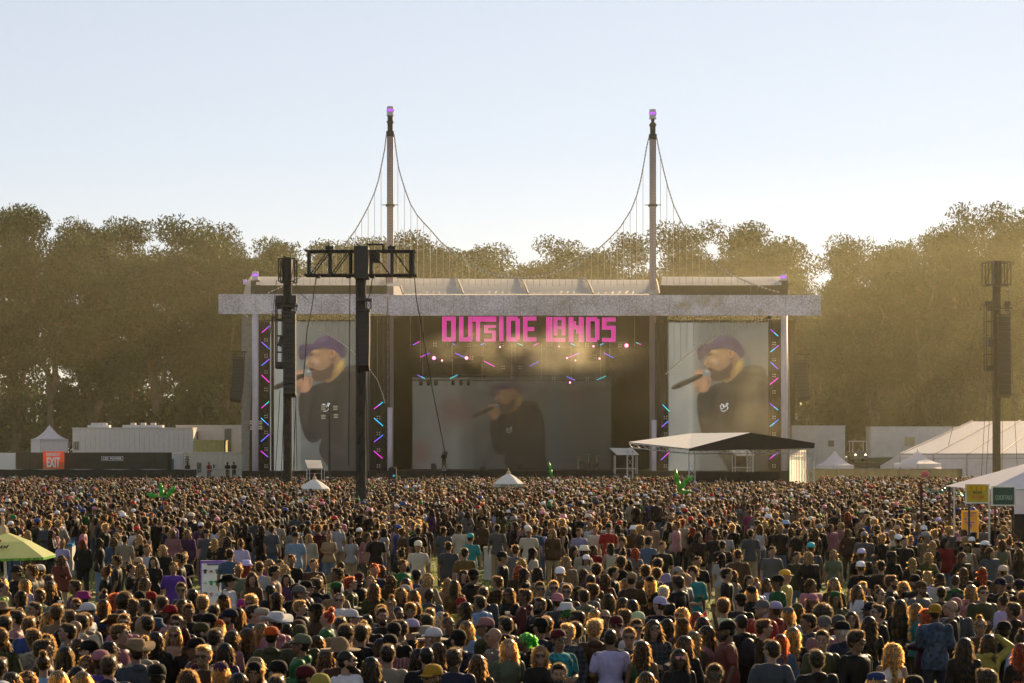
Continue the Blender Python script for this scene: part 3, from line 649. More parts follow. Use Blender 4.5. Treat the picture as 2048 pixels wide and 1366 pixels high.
CB = [('top row of centre lights just under the pink sign', 800, 1290, 692, YS+2.2, [(826,690,839,683,'p','m'),(900,683,910,690,'p','b'),(961,690,975,684,'b','p'),(1028,683,1045,691,'c','t'),(1067,691,1082,684,'m','m'),(1134,683,1150,691,'b','c'),(1200,690,1213,684,'c','b'),(1272,685,1282,689,'t','m')],[(870,689),(938,690),(1004,689),(1106,690),(1174,690),(1240,691)],[(1187,692.5,2.2),(1253,691,4.2),(1000,694,1.8),(1118,693,1.5)]),
      ('middle row of centre lights below the pink sign', 820, 1240, 722, YS+6.5, [(841,714,860,706,'m','p'),(910,706,932,716,'p','b'),(968,722,989,733,'m','m'),(1060,732,1077,723,'p','b'),(1137,715,1159,706,'m','p'),(1208,706,1227,716,'p','b')],[(943,716),(1006,735),(1040,735),(1190,713)],[(868,716,4.0),(933,716,3.6),(884,721,2.0),(1151,721,1.8),(1199,717,2.2),(1134,716,2)]),
      ('lowest row of lights on the truss over the centre screen', 825, 1222, 757, YS+12, [(835,750,850,757,'p','c'),(900,757,915,750,'t','c'),(1133,753,1150,761,'b','p'),(1193,760,1212,752,'c','t')],[(1107,757),(1175,758)],[(873,764,2.2),(1140,765,2.2)])]
pinkm = mat('pink_lamp', (1,.2,.4), emit=(1.0,.16,.42), es=3.0, var=0); hotm = mat('lamp_core', (1,.8,.8), emit=(1,.75,.8), es=4.0, var=0)
for nm, x0, x1, ty, Y, bl, dl, ll in CB:
    a = P((x0+x1)/2, ty, Y); t_ = thing('lighting_truss', nm, 'stage lights', (a.x, Y, a.z), 'lighting trusses over the stage')
    m = M(); truss(m, (P(x0,0,Y).x, Y+.6, P(0,ty-2,Y).z), (P(x1,0,Y).x, Y+.6, P(0,ty-2,Y).z), .5, .04, .8); part('truss', m, blk, t_)
    bars(t_, bl, Y-.2); dots(t_, dl, Y-.1)
    for x,y,r in ll:
        c_ = P(x,y,Y-.2); R_ = r*Y/F
        m = M(); m.smooth = True; m.lathe((c_.x,Y-.15,c_.z), [(0.01,-R_),(R_*.7,-R_*.7),(R_,0),(R_*.7,R_*.7),(.01,R_)], 12); s_ = part('moving_head_lamp', m, pinkm, t_)
        m = M(); m.smooth = True; R2 = R_*.5; m.lathe((c_.x,Y-.15-R_*.9,c_.z), [(0.01,-R2),(R2*.7,-R2*.7),(R2,0),(R2*.7,R2*.7),(.01,R2)], 10); part('lens', m, hotm, s_)
    if 'lowest' in nm:
        for x in (842,857,872,906,922,937):
            c_ = P(x, 764, Y-.3); m = M(); m.lathe((c_.x,Y-.3,c_.z), [(.12,-.35),(.2,-.2),(.16,.1),(.05,.3)], 10); part('moving_head_lamp', m, blk, t_)
    hg = M()
    for x in np.linspace(x0+20, x1-20, 7):
        hg.bar((P(x,0,Y).x, Y+.6, a.z), (P(x,0,Y).x, Y+.6, P(0,632,Y).z), .03, 3)
    part('hoist_chains', hg, mat('rope'), t_)
# ================================================================== towers, tents, cabins, signs
wire = mat('steel_wire', (.05,.05,.045), var=0)
def line_array(label, x0, x1, y0, y1, Y, n, curve=0.0, group='hanging loudspeaker arrays', hang=10):
    a = P((x0+x1)/2, y1, Y); t_ = thing('loudspeaker_array', label, 'loudspeakers', (a.x, Y, a.z), group)
    W_ = (x1-x0)*Y/F; z0 = P(0,y0,Y).z; z1 = P(0,y1,Y).z; H = (z0-z1)/n; xm = a.x; ang = 0; px = 0; z = z0
    for i in range(n):
        t = i/(n-1); ang = curve*t*t; m = M(); m.cbox((xm+curve*.9*t*t*(z0-z1)*.25, Y+.15-0.8*t*t*.6, z0-H*(i+.5)), (W_, .7, H*.94), ry=-ang*.5, rx=-.35*t)
        c_ = part('cabinet', m, mat('speaker_black', (.02,.02,.02), rough=.6), t_)
    m = M(); m.box((xm-W_*.55, Y-.1, z0+.02), (xm+W_*.55, Y+.5, z0+.14)); truss(m, (xm-W_*.4, Y+.2, z0+.15), (xm-W_*.4, Y+.2, z0+hang*Y/F), .2, .02, .5)
    truss(m, (xm+W_*.4, Y+.2, z0+.15), (xm+W_*.4, Y+.2, z0+hang*Y/F), .2, .02, .5); m.box((xm-W_*.7, Y, z0+hang*Y/F), (xm+W_*.7, Y+.45, z0+hang*Y/F+.12))
    part('rigging_frame', m, blk, t_)
    return t_
line_array('black speaker array hanging left of the stage beside the trees', 466, 488, 717, 802, YS-1, 12, -.25, hang=12)
line_array('sunlit-edged black speaker array hanging right of the stage', 1590, 1614, 724, 800, YS-1, 11, .3, hang=14)

def delay_tower(label, x, ybase, ytop, colw, s, headbox):
    Y = F/s; c = P(x, ybase, Y); t_ = thing('delay_tower', label, 'speaker tower', (c.x, Y, 0), 'black delay towers in the crowd')
    r = colw/2/s; zt = P(0, ytop, Y).z
    m = M()
    for sx in (-1,1):
        for sy in (-1,1): m.box((c.x+sx*r-.05*sx-.05, Y+sy*r-.05, 0), (c.x+sx*r-.05*sx+.05, Y+sy*r+.05, zt))
    m.box((c.x-r*.86, Y-r*.8, 0), (c.x+r*.86, Y+r*.8, zt-.4))
    z = .3
    while z < zt-.5:
        m.bar((c.x-r,Y-r-.02,z),(c.x+r,Y-r-.02,z+.5),.03,4); m.bar((c.x+r,Y-r-.02,z+.5),(c.x-r,Y-r-.02,z+1.0),.03,4); z += 1.0
    part('mast_column', m, mat('tower_black', (.028,.026,.022), rough=.6, var=.3, scale=3), t_)
    m = M(); m.box((c.x-1.6,Y-1.6,0.01),(c.x+1.6,Y+1.6,.35)); part('base_ballast', m, blk, t_)
    if headbox:
        m = M(); w2 = headbox; zb = P(0, ytop+45, Y).z
        for zz in (zb, zt): 
            for yy in (Y-.6,Y+.6): m.bar((c.x-w2,yy,zz),(c.x+w2,yy,zz),.045,4)
        for xx in np.linspace(-w2, w2, 5):
            for yy in (Y-.6,Y+.6): m.bar((c.x+xx,yy,zb),(c.x+xx,yy,zt),.045,4)
        for k in range(4): m.bar((c.x-w2+w2*k/2,Y-.6,zb),(c.x-w2+w2*(k+1)/2,Y-.6,zt),.03,4)
        m.box((c.x-r*1.1,Y-.5,zb-.1),(c.x+r*1.1,Y+.5,zt+.1)); part('head_block', m, blk, t_)
    return t_, c, Y, zt, r
def guy(t_, a, b): 
    m = M(); m.path([a,(a+b)/2-Vector((0,0,.25)),b], .022, 4); part('guy_wire', m, wire, t_)
def work_platform(t_, xa, xb, y0, y1, Y, sgn):
    "open cage with motors hanging beside the column"
    m = M(); a = P(xa,y1,Y); b = P(xb,y0,Y)
    for xx in (a.x,b.x):
        for yy in (Y-.5,Y+.3): m.bar((xx,yy,a.z),(xx,yy,b.z),.04,4)
    n = 4
    for i in range(n+1):
        z = a.z+(b.z-a.z)*i/n
        for yy in (Y-.5,Y+.3): m.bar((a.x,yy,z),(b.x,yy,z),.03,4)
    part('cage', m, blk, t_)
    m = M()
    m.cbox(((a.x+b.x)/2, Y-.1, b.z+.1), (abs(b.x-a.x)*1.3,.5,.35)); m.cbox(((a.x+b.x)/2+.1, Y-.1, a.z+(b.z-a.z)*.42), (abs(b.x-a.x)*.6,.5,.7), ry=.3)
    m.cbox(((a.x+b.x)/2, Y-.1, a.z+.2), (abs(b.x-a.x)*.9,.5,.45)); part('hoist_motor', m, blk, t_)
# tower A
t_, c, Y, zt, r = delay_tower('black speaker tower left of the tallest lattice-headed tower', 575.5, 1017, 519, 16, 31, .52)
work_platform(t_, 553, 566, 607, 737, Y-.3, -1)
m = M(); 
for x in (560, 588): m.cbox((P(x,0,Y).x, Y-.4, P(0,600,Y).z), (.42,.6,.5)); m.cbox((P(x,0,Y).x, Y-.4, P(0,612,Y).z), (.25,.4,.45))
m.bar(P(552,611,Y-.4), P(596,611,Y-.4), .06); part('motor_beam', m, blk, t_)
line_array('tall black speaker array on the left delay tower beside the screen man', 567, 591, 627, 792, Y-1.0, 16, .05, hang=14)
guy(t_, P(553,560,Y), P(536,700,Y+3)); guy(t_, P(590,565,Y), P(617,600,Y)); guy(t_, P(588,600,Y), P(594,940,Y-1)); guy(t_, P(560,780,Y-.5), P(550,955,Y-1))
for (xa,ya,xb,yb) in ((586,630,589,950),(568,800,562,960),(592,795,586,955)): guy(t_, P(xa,ya,Y-.9), P(xb,yb,Y-1.2))
# tower B (nearest)
t_, c, Y, zt, r = delay_tower('tallest black speaker tower with wide lattice T-head, nearest the camera', 722, 1070, 495, 19.5, 44, 0)
m = M(); y0, y1 = 503, 551
a = P(617,y0,Y); b = P(829,y0,Y); zb = P(0,y1,Y).z
for yy in (Y-.4, Y+.4):
    m.bar((a.x-.1,yy,a.z),(b.x+.05,yy,a.z),.042,4); m.bar((a.x-.15,yy,zb),(b.x+.1,yy,zb),.052,4)
    for x in (618,660,701,742,784,821,826): m.bar((P(x,0,Y).x,yy,zb),(P(x,0,Y).x,yy,a.z),.048,4)
    for (x1,x2) in ((622,657),(664,698),(744,781),(788,822)):
        d = x1 < 700; m.bar((P(x1,0,Y).x,yy,zb if d else a.z),(P(x2,0,Y).x,yy,a.z if d else zb),.028,4)
for x in (618,660,701,742,784,826):
    for z in (a.z, zb): m.bar((P(x,0,Y).x,Y-.55,z),(P(x,0,Y).x,Y+.55,z),.04,4)
hd = part('lattice_head', m, blk, t_)
m = M(); rect(m, 708, 492, 736, 556, Y-.55, 1.1); m.cbox(P(753,515,Y), (.34,.35,.46)); m.cbox(P(748,503,Y), (.3,.3,.12))
for x in (660,784): m.box((P(x-8,0,Y).x,Y-.3,a.z+.08),(P(x+8,0,Y).x,Y+.3,a.z+.22)); m.bar((P(x-3,0,Y).x,Y,a.z),(P(x-3,0,Y).x,Y,a.z+.3),.05); 
m.bar((P(735,0,Y).x,Y-.5,P(0,491,Y).z),(P(768,0,Y).x,Y-.5,P(0,491,Y).z),.04,4); m.bar((P(768,0,Y).x,Y-.5,P(0,491,Y).z),(P(768,0,Y).x,Y-.5,a.z),.05,4)
for x in (636,697,745,820): m.cbox(P(x,553,Y), (.2,.3,.15))
part('head_machinery', m, blk, hd)
line_array('black speaker array hanging from the tallest lattice-headed tower', 716, 739, 624, 738, Y-.9, 12, .02, hang=22)
guy(t_, P(632,556,Y), P(614,660,Y+2)); guy(t_, P(614,660,Y+2), P(606,760,Y+6)); guy(t_, P(829,556,Y), P(836,615,Y+2)); guy(t_, P(836,615,Y+2), P(890,905,Y+10))
guy(t_, P(700,556,Y), P(697,930,Y)); guy(t_, P(745,556,Y), P(734,600,Y)); guy(t_, P(737,740,Y-.8), P(739,955,Y-.8)); guy(t_, P(731,740,Y-.8), P(735,985,Y-.8))
# tower C
t_, c, Y, zt, r = delay_tower('black speaker tower standing in front of the right marquee', 1993, 985, 525, 12.5, 24, 1.05)
work_platform(t_, 1970, 1985, 610, 742, Y-.3, -1)
m = M()
for x in (1976, 2011): m.cbox((P(x,0,Y).x, Y-.4, P(0,608,Y).z), (.5,.6,.35)); m.cbox((P(x,0,Y).x, Y-.4, P(0,618,Y).z), (.35,.4,.5))
part('motor_beam', m, blk, t_)
line_array('tall black speaker array on the right delay tower', 1996, 2020, 632, 793, Y-1.0, 15, -.04, hang=14)
guy(t_, P(1972,570,Y), P(1880,960,Y+6)); guy(t_, P(1983,745,Y-.6), P(1972,960,Y-1)); guy(t_, P(1974,745,Y-.6), P(1962,965,Y-1)); guy(t_, P(2005,800,Y-.6), P(2004,950,Y-1)); guy(t_, P(2016,570,Y), P(2036,960,Y-1))

# floodlight masts
def flood_mast(label, x, ybase, ytop, s, heads):
    Y = F/s; c = P(x, ybase, Y); t_ = thing('floodlight_mast', label, 'floodlight', (c.x, Y, 0), 'floodlight masts by the stage')
    zt = P(0,ytop,Y).z; m = M(); m.bar((c.x,Y,0),(c.x,Y,zt*.5),.10,8); m.bar((c.x,Y,zt*.5),(c.x,Y,zt),.06,8)
    m.bar(P(x-17,ytop+14,Y), P(x+17,ytop+14,Y), .05, 5); part('pole', m, blk, t_)
    for dx,dy in heads:
        p = P(x+dx,ytop+dy,Y); m = M(); m.cbox(p, (.44,.22,.42), rx=.25); h_ = part('lamp_head', m, blk, t_)
        for dz in (-.1,.1):
            m = M(); m.cbox((p.x,Y-.14,p.z+dz), (.36,.05,.15), rx=.25); part('lamp_lens', m, mat('lens_warm', (.65,.58,.42), rough=.2), h_)
flood_mast('slim floodlight mast in front of the left screen man', 659, 975, 812, 25, [(-12,4),(12,4),(-12,22),(13,20)])
flood_mast('slim floodlight mast in front of the lilac column, stage left', 512, 975, 840, 22, [(-9,5),(9,5),(-8,16),(9,15)])
# follow spot tower
Y = F/43; c = P(785, 1065, Y); t_ = thing('follow_spot', 'small truss tower with a spotlight just right of the tallest tower base', 'spotlight tower', (c.x,Y,0))
m = M(); truss(m, (c.x,Y,0), (c.x,Y,P(0,960,Y).z), .28, .02, .4); part('tower_truss', m, blk, t_)
m = M(); p = P(785,947,Y); m.cbox(p, (.36,.35,.55)); m.cbox((p.x,Y-.2,p.z+.24), (.2,.2,.14)); b_ = part('spot_body', m, blk, t_)
m = M(); m.cbox((p.x+.08,Y-.2,p.z-.1), (.1,.05,.1)); part('spot_lens', m, mat('teal_lens', (.1,.4,.45), emit=(.05,.35,.4), es=.6), b_)

# camera and guest platforms with small canopies
def platform(label, xa, xb, yroof0, yroof1, s, tilt):
    Y = F/s; a = P(xa, 0, Y).x; b = P(xb, 0, Y).x; z0 = P(0,yroof0,Y).z; z1 = P(0,yroof1,Y).z
    t_ = thing('viewing_platform', label, 'platform', ((a+b)/2, Y, 0), 'small canopied platforms')
    m = M()
    for x in (a+.35,b-.1):
        for y in (Y,Y+2.0): m.bar((x,y,0),(x,y,z1-.05),.035,5)
    for z in (.8,1.7,2.2):
        if z < z1-.3:
            for y in (Y,Y+2): m.bar((a+.35,y,z),(b-.1,y,z),.025,4)
    m.bar((a+.35,Y,.1),(b-.1,Y,1.7),.02,4); m.bar((b-.1,Y,.1),(a+.35,Y,1.7),.02,4)
    part('scaffold_frame', m, steel, t_)
    m = M(); m.box((a+.3,Y-.1,1.68),(b-.05,Y+2.1,1.76)); part('platform_floor', m, drape, t_)
    m = M(); m.smooth = False
    if tilt > 0: m.add([(a,Y+2.2,z0),(b-.35,Y+2.2,z0-.02),(b,Y-.3,z1),(a+.45,Y-.3,z1)],[(0,1,2,3)])
    else: m.add([(a,Y-.3,z0),(b,Y-.3,z0),(b,Y+2.2,z1),(a,Y+2.2,z1)],[(0,1,2,3)])
    m.v += [(x,y,z+.05) for x,y,z in m.v[:4]]; m.f += [(4,5,6,7),(0,1,5,4),(1,2,6,5),(2,3,7,6),(3,0,4,7)]
    part('canopy', m, tarp, t_)
    m = M(); m.box((a+.38,Y+1.9,z1-.9),(b-.13,Y+1.95,z1-.1)); part('rear_screen', m, drape, t_)
platform('small canopied platform above the churro umbrella', 603, 646, 922, 937, 30, 1)
platform('small canopied scaffold platform left of the low black gable roof', 1222, 1277, 897, 910, 25, 1)
platform('small canopied platform under the low black gable roof', 1462, 1508, 899, 911, 24, 1)

# low gable roof over the mixing position
Y0 = F/30; t_ = thing('mixing_tent', 'low wide gabled roof on scaffold, white slope and black gable end', 'mixing tent', (P(1450,0,Y0).x, Y0, 0))
fr = [P(1378,898,Y0), P(1501,866,Y0), P(1630,888,Y0)]; D = 9.5; k_ = (Y0+D)
m = M(); A = [P(1378,897,Y0),P(1501,865,Y0),P(1630,886,Y0)]; B = [Vector((P(1256,884,Y0+D).x, Y0+D, P(0,884,Y0+D).z)), Vector((P(1382,866.5,Y0+D).x,Y0+D,P(0,866.5,Y0+D).z)), Vector((P(1500,884,Y0+D).x,Y0+D,P(0,884,Y0+D).z))]
m.add(A+B, [(0,1,4,3),(1,2,5,4)]); part('roof_skin', m, mat('cream_tarp', (.85,.80,.70), rough=.45, trans=.15, var=.05), t_)
m = M(); dz = Vector((0,0,-.04)); G0 = [p+Vector((0,-.03,0)) for p in A]
m.add([G0[0],G0[1],G0[2],G0[2]+Vector((-.05,0,-.35)),Vector((P(1378,902,Y0).x,Y0-.03,P(0,902,Y0).z))], [(0,1,2,3,4)]); part('gable_end', m, mat('gable_shade', (.03,.028,.025), rough=.9), t_)  # gable faces away from the sun; its shade is put into the near-black colour
m = M()
truss(m, (P(1380,0,Y0).x,Y0+.5,P(0,903,Y0).z), (P(1626,0,Y0).x,Y0+.5,P(0,903,Y0).z), .3, .03, .6)
truss(m, (P(1380,0,Y0).x,Y0+.5,P(0,903,Y0).z), (B[0].x+.2,Y0+D-.3,B[0].z-.25), .3, .03, .6)
for x,yy in ((1384,Y0+.5),(1622,Y0+.5),(1500,Y0+9),(1260,Y0+9)):
    xx = P(x,0,yy).x; truss(m, (xx,yy,0), (xx,yy,P(0,902,Y0).z), .4, .03, .5)
part('scaffold_frame', m, steel, t_)
m = M(); rect(m, 1392, 944, 1560, 975, Y0+.3, .1); part('front_barrier', m, drape, t_)
cu = M(); n = 22; a = P(1579,900,Y0-.2); b = P(1612,955,Y0-.2)
for i in range(n+1):
    t = i/n; x = a.x+(b.x-a.x)*t; y = Y0-.2+.12*math.sin(i*1.9); cu.v.append((x+.4*(1-t)*0,y,0.6)); cu.v.append((x,y,a.z))
for i in range(n): cu.f.append((2*i,2*i+2,2*i+3,2*i+1))
cu.smooth = True
solo('white_curtain', cu, mat('sheer_white', (.85,.83,.78), trans=.5, rough=.8), 'white gathered curtain hanging at the right end of the gable roof', 'curtain')
# equipment under the roof
for i,(x,w_,h_) in enumerate(((1375,12,22),(1395,14,14),(1486,18,24),(1530,14,18))):
    p = P(x, 945, Y0+3); m = M(); m.cbox((p.x,Y0+3,1.2), (w_/30,.6,h_/30)); m.cbox((p.x,Y0+2.9,1.2+h_/60+.12), (w_/45,.4,.2)); m.cbox((p.x-.05,Y0+3,.4), (w_/26,.7,.8))
    solo('equipment_rack', m, blk, ['leftmost dark rack of equipment under the gable roof','dark rack second from left under the gable roof','tall dark rack below the small canopy under the gable roof','rightmost dark rack beside the white curtain'][i], 'equipment rack', 'racks under the gable roof')

# ------------------------------------------------------------------ umbrellas
def umbrella(label, x, ytop, yrim, halfw, s, m_col, m_val, text=None, tcol=None, finial=True, nrib=8, lean=0, rot=.2, valh=.18, logo=False):
    Y = F/s; c = P(x, ytop, Y); r = halfw/s; zr = P(0,yrim,Y).z; t_ = thing('parasol', label, 'parasol', (c.x, Y, 0), 'food stall parasols')
    m = M(); m.bar((c.x+lean,Y,0),(c.x,Y,c.z-.02),.03,8); part('pole', m, steel, t_)
    cano = M(); n = nrib; rr = [(0.02,c.z),(r*.5,zr+(c.z-zr)*.60),(r,zr)]
    for (q,z) in rr:
        for i in range(n):
            a = 6.283*(i+rot)/n; cano.v.append((c.x+math.cos(a)*q, Y+math.sin(a)*q, z-(0.0)))
    for k in range(2):
        for i in range(n): cano.f.append((k*n+i,k*n+(i+1)%n,(k+1)*n+(i+1)%n,(k+1)*n+i))
    cc = part('canopy', cano, m_col, t_)
    v = M()
    for i in range(n):
        a = 6.283*(i+rot)/n; b = 6.283*(i+1+rot)/n; p = Vector((c.x+math.cos(a)*r, Y+math.sin(a)*r, zr)); q = Vector((c.x+math.cos(b)*r, Y+math.sin(b)*r, zr))
        v.quad(p, q, q+Vector((0,0,-valh)), p+Vector((0,0,-valh)))
    part('valance', v, m_val, t_)
    rb = M()
    for i in range(n):
        a = 6.283*(i+rot)/n; rb.bar((c.x,Y,zr+.25),(c.x+math.cos(a)*r*.98,Y+math.sin(a)*r*.98,zr-.03),.012,4)
    part('ribs', rb, steel, t_)
    if finial:
        f_ = M(); f_.lathe((c.x,Y,c.z-.03), [(.12,0),(.1,.1),(.03,.16),(.04,.24),(.01,.3)], 8); part('finial', f_, mat('tan_cloth', (.5,.35,.2)), t_)
    return t_, c, Y, r, zr
wm = mat('white_canvas', (.82,.80,.74), trans=.3, rough=.7, var=.05)
t_, c, Y, r, zr = umbrella('white parasol lettered CHURROS below the small left platform', 629, 957, 977, 31, 36, wm, mat('cream_valance', (.72,.70,.60), trans=.3), rot=.5, nrib=10)
T = text_m('PRETZELS', c.x-.55, zr-.09, Y-r-.03, .13, .75, bold=.02); part('lettering', T, mat('dark_green_ink', (.03,.08,.04)), t_, 'word PRETZELS in dark green')
T = text_m('CHURROS', c.x+.35, zr-.09, Y-r-.03, .13, .8, bold=.02); part('lettering', T, mat('dark_green_ink'), t_, 'word CHURROS in dark green')
t_, c, Y, r, zr = umbrella('white parasol lettered PRETZELS in front of the centre screen', 1017, 946, 967, 32, 36, wm, mat('cream_valance'), rot=.5, nrib=10)
T = text_m('CHURROS', c.x-.42, zr-.09, Y-r-.03, .13, .75, bold=.02); part('lettering', T, mat('dark_green_ink'), t_, 'word CHURROS in dark green')
T = text_m('PRETZELS', c.x+.45, zr-.09, Y-r-.03, .13, .8, bold=.02); part('lettering', T, mat('dark_green_ink'), t_, 'word PRETZELS in dark green')
gy = mat('pale_green_canvas', (.62,.66,.30), trans=.5, rough=.7, var=.08, scale=2)
t_, c, Y, r, zr = umbrella('pale green bar parasol at the left edge with dark lettering', 6, 1062, 1112, 108, 100, gy, mat('leafy_print', (.15,.38,.06), trans=.4, var=.6, scale=18), finial=True, nrib=6, lean=.15, rot=.5, valh=.05)
# lettering lies on the near canopy panel
a0 = 6.283*(3.5+.5)/6; apex = Vector((c.x,Y,c.z)); 
pA = Vector((c.x+math.cos(6.283*4.5/6)*r, Y+math.sin(6.283*4.5/6)*r, zr)); pB = Vector((c.x+math.cos(6.283*3.5/6)*r, Y+math.sin(6.283*3.5/6)*r, zr))
T = text_m('BACARDÍ', 0, 0, 0, .125, .66, bold=.03)
e1 = (pA-pB).normalized(); ctr = (pA+pB)/2*.68+apex*.32; e2 = (apex-(pA+pB)/2).normalized(); nn = e1.cross(e2).normalized()
ctr = Vector((c.x-.04, Y-r*.62, zr+(c.z-zr)*.42)); e1 = Vector((1,0,0)); e2 = (apex-Vector((c.x,Y-r*.9,zr))).normalized(); nn = Vector((0,-1,.45)).normalized()
T.v = [tuple(ctr+e1*v_[0]+e2*v_[2]+nn*(.03-v_[1])) for v_ in T.v]; part('lettering', T, mat('black_ink', (.02,.02,.02)), t_, 'dark word BACARDÍ on the front panel')
m = M(); cc = ctr+e2*.22+nn*.03; m.add([cc+e1*math.cos(i*.5236)*.14+e2*math.sin(i*.5236)*.08 for i in range(12)], [tuple(range(12))]); part('emblem', m, mat('maroon_ink', (.25,.03,.03)), t_, 'maroon oval emblem above the word')

# ------------------------------------------------------------------ peaked tents and marquees
tentm = mat('tent_white', (.80,.76,.80), trans=.4, rough=.6, var=.05, bump=.1)
def peak_tent(label, x0, x1, ytop, yeave, ybot, Y, walls=True, rz=.5):
    a = P(x0,0,Y).x; b = P(x1,0,Y).x; cx = (a+b)/2; ze = P(0,yeave,Y).z; zt = P(0,ytop,Y).z; zb = 0; R_ = (b-a)/2/(abs(math.cos(rz))+abs(math.sin(rz)))
    t_ = thing('peaked_tent', label, 'tent', (cx,Y,0), 'small white peaked tents')
    m = M(); m.smooth = False; n = 5; cor = []
    for i in range(4):
        an = math.pi/4+i*math.pi/2; x = R_*1.414*math.cos(an); y = R_*1.414*math.sin(an); cor.append(Vector((cx+x*math.cos(rz)-y*math.sin(rz), Y+x*math.sin(rz)+y*math.cos(rz), ze)))
    apex = Vector((cx,Y,zt)); K = 7
    for k in range(K+1):
        t = k/K; h = t**1.75
        for c_ in cor: m.v.append(tuple(Vector((apex.x+(c_.x-apex.x)*(1-t), apex.y+(c_.y-apex.y)*(1-t), ze+(zt-ze)*h))))
    for k in range(K):
        for i in range(4): m.f.append((4*k+i,4*k+(i+1)%4,4*k+4+(i+1)%4,4*k+4+i))
    part('roof', m, tentm, t_)
    m = M()
    for i in range(4):
        p, q = cor[i], cor[(i+1)%4]; m.quad(p,q,q+Vector((0,0,-.3)),p+Vector((0,0,-.3)))
    part('valance', m, tentm, t_)
    m = M()
    for c_ in cor: m.bar((c_.x,c_.y,0),(c_.x,c_.y,ze),.04,6)
    m.bar((cx,Y,ze),(cx,Y,zt+.12),.03,6); part('frame', m, steel, t_)
    if walls:
        for i in walls:
            m = M(); p, q = cor[i], cor[(i+1)%4]; m.quad(p+Vector((0,0,-.02)),q+Vector((0,0,-.02)),Vector((q.x,q.y,.02)),Vector((p.x,p.y,.02))); part('side_wall', m, tentm, t_)
YT = 205
peak_tent('small white peaked tent behind the emergency exit sign', 60, 138, 850, 878, 990, YT, (2,3,1), rz=.55)
peak_tent('small white peaked tent right of the gable roof end', 1633, 1706, 901, 930, 985, 172, (3,), rz=.55)
peak_tent('small white peaked tent in front of the big marquee', 1788, 1882, 901, 927, 985, 165, (3,), rz=.6)
# big marquee right
Y = 168; t_ = thing('big_marquee', 'large white ridge marquee at the right edge behind the delay tower', 'marquee', (P(1950,0,Y).x, Y, 0))
e0 = P(1800,908,Y); ridge_l = P(1945,843,Y+14); e1 = P(2200,908,Y); ridge_r = P(2230,840,Y+14)
m = M(); nb = 6
for i in range(nb):
    t0, t1 = i/nb, (i+1)/nb
    A = e0.lerp(e1,t0); B = e0.lerp(e1,t1); C = ridge_l.lerp(ridge_r,t1); D_ = ridge_l.lerp(ridge_r,t0)
    if i == 0: A = e0; D_ = ridge_l
    m.add([A,B,C,D_], [(0,1,2,3)])
bk = [Vector((p.x*(Y+28)/Y+.6, Y+28, e0.z)) for p in (e0,e1)]; m.add([ridge_l,ridge_r,bk[1],bk[0]], [(0,1,2,3)]); m.add([e0,ridge_l,bk[0]], [(0,1,2)])
part('roof', m, tentm, t_)
m = M(); m.quad(Vector((e0.x,Y,0)),Vector((e1.x,Y,0)),e1+Vector((0,0,-.02)),e0+Vector((0,0,-.02))); m.quad(Vector((e0.x,Y+28,0)),Vector((e0.x,Y,0)),e0,bk[0]); part('side_wall', m, tentm, t_)
m = M()
for i in range(nb+1):
    A = e0.lerp(e1,i/nb); D_ = ridge_l.lerp(ridge_r,i/nb); m.bar(A+Vector((0,-.05,.03)),D_+Vector((0,0,.06)),.07,5); m.bar((A.x,Y-.06,0),(A.x,Y-.06,A.z),.07,5)
m.bar(e0+Vector((0,-.06,0)), e1+Vector((0,-.06,0)), .06, 5); m.bar(e0+Vector((0,-.05,-.35)), e1+Vector((0,-.05,-.35)), .03, 5)
part('seam_frame', m, mat('seam_grey', (.42,.38,.38)), t_)
# bar tent bottom right
Y = F/72; t_ = thing('bar_tent', 'white bar tent at the right edge with dark side and lettered boards', 'bar tent', (P(2060,0,Y).x, Y, 0))
A = P(1962,976,Y+4); 
ev0 = P(1975,979,Y); ev1 = P(2170,979,Y); apx = P(2130,905,Y+2.2); bk0 = Vector((ev0.x-.2,Y+4.5,ev0.z)); bk1 = Vector((ev1.x,Y+4.5,ev0.z))
m = M(); m.add([ev0,ev1,apx,bk0,bk1], [(0,1,2),(3,0,2),(1,4,2),(4,3,2)]); part('roof', m, tentm, t_)
m = M(); x_ = P(2029,0,Y).x; m.box((x_,Y-.02,P(0,1028,Y).z),(ev1.x,Y+.02,ev0.z-.02)); part('valance', m, tentm, t_)
m = M(); m.box((P(2030,0,Y).x,Y+.05,0),(ev1.x,Y+.12,P(0,1027,Y).z)); part('dark_wall', m, drape, t_)
m = M()
for x in (ev0.x+.05,): m.bar((x,Y,0),(x,Y,ev0.z),.03,6); m.bar((x,Y+4.4,0),(x,Y+4.4,ev0.z),.03,6)
m.bar(ev0,Vector((ev1.x,Y,ev0.z)),.03,6); part('frame', m, steel, t_)
def board(name, label, cat, x0, y0, x1, y1, Y, frame_m, face_m, lines, extra=None, group=None, legs=None):
    a = P(x0,y1,Y); b = P(x1,y0,Y); t_ = thing(name, label, cat, ((a.x+b.x)/2, Y, 0), group)
    m = M(); m.box((a.x,Y,a.z),(b.x,Y+.06,b.z)); part('frame', m, frame_m, t_)
    bd = .06*(b.x-a.x); m = M(); m.box((a.x+bd,Y-.012,a.z+bd),(b.x-bd,Y+.001,b.z-bd)); part('face', m, face_m, t_)
    for (s_, px, py, hpx, wpx, mm_) in lines:
        c_ = P(px,py,Y); T = text_m(s_, c_.x, c_.z, Y-.02, hpx*Y/F, wpx*Y/F if wpx else None, bold=.01, depth=.003); part('lettering', T, mm_, t_, 'lettering '+s_)
    if legs:
        m = M()
        for x in legs: m.bar((P(x,0,Y).x,Y+.04,0),(P(x,0,Y).x,Y+.04,b.z),.03,6)
        part('post', m, blk, t_)
    return t_
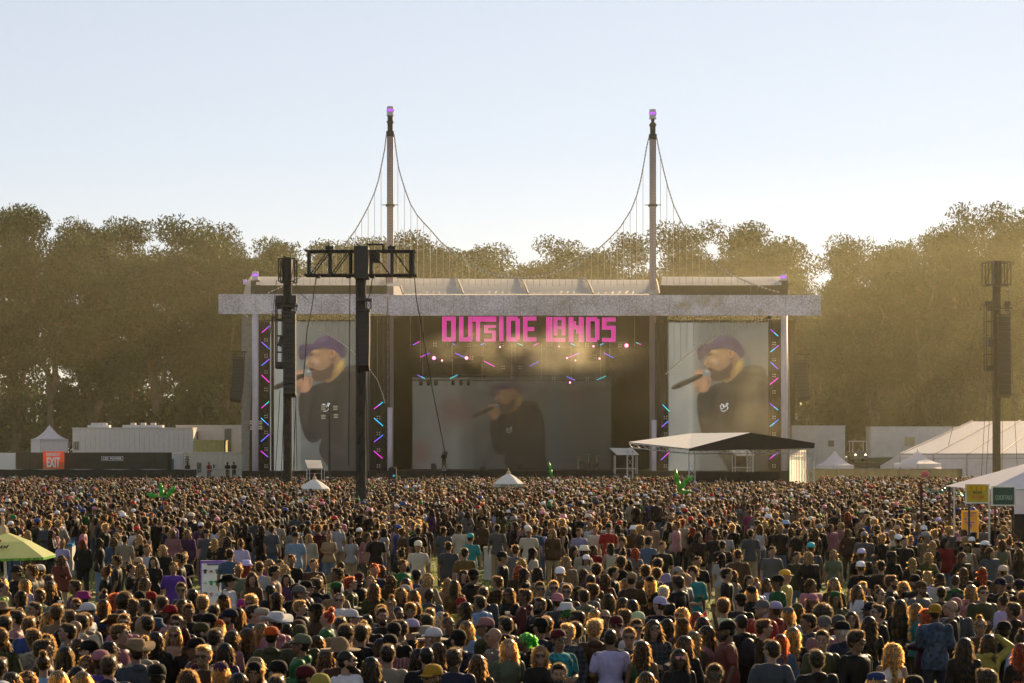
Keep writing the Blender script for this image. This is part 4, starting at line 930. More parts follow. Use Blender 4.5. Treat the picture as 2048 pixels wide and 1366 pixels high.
red_i = mat('red_ink', (.55,.05,.02)); wht = mat('white_ink', (.8,.8,.76)); gold = mat('gold_glow', (.75,.48,.02), trans=.4, var=.1); pale = mat('pale_frame', (.62,.60,.54))
t_ = board('menu_board', 'yellow lettered drinks board hanging left of the dark cocktails board', 'sign', 1931, 968, 1979, 1007, Y-.6, pale, mat('mustard', (.42,.32,.03), var=.1), [('BEER',1955,985,5,18,blk),('SELTZER',1955,994,6,26,red_i)], legs=(1939,))
for i in range(4):
    p = P(1937+i*10.2, 976, Y-.6); m = M(); m.box((p.x-.05,Y-.6-.03,p.z-.08),(p.x+.05,Y-.6-.013,p.z+.1)); part('glass_picture', m, gold, t_)
board('menu_board', 'dark green board lettered COCKTAILS under the bar tent corner', 'sign', 1983, 972, 2031, 1012, Y-.5, pale, mat('dark_green_board', (.03,.07,.05)), [('COCKTAILS',2007,995,9,34,mat('mint_ink', (.30,.48,.36)))], legs=(1991,2026))
tY = F/68
t_ = board('menu_banner', 'tall bright yellow price banner hanging by the bar tent', 'sign', 1923.5, 1021, 1957, 1077, tY, mat('sunny_yellow', (.80,.55,.10), trans=.45, var=.05), mat('sunny_yellow'), [('GOLDEN HOUR',1940,1026,2.5,22,mat('blue_ink', (.15,.2,.5))),('DRINKS',1940,1031,2.5,12,mat('blue_ink'))], legs=(1939,))
m = M(); p = P(1931,1038,tY); m.lathe((p.x,tY-.02,p.z), [(.0,-.04),(.04,-.02),(.04,.02),(0,.04)], 8); part('emblem', m, mat('blue_ink'), t_)
m = M(); p = P(1939,1045,tY); m.cbox((p.x,tY-.02,p.z), (.28,.01,.035), ry=-.05); m.cbox((p.x+.01,tY-.02,p.z-.1), (.1,.01,.1)); part('emblem', m, mat('purple_ink', (.3,.15,.5)), t_)
m = M(); a = P(1927,1091,tY-.6); b = P(1968,1091,tY-.6); m.box((a.x,tY-.6,0),(b.x,tY,a.z)); cou = M(); cou.box((a.x-.05,tY-.65,a.z+.002),(b.x+.05,tY+.05,a.z+.04))
t_ = thing('bar_counter', 'dark counter with a pale top below the yellow banner', 'counter', ((a.x+b.x)/2, tY-.3, 0)); part('counter_body', m, mat('olive_panel', (.06,.06,.035)), t_); part('counter_top', cou, pale, t_)
for i,(x,y0,s) in enumerate(((1842.5,963,64),(1898.5,966,66))):
    Yp = F/s; c = P(x,y0,Yp); m = M(); m.box((c.x-.035,Yp-.035,0),(c.x+.035,Yp+.035,c.z)); 
    for z in np.arange(.4,c.z,.5): m.box((c.x-.05,Yp-.05,z),(c.x+.05,Yp+.05,z+.06))
    solo('tall_post', m, mat('dark_red_steel', (.06,.02,.015)), ['slim dark post standing in the crowd, left of two near the bar','slim dark post just left of the yellow price banner'][i], 'post', 'slim dark posts by the bar')
# tinsel garland
m = M(); g_ = random.Random(9); Yp = F/65
pts = [(1850,975),(1862,982),(1875,985),(1886,981),(1897,976),(1910,985),(1922,990),(1932,992)]
for i in range(len(pts)-1):
    for j in range(5):
        t = j/5; q = P(pts[i][0]+(pts[i+1][0]-pts[i][0])*t, pts[i][1]+(pts[i+1][1]-pts[i][1])*t, Yp)
        for _ in range(7): d = Vector((g_.uniform(-1,1),g_.uniform(-1,1),g_.uniform(-1,1)))*.055; m.bar(q, q+d, .008, 3)
solo('tinsel_garland', m, mat('teal_tinsel', (.05,.30,.28), metal=.7, rough=.25), 'teal tinsel garland strung between the two dark posts', 'garland')

# ------------------------------------------------------------------ containers, cabins, fences behind the crowd
whitep = mat('white_cabin_paint', (.62,.60,.58), rough=.6, var=.08, scale=1.5)
ribw = mat('ribbed_white', (.60,.57,.55), rough=.6, var=.06)
def ribbed(m, x0, y0, x1, y1, Y, D=2.4, pitch=.28, z0=None):
    a = P(x0,y1,Y); b = P(x1,y0,Y); za = a.z if z0 is None else z0; m.box((a.x,Y,za),(b.x,Y+D,b.z))
    x = a.x+.1
    while x < b.x-.1: m.box((x,Y-.035,za+.08),(x+pitch*.45,Y-.002,b.z-.1)); x += pitch
def cabin(name, label, cat, x0, y0, x1, y1, Y, ma, wins=(), D=2.6, grp=None, ground=True, roof=None):
    a = P(x0,y1,Y); b = P(x1,y0,Y); t_ = thing(name, label, cat, ((a.x+b.x)/2,Y,0), grp); m = M(); ribbed(m,x0,y0,x1,y1,Y,D,.5,0 if ground else None); part('body', m, ma, t_)
    m = M(); m.box((a.x-.05,Y-.08,b.z+.002),(b.x+.05,Y+D+.05,b.z+.1)); part('roof', m, ma, t_)
    for (u0,v0,u1,v1,c_) in wins:
        p = P(u0,v1,Y); q = P(u1,v0,Y); m = M(); m.box((p.x,Y-.06,p.z),(q.x,Y-.037,q.z)); w_ = part('window', m, c_, t_)
        m = M(); 
        for (xa,za,xb,zb_) in ((p.x-.04,p.z-.04,q.x+.04,p.z),(p.x-.04,q.z,q.x+.04,q.z+.04),(p.x-.04,p.z,p.x,q.z),(q.x,p.z,q.x+.04,q.z)): m.box((xa,Y-.075,za),(xb,Y-.035,zb_))
        part('window_frame', m, whitep, w_)
    return t_
dkw = mat('dark_window', (.10,.10,.09), rough=.15); tanw = mat('tan_blind', (.42,.36,.22)); tealw = mat('teal_window', (.05,.16,.16), rough=.15)
cabin('site_cabin', 'long white ribbed trailer behind the dark power container', 'cabin', 145, 857, 385, 960, 203, ribw, [(147,883,158,900,dkw),(150,884,153,899,tanw)])
cabin('site_cabin', 'white trailer behind the yellow container left of the stage', 'cabin', 352, 852, 486, 960, 207, ribw, [(386,863,397,879,dkw),(449,857,463,903,dkw)])
cabin('shipping_container', 'pale yellow ribbed shipping container left of the stage', 'container', 388, 882, 448, 960, 201, mat('dull_yellow', (.42,.38,.14), var=.15))
cabin('site_cabin', 'small white cabin with teal window beside the dark container', 'cabin', 335, 908, 366, 975, 196, whitep, [(339,918,348,938,tealw)])
t_ = cabin('site_cabin', 'cream trailer with door and vertical lettering left of stage', 'cabin', 367, 906, 484, 975, 195, mat('cream_paint', (.68,.62,.50), var=.05), [(394,925,403,945,dkw),(426,929,430,936,dkw)])
p = P(374,923,195); T = text_m('VAN', 0,0,0,.45,1.0,bold=.02); T.v = [(p.x-v_[2],195-.05+v_[1],p.z+v_[0]) for v_ in T.v]; part('lettering', T, dkw, t_, 'vertical dark lettering')
m = M(); a = P(0,850,204)
for i,(x0,x1) in enumerate(((175,218),(245,325))):
    m = M(); a = P(x0,858,204.5); b = P(x1,850,204.5); m.box((a.x,204.5,P(0,857,203).z+.12),(b.x,205.6,b.z)); 
    for k in range(3): m.cbox((a.x+(k+1)*(b.x-a.x)/4,205,b.z+.1), (.5,.5,.25))
    solo('roof_unit', m, whitep, ['flat roof unit on the long white trailer near the peaked tent','long roof unit in the middle of the long white trailer'][i], 'roof unit')
Yc = 188; t_ = thing('power_container', 'long dark ribbed container with framed POWER lettering', 'container', (P(184,0,Yc).x, Yc, 0))
m = M(); ribbed(m, 32, 905, 335, 985, Yc, 2.4, .34, 0); part('body', m, mat('container_dark', (.045,.042,.03), rough=.7, var=.25, scale=1), t_)
m = M()
for x in (37,61,147,251): p = P(x,0,Yc).x; m.box((p-.06,Yc-.07,0),(p+.06,Yc-.036,P(0,906,Yc).z))
part('door_posts', m, mat('container_dark'), t_)
p = P(225,917,Yc); m = M(); wd, hd = 43*Yc/F, 8*Yc/F
for (xa,za,xb,zb_) in ((-1,-1,1,-.82),(-1,.82,1,1),(-1,-1,-.97,1),(.97,-1,1,1)): m.box((p.x+xa*wd/2,Yc-.10,p.z+za*hd/2),(p.x+xb*wd/2,Yc-.04,p.z+zb_*hd/2))
part('lettering_frame', m, wht, t_); part('lettering', text_m('CES', p.x-wd*.31, p.z, Yc-.08, hd*.55, wd*.26, bold=.03), wht, t_, 'letters CES'); part('lettering', text_m('POWER', p.x+wd*.17, p.z, Yc-.08, hd*.55, wd*.54, bold=.03), wht, t_, 'word POWER')
m = M(); rect(m, -20, 906, 31, 985, Yc, 2.0); solo('white_panel_wall', m, whitep, 'plain white panel at the left end of the dark container', 'wall')
Ye = 186; orange = mat('orange_vinyl', (.85,.17,.06), trans=.35, var=.04, rough=.5)
a = P(86,942,Ye); b = P(128.5,903,Ye); t_ = thing('exit_banner', 'bright orange banner with white letters EMERGENCY EXIT', 'sign', ((a.x+b.x)/2,Ye,a.z))
m = M(); m.box((a.x,Ye,a.z),(b.x,Ye+.04,b.z)); part('banner', m, orange, t_)
for s_, y, h_, w_ in (('EMERGENCY',909,6.5,29),('EXIT',924.5,20,27)):
    c_ = P(107,y,Ye); part('lettering', text_m(s_, c_.x, c_.z, Ye-.02, h_*Ye/F, w_*Ye/F, bold=.035), wht, t_, 'white word '+s_)
m = M()
for x in (86,107,128): xx = P(x,0,Ye).x; m.bar((xx,Ye+.08,0),(xx,Ye+.08,b.z),.04,5)
part('post', m, blk, t_)
def fence(label, x0, x1, y0, Y, ma):
    a = P(x0,0,Y).x; b = P(x1,0,Y).x; z = P(0,y0,Y).z; t_ = thing('scrim_fence', label, 'fence', ((a+b)/2,Y,0)); n = max(1,int((b-a)/2.4)); m = M(); K = n*6
    for i in range(K+1):
        x = a+(b-a)*i/K; y = Y+.05*math.sin(i*1.3); m.v += [(x,y,0.02),(x,y,z+.03*math.sin(i*.9))]
    for i in range(K): m.f.append((2*i,2*i+2,2*i+3,2*i+1))
    part('scrim', m, ma, t_); m = M()
    for i in range(n+1): x = a+(b-a)*i/n; m.bar((x,Y+.1,0),(x,Y+.1,z+.05),.03,5)
    m.bar((a,Y+.1,z),(b,Y+.1,z),.025,5); part('posts', m, steel, t_)
fence('low black scrim fence behind the crowd on the left', -30, 393, 939, 168, mat('black_scrim', (.03,.03,.026), rough=.95, var=.2))
olive = mat('olive_scrim', (.16,.145,.09), rough=.9, trans=.2, var=.12)
fence('low olive scrim fence behind the crowd on the right', 1612, 1925, 938, 158, olive)
fence('dark green scrim fence below the white cabin with one window', 1690, 1800, 915, 186, mat('green_scrim', (.06,.08,.05), rough=.9))
cabin('site_cabin', 'white cabin with small window just right of the stage', 'cabin', 1583, 853, 1690, 985, 198, whitep, [(1656,881,1668,893,dkw)])
cabin('site_cabin', 'long white cabin with one tan window before the marquee', 'cabin', 1741, 855, 1935, 915, 200, whitep, [(1809,874,1829,892,tanw)], ground=False)
m = M(); a = P(1745,0,200.6).x; b = P(1930,0,200.6).x
for x in np.linspace(a+.5,b-.5,7): m.box((x-.15,200.3,0),(x+.15,202.3,P(0,915,200).z-.01))
solo('cabin_supports', m, blk, 'dark supports under the long white cabin on the right', 'supports')
# portable barrier and crowd control rails
for i,(x0,x1,Y) in enumerate(((395,450,183),(452,486,184))):
    m = M(); a = P(x0,0,Y).x; b = P(x1,0,Y).x
    zt = P(0,939,Y).z; zb = zt-1.0
    for z in (zb,zt): m.bar((a,Y,z),(b,Y,z),.025,5)
    for x in np.arange(a,b,.22): m.bar((x,Y,zb),(x,Y,zt),.012,4)
    m.box((a,Y-.05,0.0),(b,Y+2.5,zb-.01)); solo('railed_platform', m, steel, ['low railed platform in front of the cream trailer','low railed platform close to the left end of the stage'][i], 'railing')
# parked cart with headlights
Y = 178; c = P(1721,0,Y); t_ = thing('utility_cart', 'small utility cart with two lit headlights, facing the camera', 'cart', (c.x,Y,0)); c = Vector((c.x,Y,0))
z0 = P(0,918,Y).z
m = M(); m.box((c.x-.65,Y,z0+.0),(c.x+.65,Y+2.4,z0+.6)); m.prism([(c.x-.6,z0+.6),(c.x-.55,z0+.75),(c.x+.55,z0+.75),(c.x+.6,z0+.6)],Y+.1,Y+.9); part('body', m, mat('cart_grey', (.12,.12,.11)), t_)
m = M(); m.box((c.x-.7,Y+.3,z0+1.55),(c.x+.7,Y+2.2,z0+1.63)); 
for x in (-.62,.62):
    for y in (.4,2.1): m.bar((c.x+x,Y+y,z0+.6),(c.x+x,Y+y,z0+1.55),.03,5)
part('roof', m, whitep, t_)
for sx in (-1,1):
    m = M(); m.lathe((c.x+sx*.45,Y-.02,z0+.38), [(.02,-.08),(.08,-.03),(.08,.03),(.02,.08)], 10); part('headlight', m, mat('headlight', (1,.9,.7), emit=(1,.78,.5), es=5, var=0), t_)
    for yy in (.35,2.0):
        m = M(); m.bar((c.x+sx*.6-.09,Y+yy,z0-.02),(c.x+sx*.6+.09,Y+yy,z0-.02),.28,14); part('wheel', m, blk, t_)
m = M(); m.box((c.x-2.5,Y-1,0),(c.x+2.5,Y+4,z0-.31)); solo('loading_ramp', m, mat('container_dark'), 'low dark platform carrying the utility cart', 'platform')
# red balloon
c = P(1850.5,950,148); m = M(); m.smooth = True; r = .33
m.lathe(c, [(.01,-r*1.1),(r*.5,-r*.85),(r*.9,-r*.35),(r,.1*r),(r*.85,.6*r),(r*.5,.9*r),(.01,r)], 16)
m.bar((c.x,c.y,c.z-r*1.15),(c.x+.05,c.y,1.6),.008,4); solo('balloon', m, mat('red_balloon', (.75,.22,.20), trans=.4, rough=.3), 'round salmon-red balloon floating above the far right crowd', 'balloon')
# inflatable green stick men
def inflatable(label, x, y0, s, sprawl):
    Y = F/s; c = P(x, y0, Y); o = Vector((c.x,Y,c.z)); m = M(); m.smooth = True
    for pts in sprawl:
        q = [P(px,py,Y)+Vector((0,.1*i,0)) for i,(px,py) in enumerate(pts)]
        rr = [.10]+[.12]*(len(q)-2)+[.06]; m.path(q, 0, 8, rr=rr)
        for v_, r_ in zip(q, rr): m.lathe(v_, [(.01,-r_),(r_*.75,-r_*.65),(r_,0),(r_*.75,r_*.65),(.01,r_)], 8)
    solo('inflatable_figure', m, mat('lime_vinyl', (.05,.42,.03), trans=.4, rough=.3, var=.05), label, 'inflatable toy', 'green inflatables held above the crowd')
inflatable('bright green long-armed inflatable held up before the gable roof', 1363, 975, 40, [[(1366,990),(1362,977),(1355,962),(1352,940)],[(1362,977),(1370,965),(1384,953)],[(1364,985),(1350,992),(1336,997)],[(1364,985),(1378,984),(1384,988)]])
inflatable('pair of green inflatable sticks raised in the left crowd', 330, 985, 44, [[(324,992),(322,980),(320,969)],[(334,994),(340,985),(348,974)],[(318,995),(306,993),(294,988)]])
inflatable('thin wavy green inflatable tube held up before the centre screen', 1100, 940, 29, [[(1103,952),(1101,940),(1098,925)]])
# merchandise boards
def merch(label, x0, y0, x1, y1, s):
    Y = F/s; a = P(x0,y1,Y); b = P(x1,y0,Y); t_ = thing('merchandise_board', label, 'sign board', ((a.x+b.x)/2,Y,0), 'white merchandise boards')
    pur = mat('purple_check', (.22,.10,.42), var=.5, scale=25); m = M(); m.box((a.x,Y,0.03),(b.x,Y+.05,b.z)); part('board', m, mat('board_white', (.72,.72,.70)), t_)
    W_ = b.x-a.x; H = b.z; fr_ = M(); bw = .04*W_
    fr_.box((a.x,Y-.01,0.03),(a.x+bw,Y-.001,b.z)); fr_.box((b.x-bw,Y-.01,.03),(b.x,Y-.001,b.z)); fr_.box((a.x+bw,Y-.01,b.z-.1*W_),(b.x-bw,Y-.001,b.z)); part('printed_border', fr_, pur, t_)
    T = text_m('MERCHANDISE', (a.x+b.x)/2, b.z-.13*W_-.01*W_, Y-.015, .06*W_, .5*W_, bold=.02); part('lettering', T, mat('navy_ink', (.05,.06,.2)), t_, 'word MERCHANDISE')
    cols = [(.03,.05,.05),(.35,.12,.03),(.08,.2,.12),(.02,.04,.05),(.3,.5,.45),(.02,.3,.08),(.02,.3,.08),(.03,.04,.25),(.15,.15,.14),(.5,.2,.2),(.4,.5,.6),(.04,.04,.3),(.2,.1,.45),(.5,.5,.5)]
    g2 = random.Random(4)
    for r in range(3):
        for c_ in range(4):
            cx = a.x+W_*(.17+.22*c_); cz = b.z-W_*(.40+.42*r); q = .085*W_*g2.uniform(.8,1.15); m = M()
            if (r+c_) % 3 != 1: m.prism([(cx-q*.55,cz-q),(cx+q*.55,cz-q),(cx+q*.55,cz+q*.3),(cx+q,cz+q*.1),(cx+q*1.1,cz+q*.6),(cx+q*.5,cz+q),(cx-q*.5,cz+q),(cx-q*1.1,cz+q*.6),(cx-q,cz+q*.1),(cx-q*.55,cz+q*.3)],Y-.012,Y-.001)
            else: m.prism([(cx-q,cz-q*.5),(cx+q,cz-q*.5),(cx+q*.7,cz+q*.4),(cx,cz+q*.8),(cx-q*.7,cz+q*.4)],Y-.012,Y-.001)
            i = (r*4+c_) % 14; part('printed_garment', m, mat('print_%d' % i, cols[i]), t_)
    m = M(); m.box((a.x-.03,Y-.35,.0),(a.x+.03,Y+.35,.028)); m.box((b.x-.03,Y-.35,.0),(b.x+.03,Y+.35,.028)); part('feet', m, blk, t_)
merch('white merchandise price board with purple border standing on open grass', 401, 1121, 456, 1192, 79)
merch('white merchandise board with purple top half hidden behind people', 586, 1148, 643, 1212, 84)
# recycling station
bing = mat('bin_green', (.02,.32,.08)); binb = mat('bin_blue', (.02,.22,.45)); binw = mat('bin_grey', (.5,.5,.48))
def bin_(label, x, y, s, ma, txt):
    Y = F/s; a = P(x-9,y,Y); b = P(x+9,y-9,Y); t_ = thing('recycling_bin', label, 'bin', ((a.x+b.x)/2,Y,0), 'recycling bins in the crowd')
    m = M(); m.box((a.x,Y-.02,a.z),(b.x,Y+.02,b.z)); part('sign_face', m, ma, t_); c_ = P(x,y-5,Y)
    part('lettering', text_m(txt, c_.x, c_.z, Y-.035, .05, .22, bold=.02), wht, t_, 'word '+txt)
    m = M(); m.box((a.x+.02,Y-.25,0.02),(b.x-.02,Y+.25,.95)); part('bin_body', m, binw, t_); m = M(); m.box((a.x,Y-.28,.952),(b.x,Y-.03,1.02)); m.bar((a.x+.04,Y,.9),(a.x+.04,Y,b.z),.012,4); m.bar((b.x-.04,Y,.9),(b.x-.04,Y,b.z),.012,4); part('lid', m, ma, t_)
bin_('green compost bin sign right of the pale green parasol tip', 108, 1092, 64, bing, 'COMPOST')
bin_('blue recycle bin sign right of the green compost bin', 140, 1092, 64, binb, 'RECYCLE')
bin_('blue recycle bin further back behind the green compost bin', 127, 1072, 58, binb, 'RECYCLE')
bin_('green compost bin right of the person in a white bucket hat', 1193, 1126, 78, bing, 'COMPOST')
bin_('grey-green bin beside the person in the teal shirt', 976, 1104, 66, mat('bin_pale', (.35,.40,.32)), 'LANDFILL')
# inflatable flame toy held above heads
Y = F/120; pts = [(1384,1258),(1390,1248),(1398,1238),(1406,1226),(1411,1222),(1413,1228),(1410,1240),(1406,1256),(1404,1268),(1396,1262)]
def toy(name, pts, ma): 
    m = M(); m.prism([(P(x,y,Y).x,P(x,y,Y).z) for x,y in pts][::-1], Y-.06, Y+.06); return m
t_ = thing('inflatable_cone', 'pink purple and blue pointed inflatable held above heads', 'inflatable toy', (P(1398,1260,Y).x,Y,P(0,1268,Y).z))
part('tip', toy('', [(1398,1240),(1405,1228),(1411,1222),(1413,1228),(1411,1241)], 0), mat('toy_red', (.65,.05,.10), trans=.3, rough=.3), t_)
part('middle', toy('', [(1387,1252),(1398,1240),(1411,1241),(1408,1254)], 0), mat('toy_magenta', (.45,.05,.40), trans=.3, rough=.3), t_)
part('foot', toy('', [(1387,1252),(1408,1254),(1405,1267),(1394,1262),(1384,1258)], 0), mat('toy_blue', (.05,.22,.5), trans=.3, rough=.3), t_)
# ================================================================== people
def capsule(m, p, q, r0, r1, n=10, sq=1.0, flat=None):
    "closed tapered limb; flat = (axis, factor) squeezes the section"
    p = Vector(p); q = Vector(q); d = (q-p).normalized(); u = d.orthogonal().normalized() if abs(d.z) > .95 else d.cross(Vector((0,0,1))).normalized(); v = d.cross(u)
    rings = []
    for a in (-75,-35): rings.append((p+d*math.sin(R(a))*r0, r0*math.cos(R(a))))
    rings.append((p, r0)); rings.append((q, r1))
    for a in (35,75): rings.append((q+d*math.sin(R(a))*r1, r1*math.cos(R(a))))
    vs = []
    for c, r in rings:
        for i in range(n):
            an = 6.2832*i/n; vs.append(c+u*math.cos(an)*r+v*math.sin(an)*r*sq)
    k = len(rings); fs = [(j*n+i, j*n+(i+1)%n, (j+1)*n+(i+1)%n, (j+1)*n+i) for j in range(k-1) for i in range(n)]
    fs += [tuple(range(n))[::-1], tuple(range((k-1)*n, k*n))]; m.add(vs, fs); return m
def ell(m, c, r, rot=None, n=14, k=9):
    c = Vector(c); vs = []; 
    for j in range(1,k):
        a = math.pi*j/k
        for i in range(n):
            b = 6.2832*i/n; q = Vector((math.sin(a)*math.cos(b)*r[0], math.sin(a)*math.sin(b)*r[1], math.cos(a)*r[2]))
            if rot: q = rot @ q
            vs.append(c+q)
    t = Vector((0,0,r[2])); b_ = Vector((0,0,-r[2]))
    if rot: t = rot@t; b_ = rot@b_
    vs += [c+t, c+b_]; T = len(vs)-2; B = T+1
    fs = [(j*n+i, (j+1)*n+i, (j+1)*n+(i+1)%n, j*n+(i+1)%n) for j in range(k-2) for i in range(n)]
    fs += [(T,i,(i+1)%n) for i in range(n)]+[(B,(k-2)*n+(i+1)%n,(k-2)*n+i) for i in range(n)]
    m.add(vs, fs); return m
def loft(m, secs, n=18):
    "stack of elliptical sections (z, rx, ry, cx, cy)"
    vs = []
    for z,rx,ry,cx,cy_ in secs:
        for i in range(n):
            a = 6.2832*i/n; ca, sa = math.cos(a), math.sin(a)
            vs.append((cx+math.copysign(abs(ca)**.85, ca)*rx, cy_+math.copysign(abs(sa)**.85, sa)*ry, z))
    k = len(secs); fs = [(j*n+i, j*n+(i+1)%n, (j+1)*n+(i+1)%n, (j+1)*n+i) for j in range(k-1) for i in range(n)]
    fs += [tuple(range(n))[::-1], tuple(range((k-1)*n, k*n))]; m.add(vs, fs); return m
def fuse(m, voxel, ratio, name, wrinkle=0.0, wf=9.0, smooth=0):
    "one continuous skin over overlapping shapes"
    o = bpy.data.objects.new('tmp', m.mesh('tmp')); COL.objects.link(o)
    r = o.modifiers.new('r', 'REMESH'); r.mode = 'VOXEL'; r.voxel_size = voxel
    if smooth: s_ = o.modifiers.new('s', 'SMOOTH'); s_.factor = .5; s_.iterations = smooth
    d = o.modifiers.new('d', 'DECIMATE'); d.ratio = ratio
    me = bpy.data.meshes.new_from_object(o.evaluated_get(bpy.context.evaluated_depsgraph_get())); me.name = name
    old = o.data; bpy.data.objects.remove(o); bpy.data.meshes.remove(old)
    if wrinkle:
        n = len(me.vertices); co = np.empty(n*3,'f'); me.vertices.foreach_get('co', co); co = co.reshape(-1,3); no = np.empty(n*3,'f'); me.vertices.foreach_get('normal', no); no = no.reshape(-1,3)
        x,y,z = co.T*wf; q = np.sin(x*1.7+2*np.sin(z*.9+y))*np.cos(z*1.3+1.5*np.sin(x*1.1))+.6*np.sin(z*2.9+x*2.2+y*3)
        co += no*(q*wrinkle)[:,None]; me.vertices.foreach_set('co', co.reshape(-1))
    me.shade_smooth(); me.update(); return me
def decim(me, ratio):
    o = bpy.data.objects.new('tmp', me); COL.objects.link(o); d = o.modifiers.new('d', 'DECIMATE'); d.ratio = ratio
    r = bpy.data.meshes.new_from_object(o.evaluated_get(bpy.context.evaluated_depsgraph_get())); bpy.data.objects.remove(o); return r
HEADZ = 1.608
def head_shape(m, c, rot, sc=1.0):
    def T(p): return c+rot@(Vector(p)*sc)
    def E(p, r): ell(m, T(p), tuple(x*sc for x in r), rot)
    E((0,.012,.03),(.076,.096,.088)); E((0,-.018,-.035),(.060,.068,.075)); E((0,-.045,-.085),(.034,.034,.030))
    E((0,-.088,.035),(.045,.018,.018)); E((0,-.100,-.012),(.014,.020,.020)); capsule(m, T((0,-.088,.028)), T((0,-.104,-.012)), .009*sc, .012*sc, 8)
    E((0,-.086,-.050),(.024,.014,.008)); E((0,-.083,-.064),(.020,.014,.008)); E((.04,-.062,-.01),(.022,.025,.022)); E((-.04,-.062,-.01),(.022,.025,.022))
    for s_ in (-1,1): E((s_*.078,.012,-.008),(.010,.020,.032))
def hand_shape(m, wr, d, side, s=1.0, curl=.5, up=None):
    "palm, four bent fingers and a thumb"
    d = d.normalized(); pn = Vector((-side,0,0)); pn = (pn-d*pn.dot(d))
    pn = pn.normalized() if pn.length > .1 else Vector((0,1,0)); ac = d.cross(pn).normalized()
    if ac.y > 0: ac = -ac                                            # thumb side faces forward
    rot = Matrix((ac, pn, d)).transposed()
    ell(m, wr+d*.045*s, (.038*s,.016*s,.052*s), rot)
    for i,(o_,l) in enumerate(((.032,.070),(.011,.080),(-.011,.074),(-.032,.058))):
        b = wr+d*.082*s+ac*o_*s; mid = b+(d*math.cos(curl)+pn*math.sin(curl)+ac*o_*1.8)*l*.5*s; tip = mid+(d*math.cos(curl*2)+pn*math.sin(curl*2)+ac*o_*1.2)*l*.5*s
        capsule(m, b, mid, .0095*s, .0088*s, 6); capsule(m, mid, tip, .0088*s, .0072*s, 6)
    b = wr+d*.025*s+ac*.030*s; mid = b+(d*.6+ac*.75+pn*.25).normalized()*.036*s; tip = mid+(d*.85+ac*.35+pn*.35).normalized()*.032*s
    capsule(m, b, mid, .012*s, .0105*s, 6); capsule(m, mid, tip, .0105*s, .008*s, 6)
ARM = {  # elbow, wrist, hand direction for the right side (x < 0); left is mirrored
 'down': ((-.255,.03,1.15),(-.275,-.05,.91),(.05,-.12,-1)), 'front': ((-.255,.02,1.16),(-.085,-.255,1.13),(.75,-.5,.25)),
 'cup': ((-.26,.04,1.15),(-.15,-.24,1.24),(.1,-.75,.5)), 'high': ((-.32,-.10,1.60),(-.22,-.16,1.83),(.05,-.1,1)),
 'head': ((-.40,-.02,1.53),(-.17,-.06,1.70),(.9,.1,.35)), 'pocket': ((-.29,.08,1.17),(-.205,-.02,.94),(.15,-.25,-1)),
 'back': ((-.27,.10,1.16),(-.275,.12,.92),(0,.1,-1)), 'fwd': ((-.255,-.05,1.16),(-.25,-.22,.98),(0,-.5,-1)), 'cross': ((-.25,-.02,1.16),(.07,-.19,1.19),(1,.05,.1))}
POSES = { 'a': ('down','down',0,0,0), 'h': ('front','front',0,-8,0), 'c': ('cup','down',15,0,0), 'p': ('high','down',0,6,0), 'g': ('head','pocket',0,0,0),
 'w': ('fwd','back',0,0,1), 'l': ('pocket','down',48,0,0), 'x': ('cross','cross',-20,0,0) }
PROTO = {}
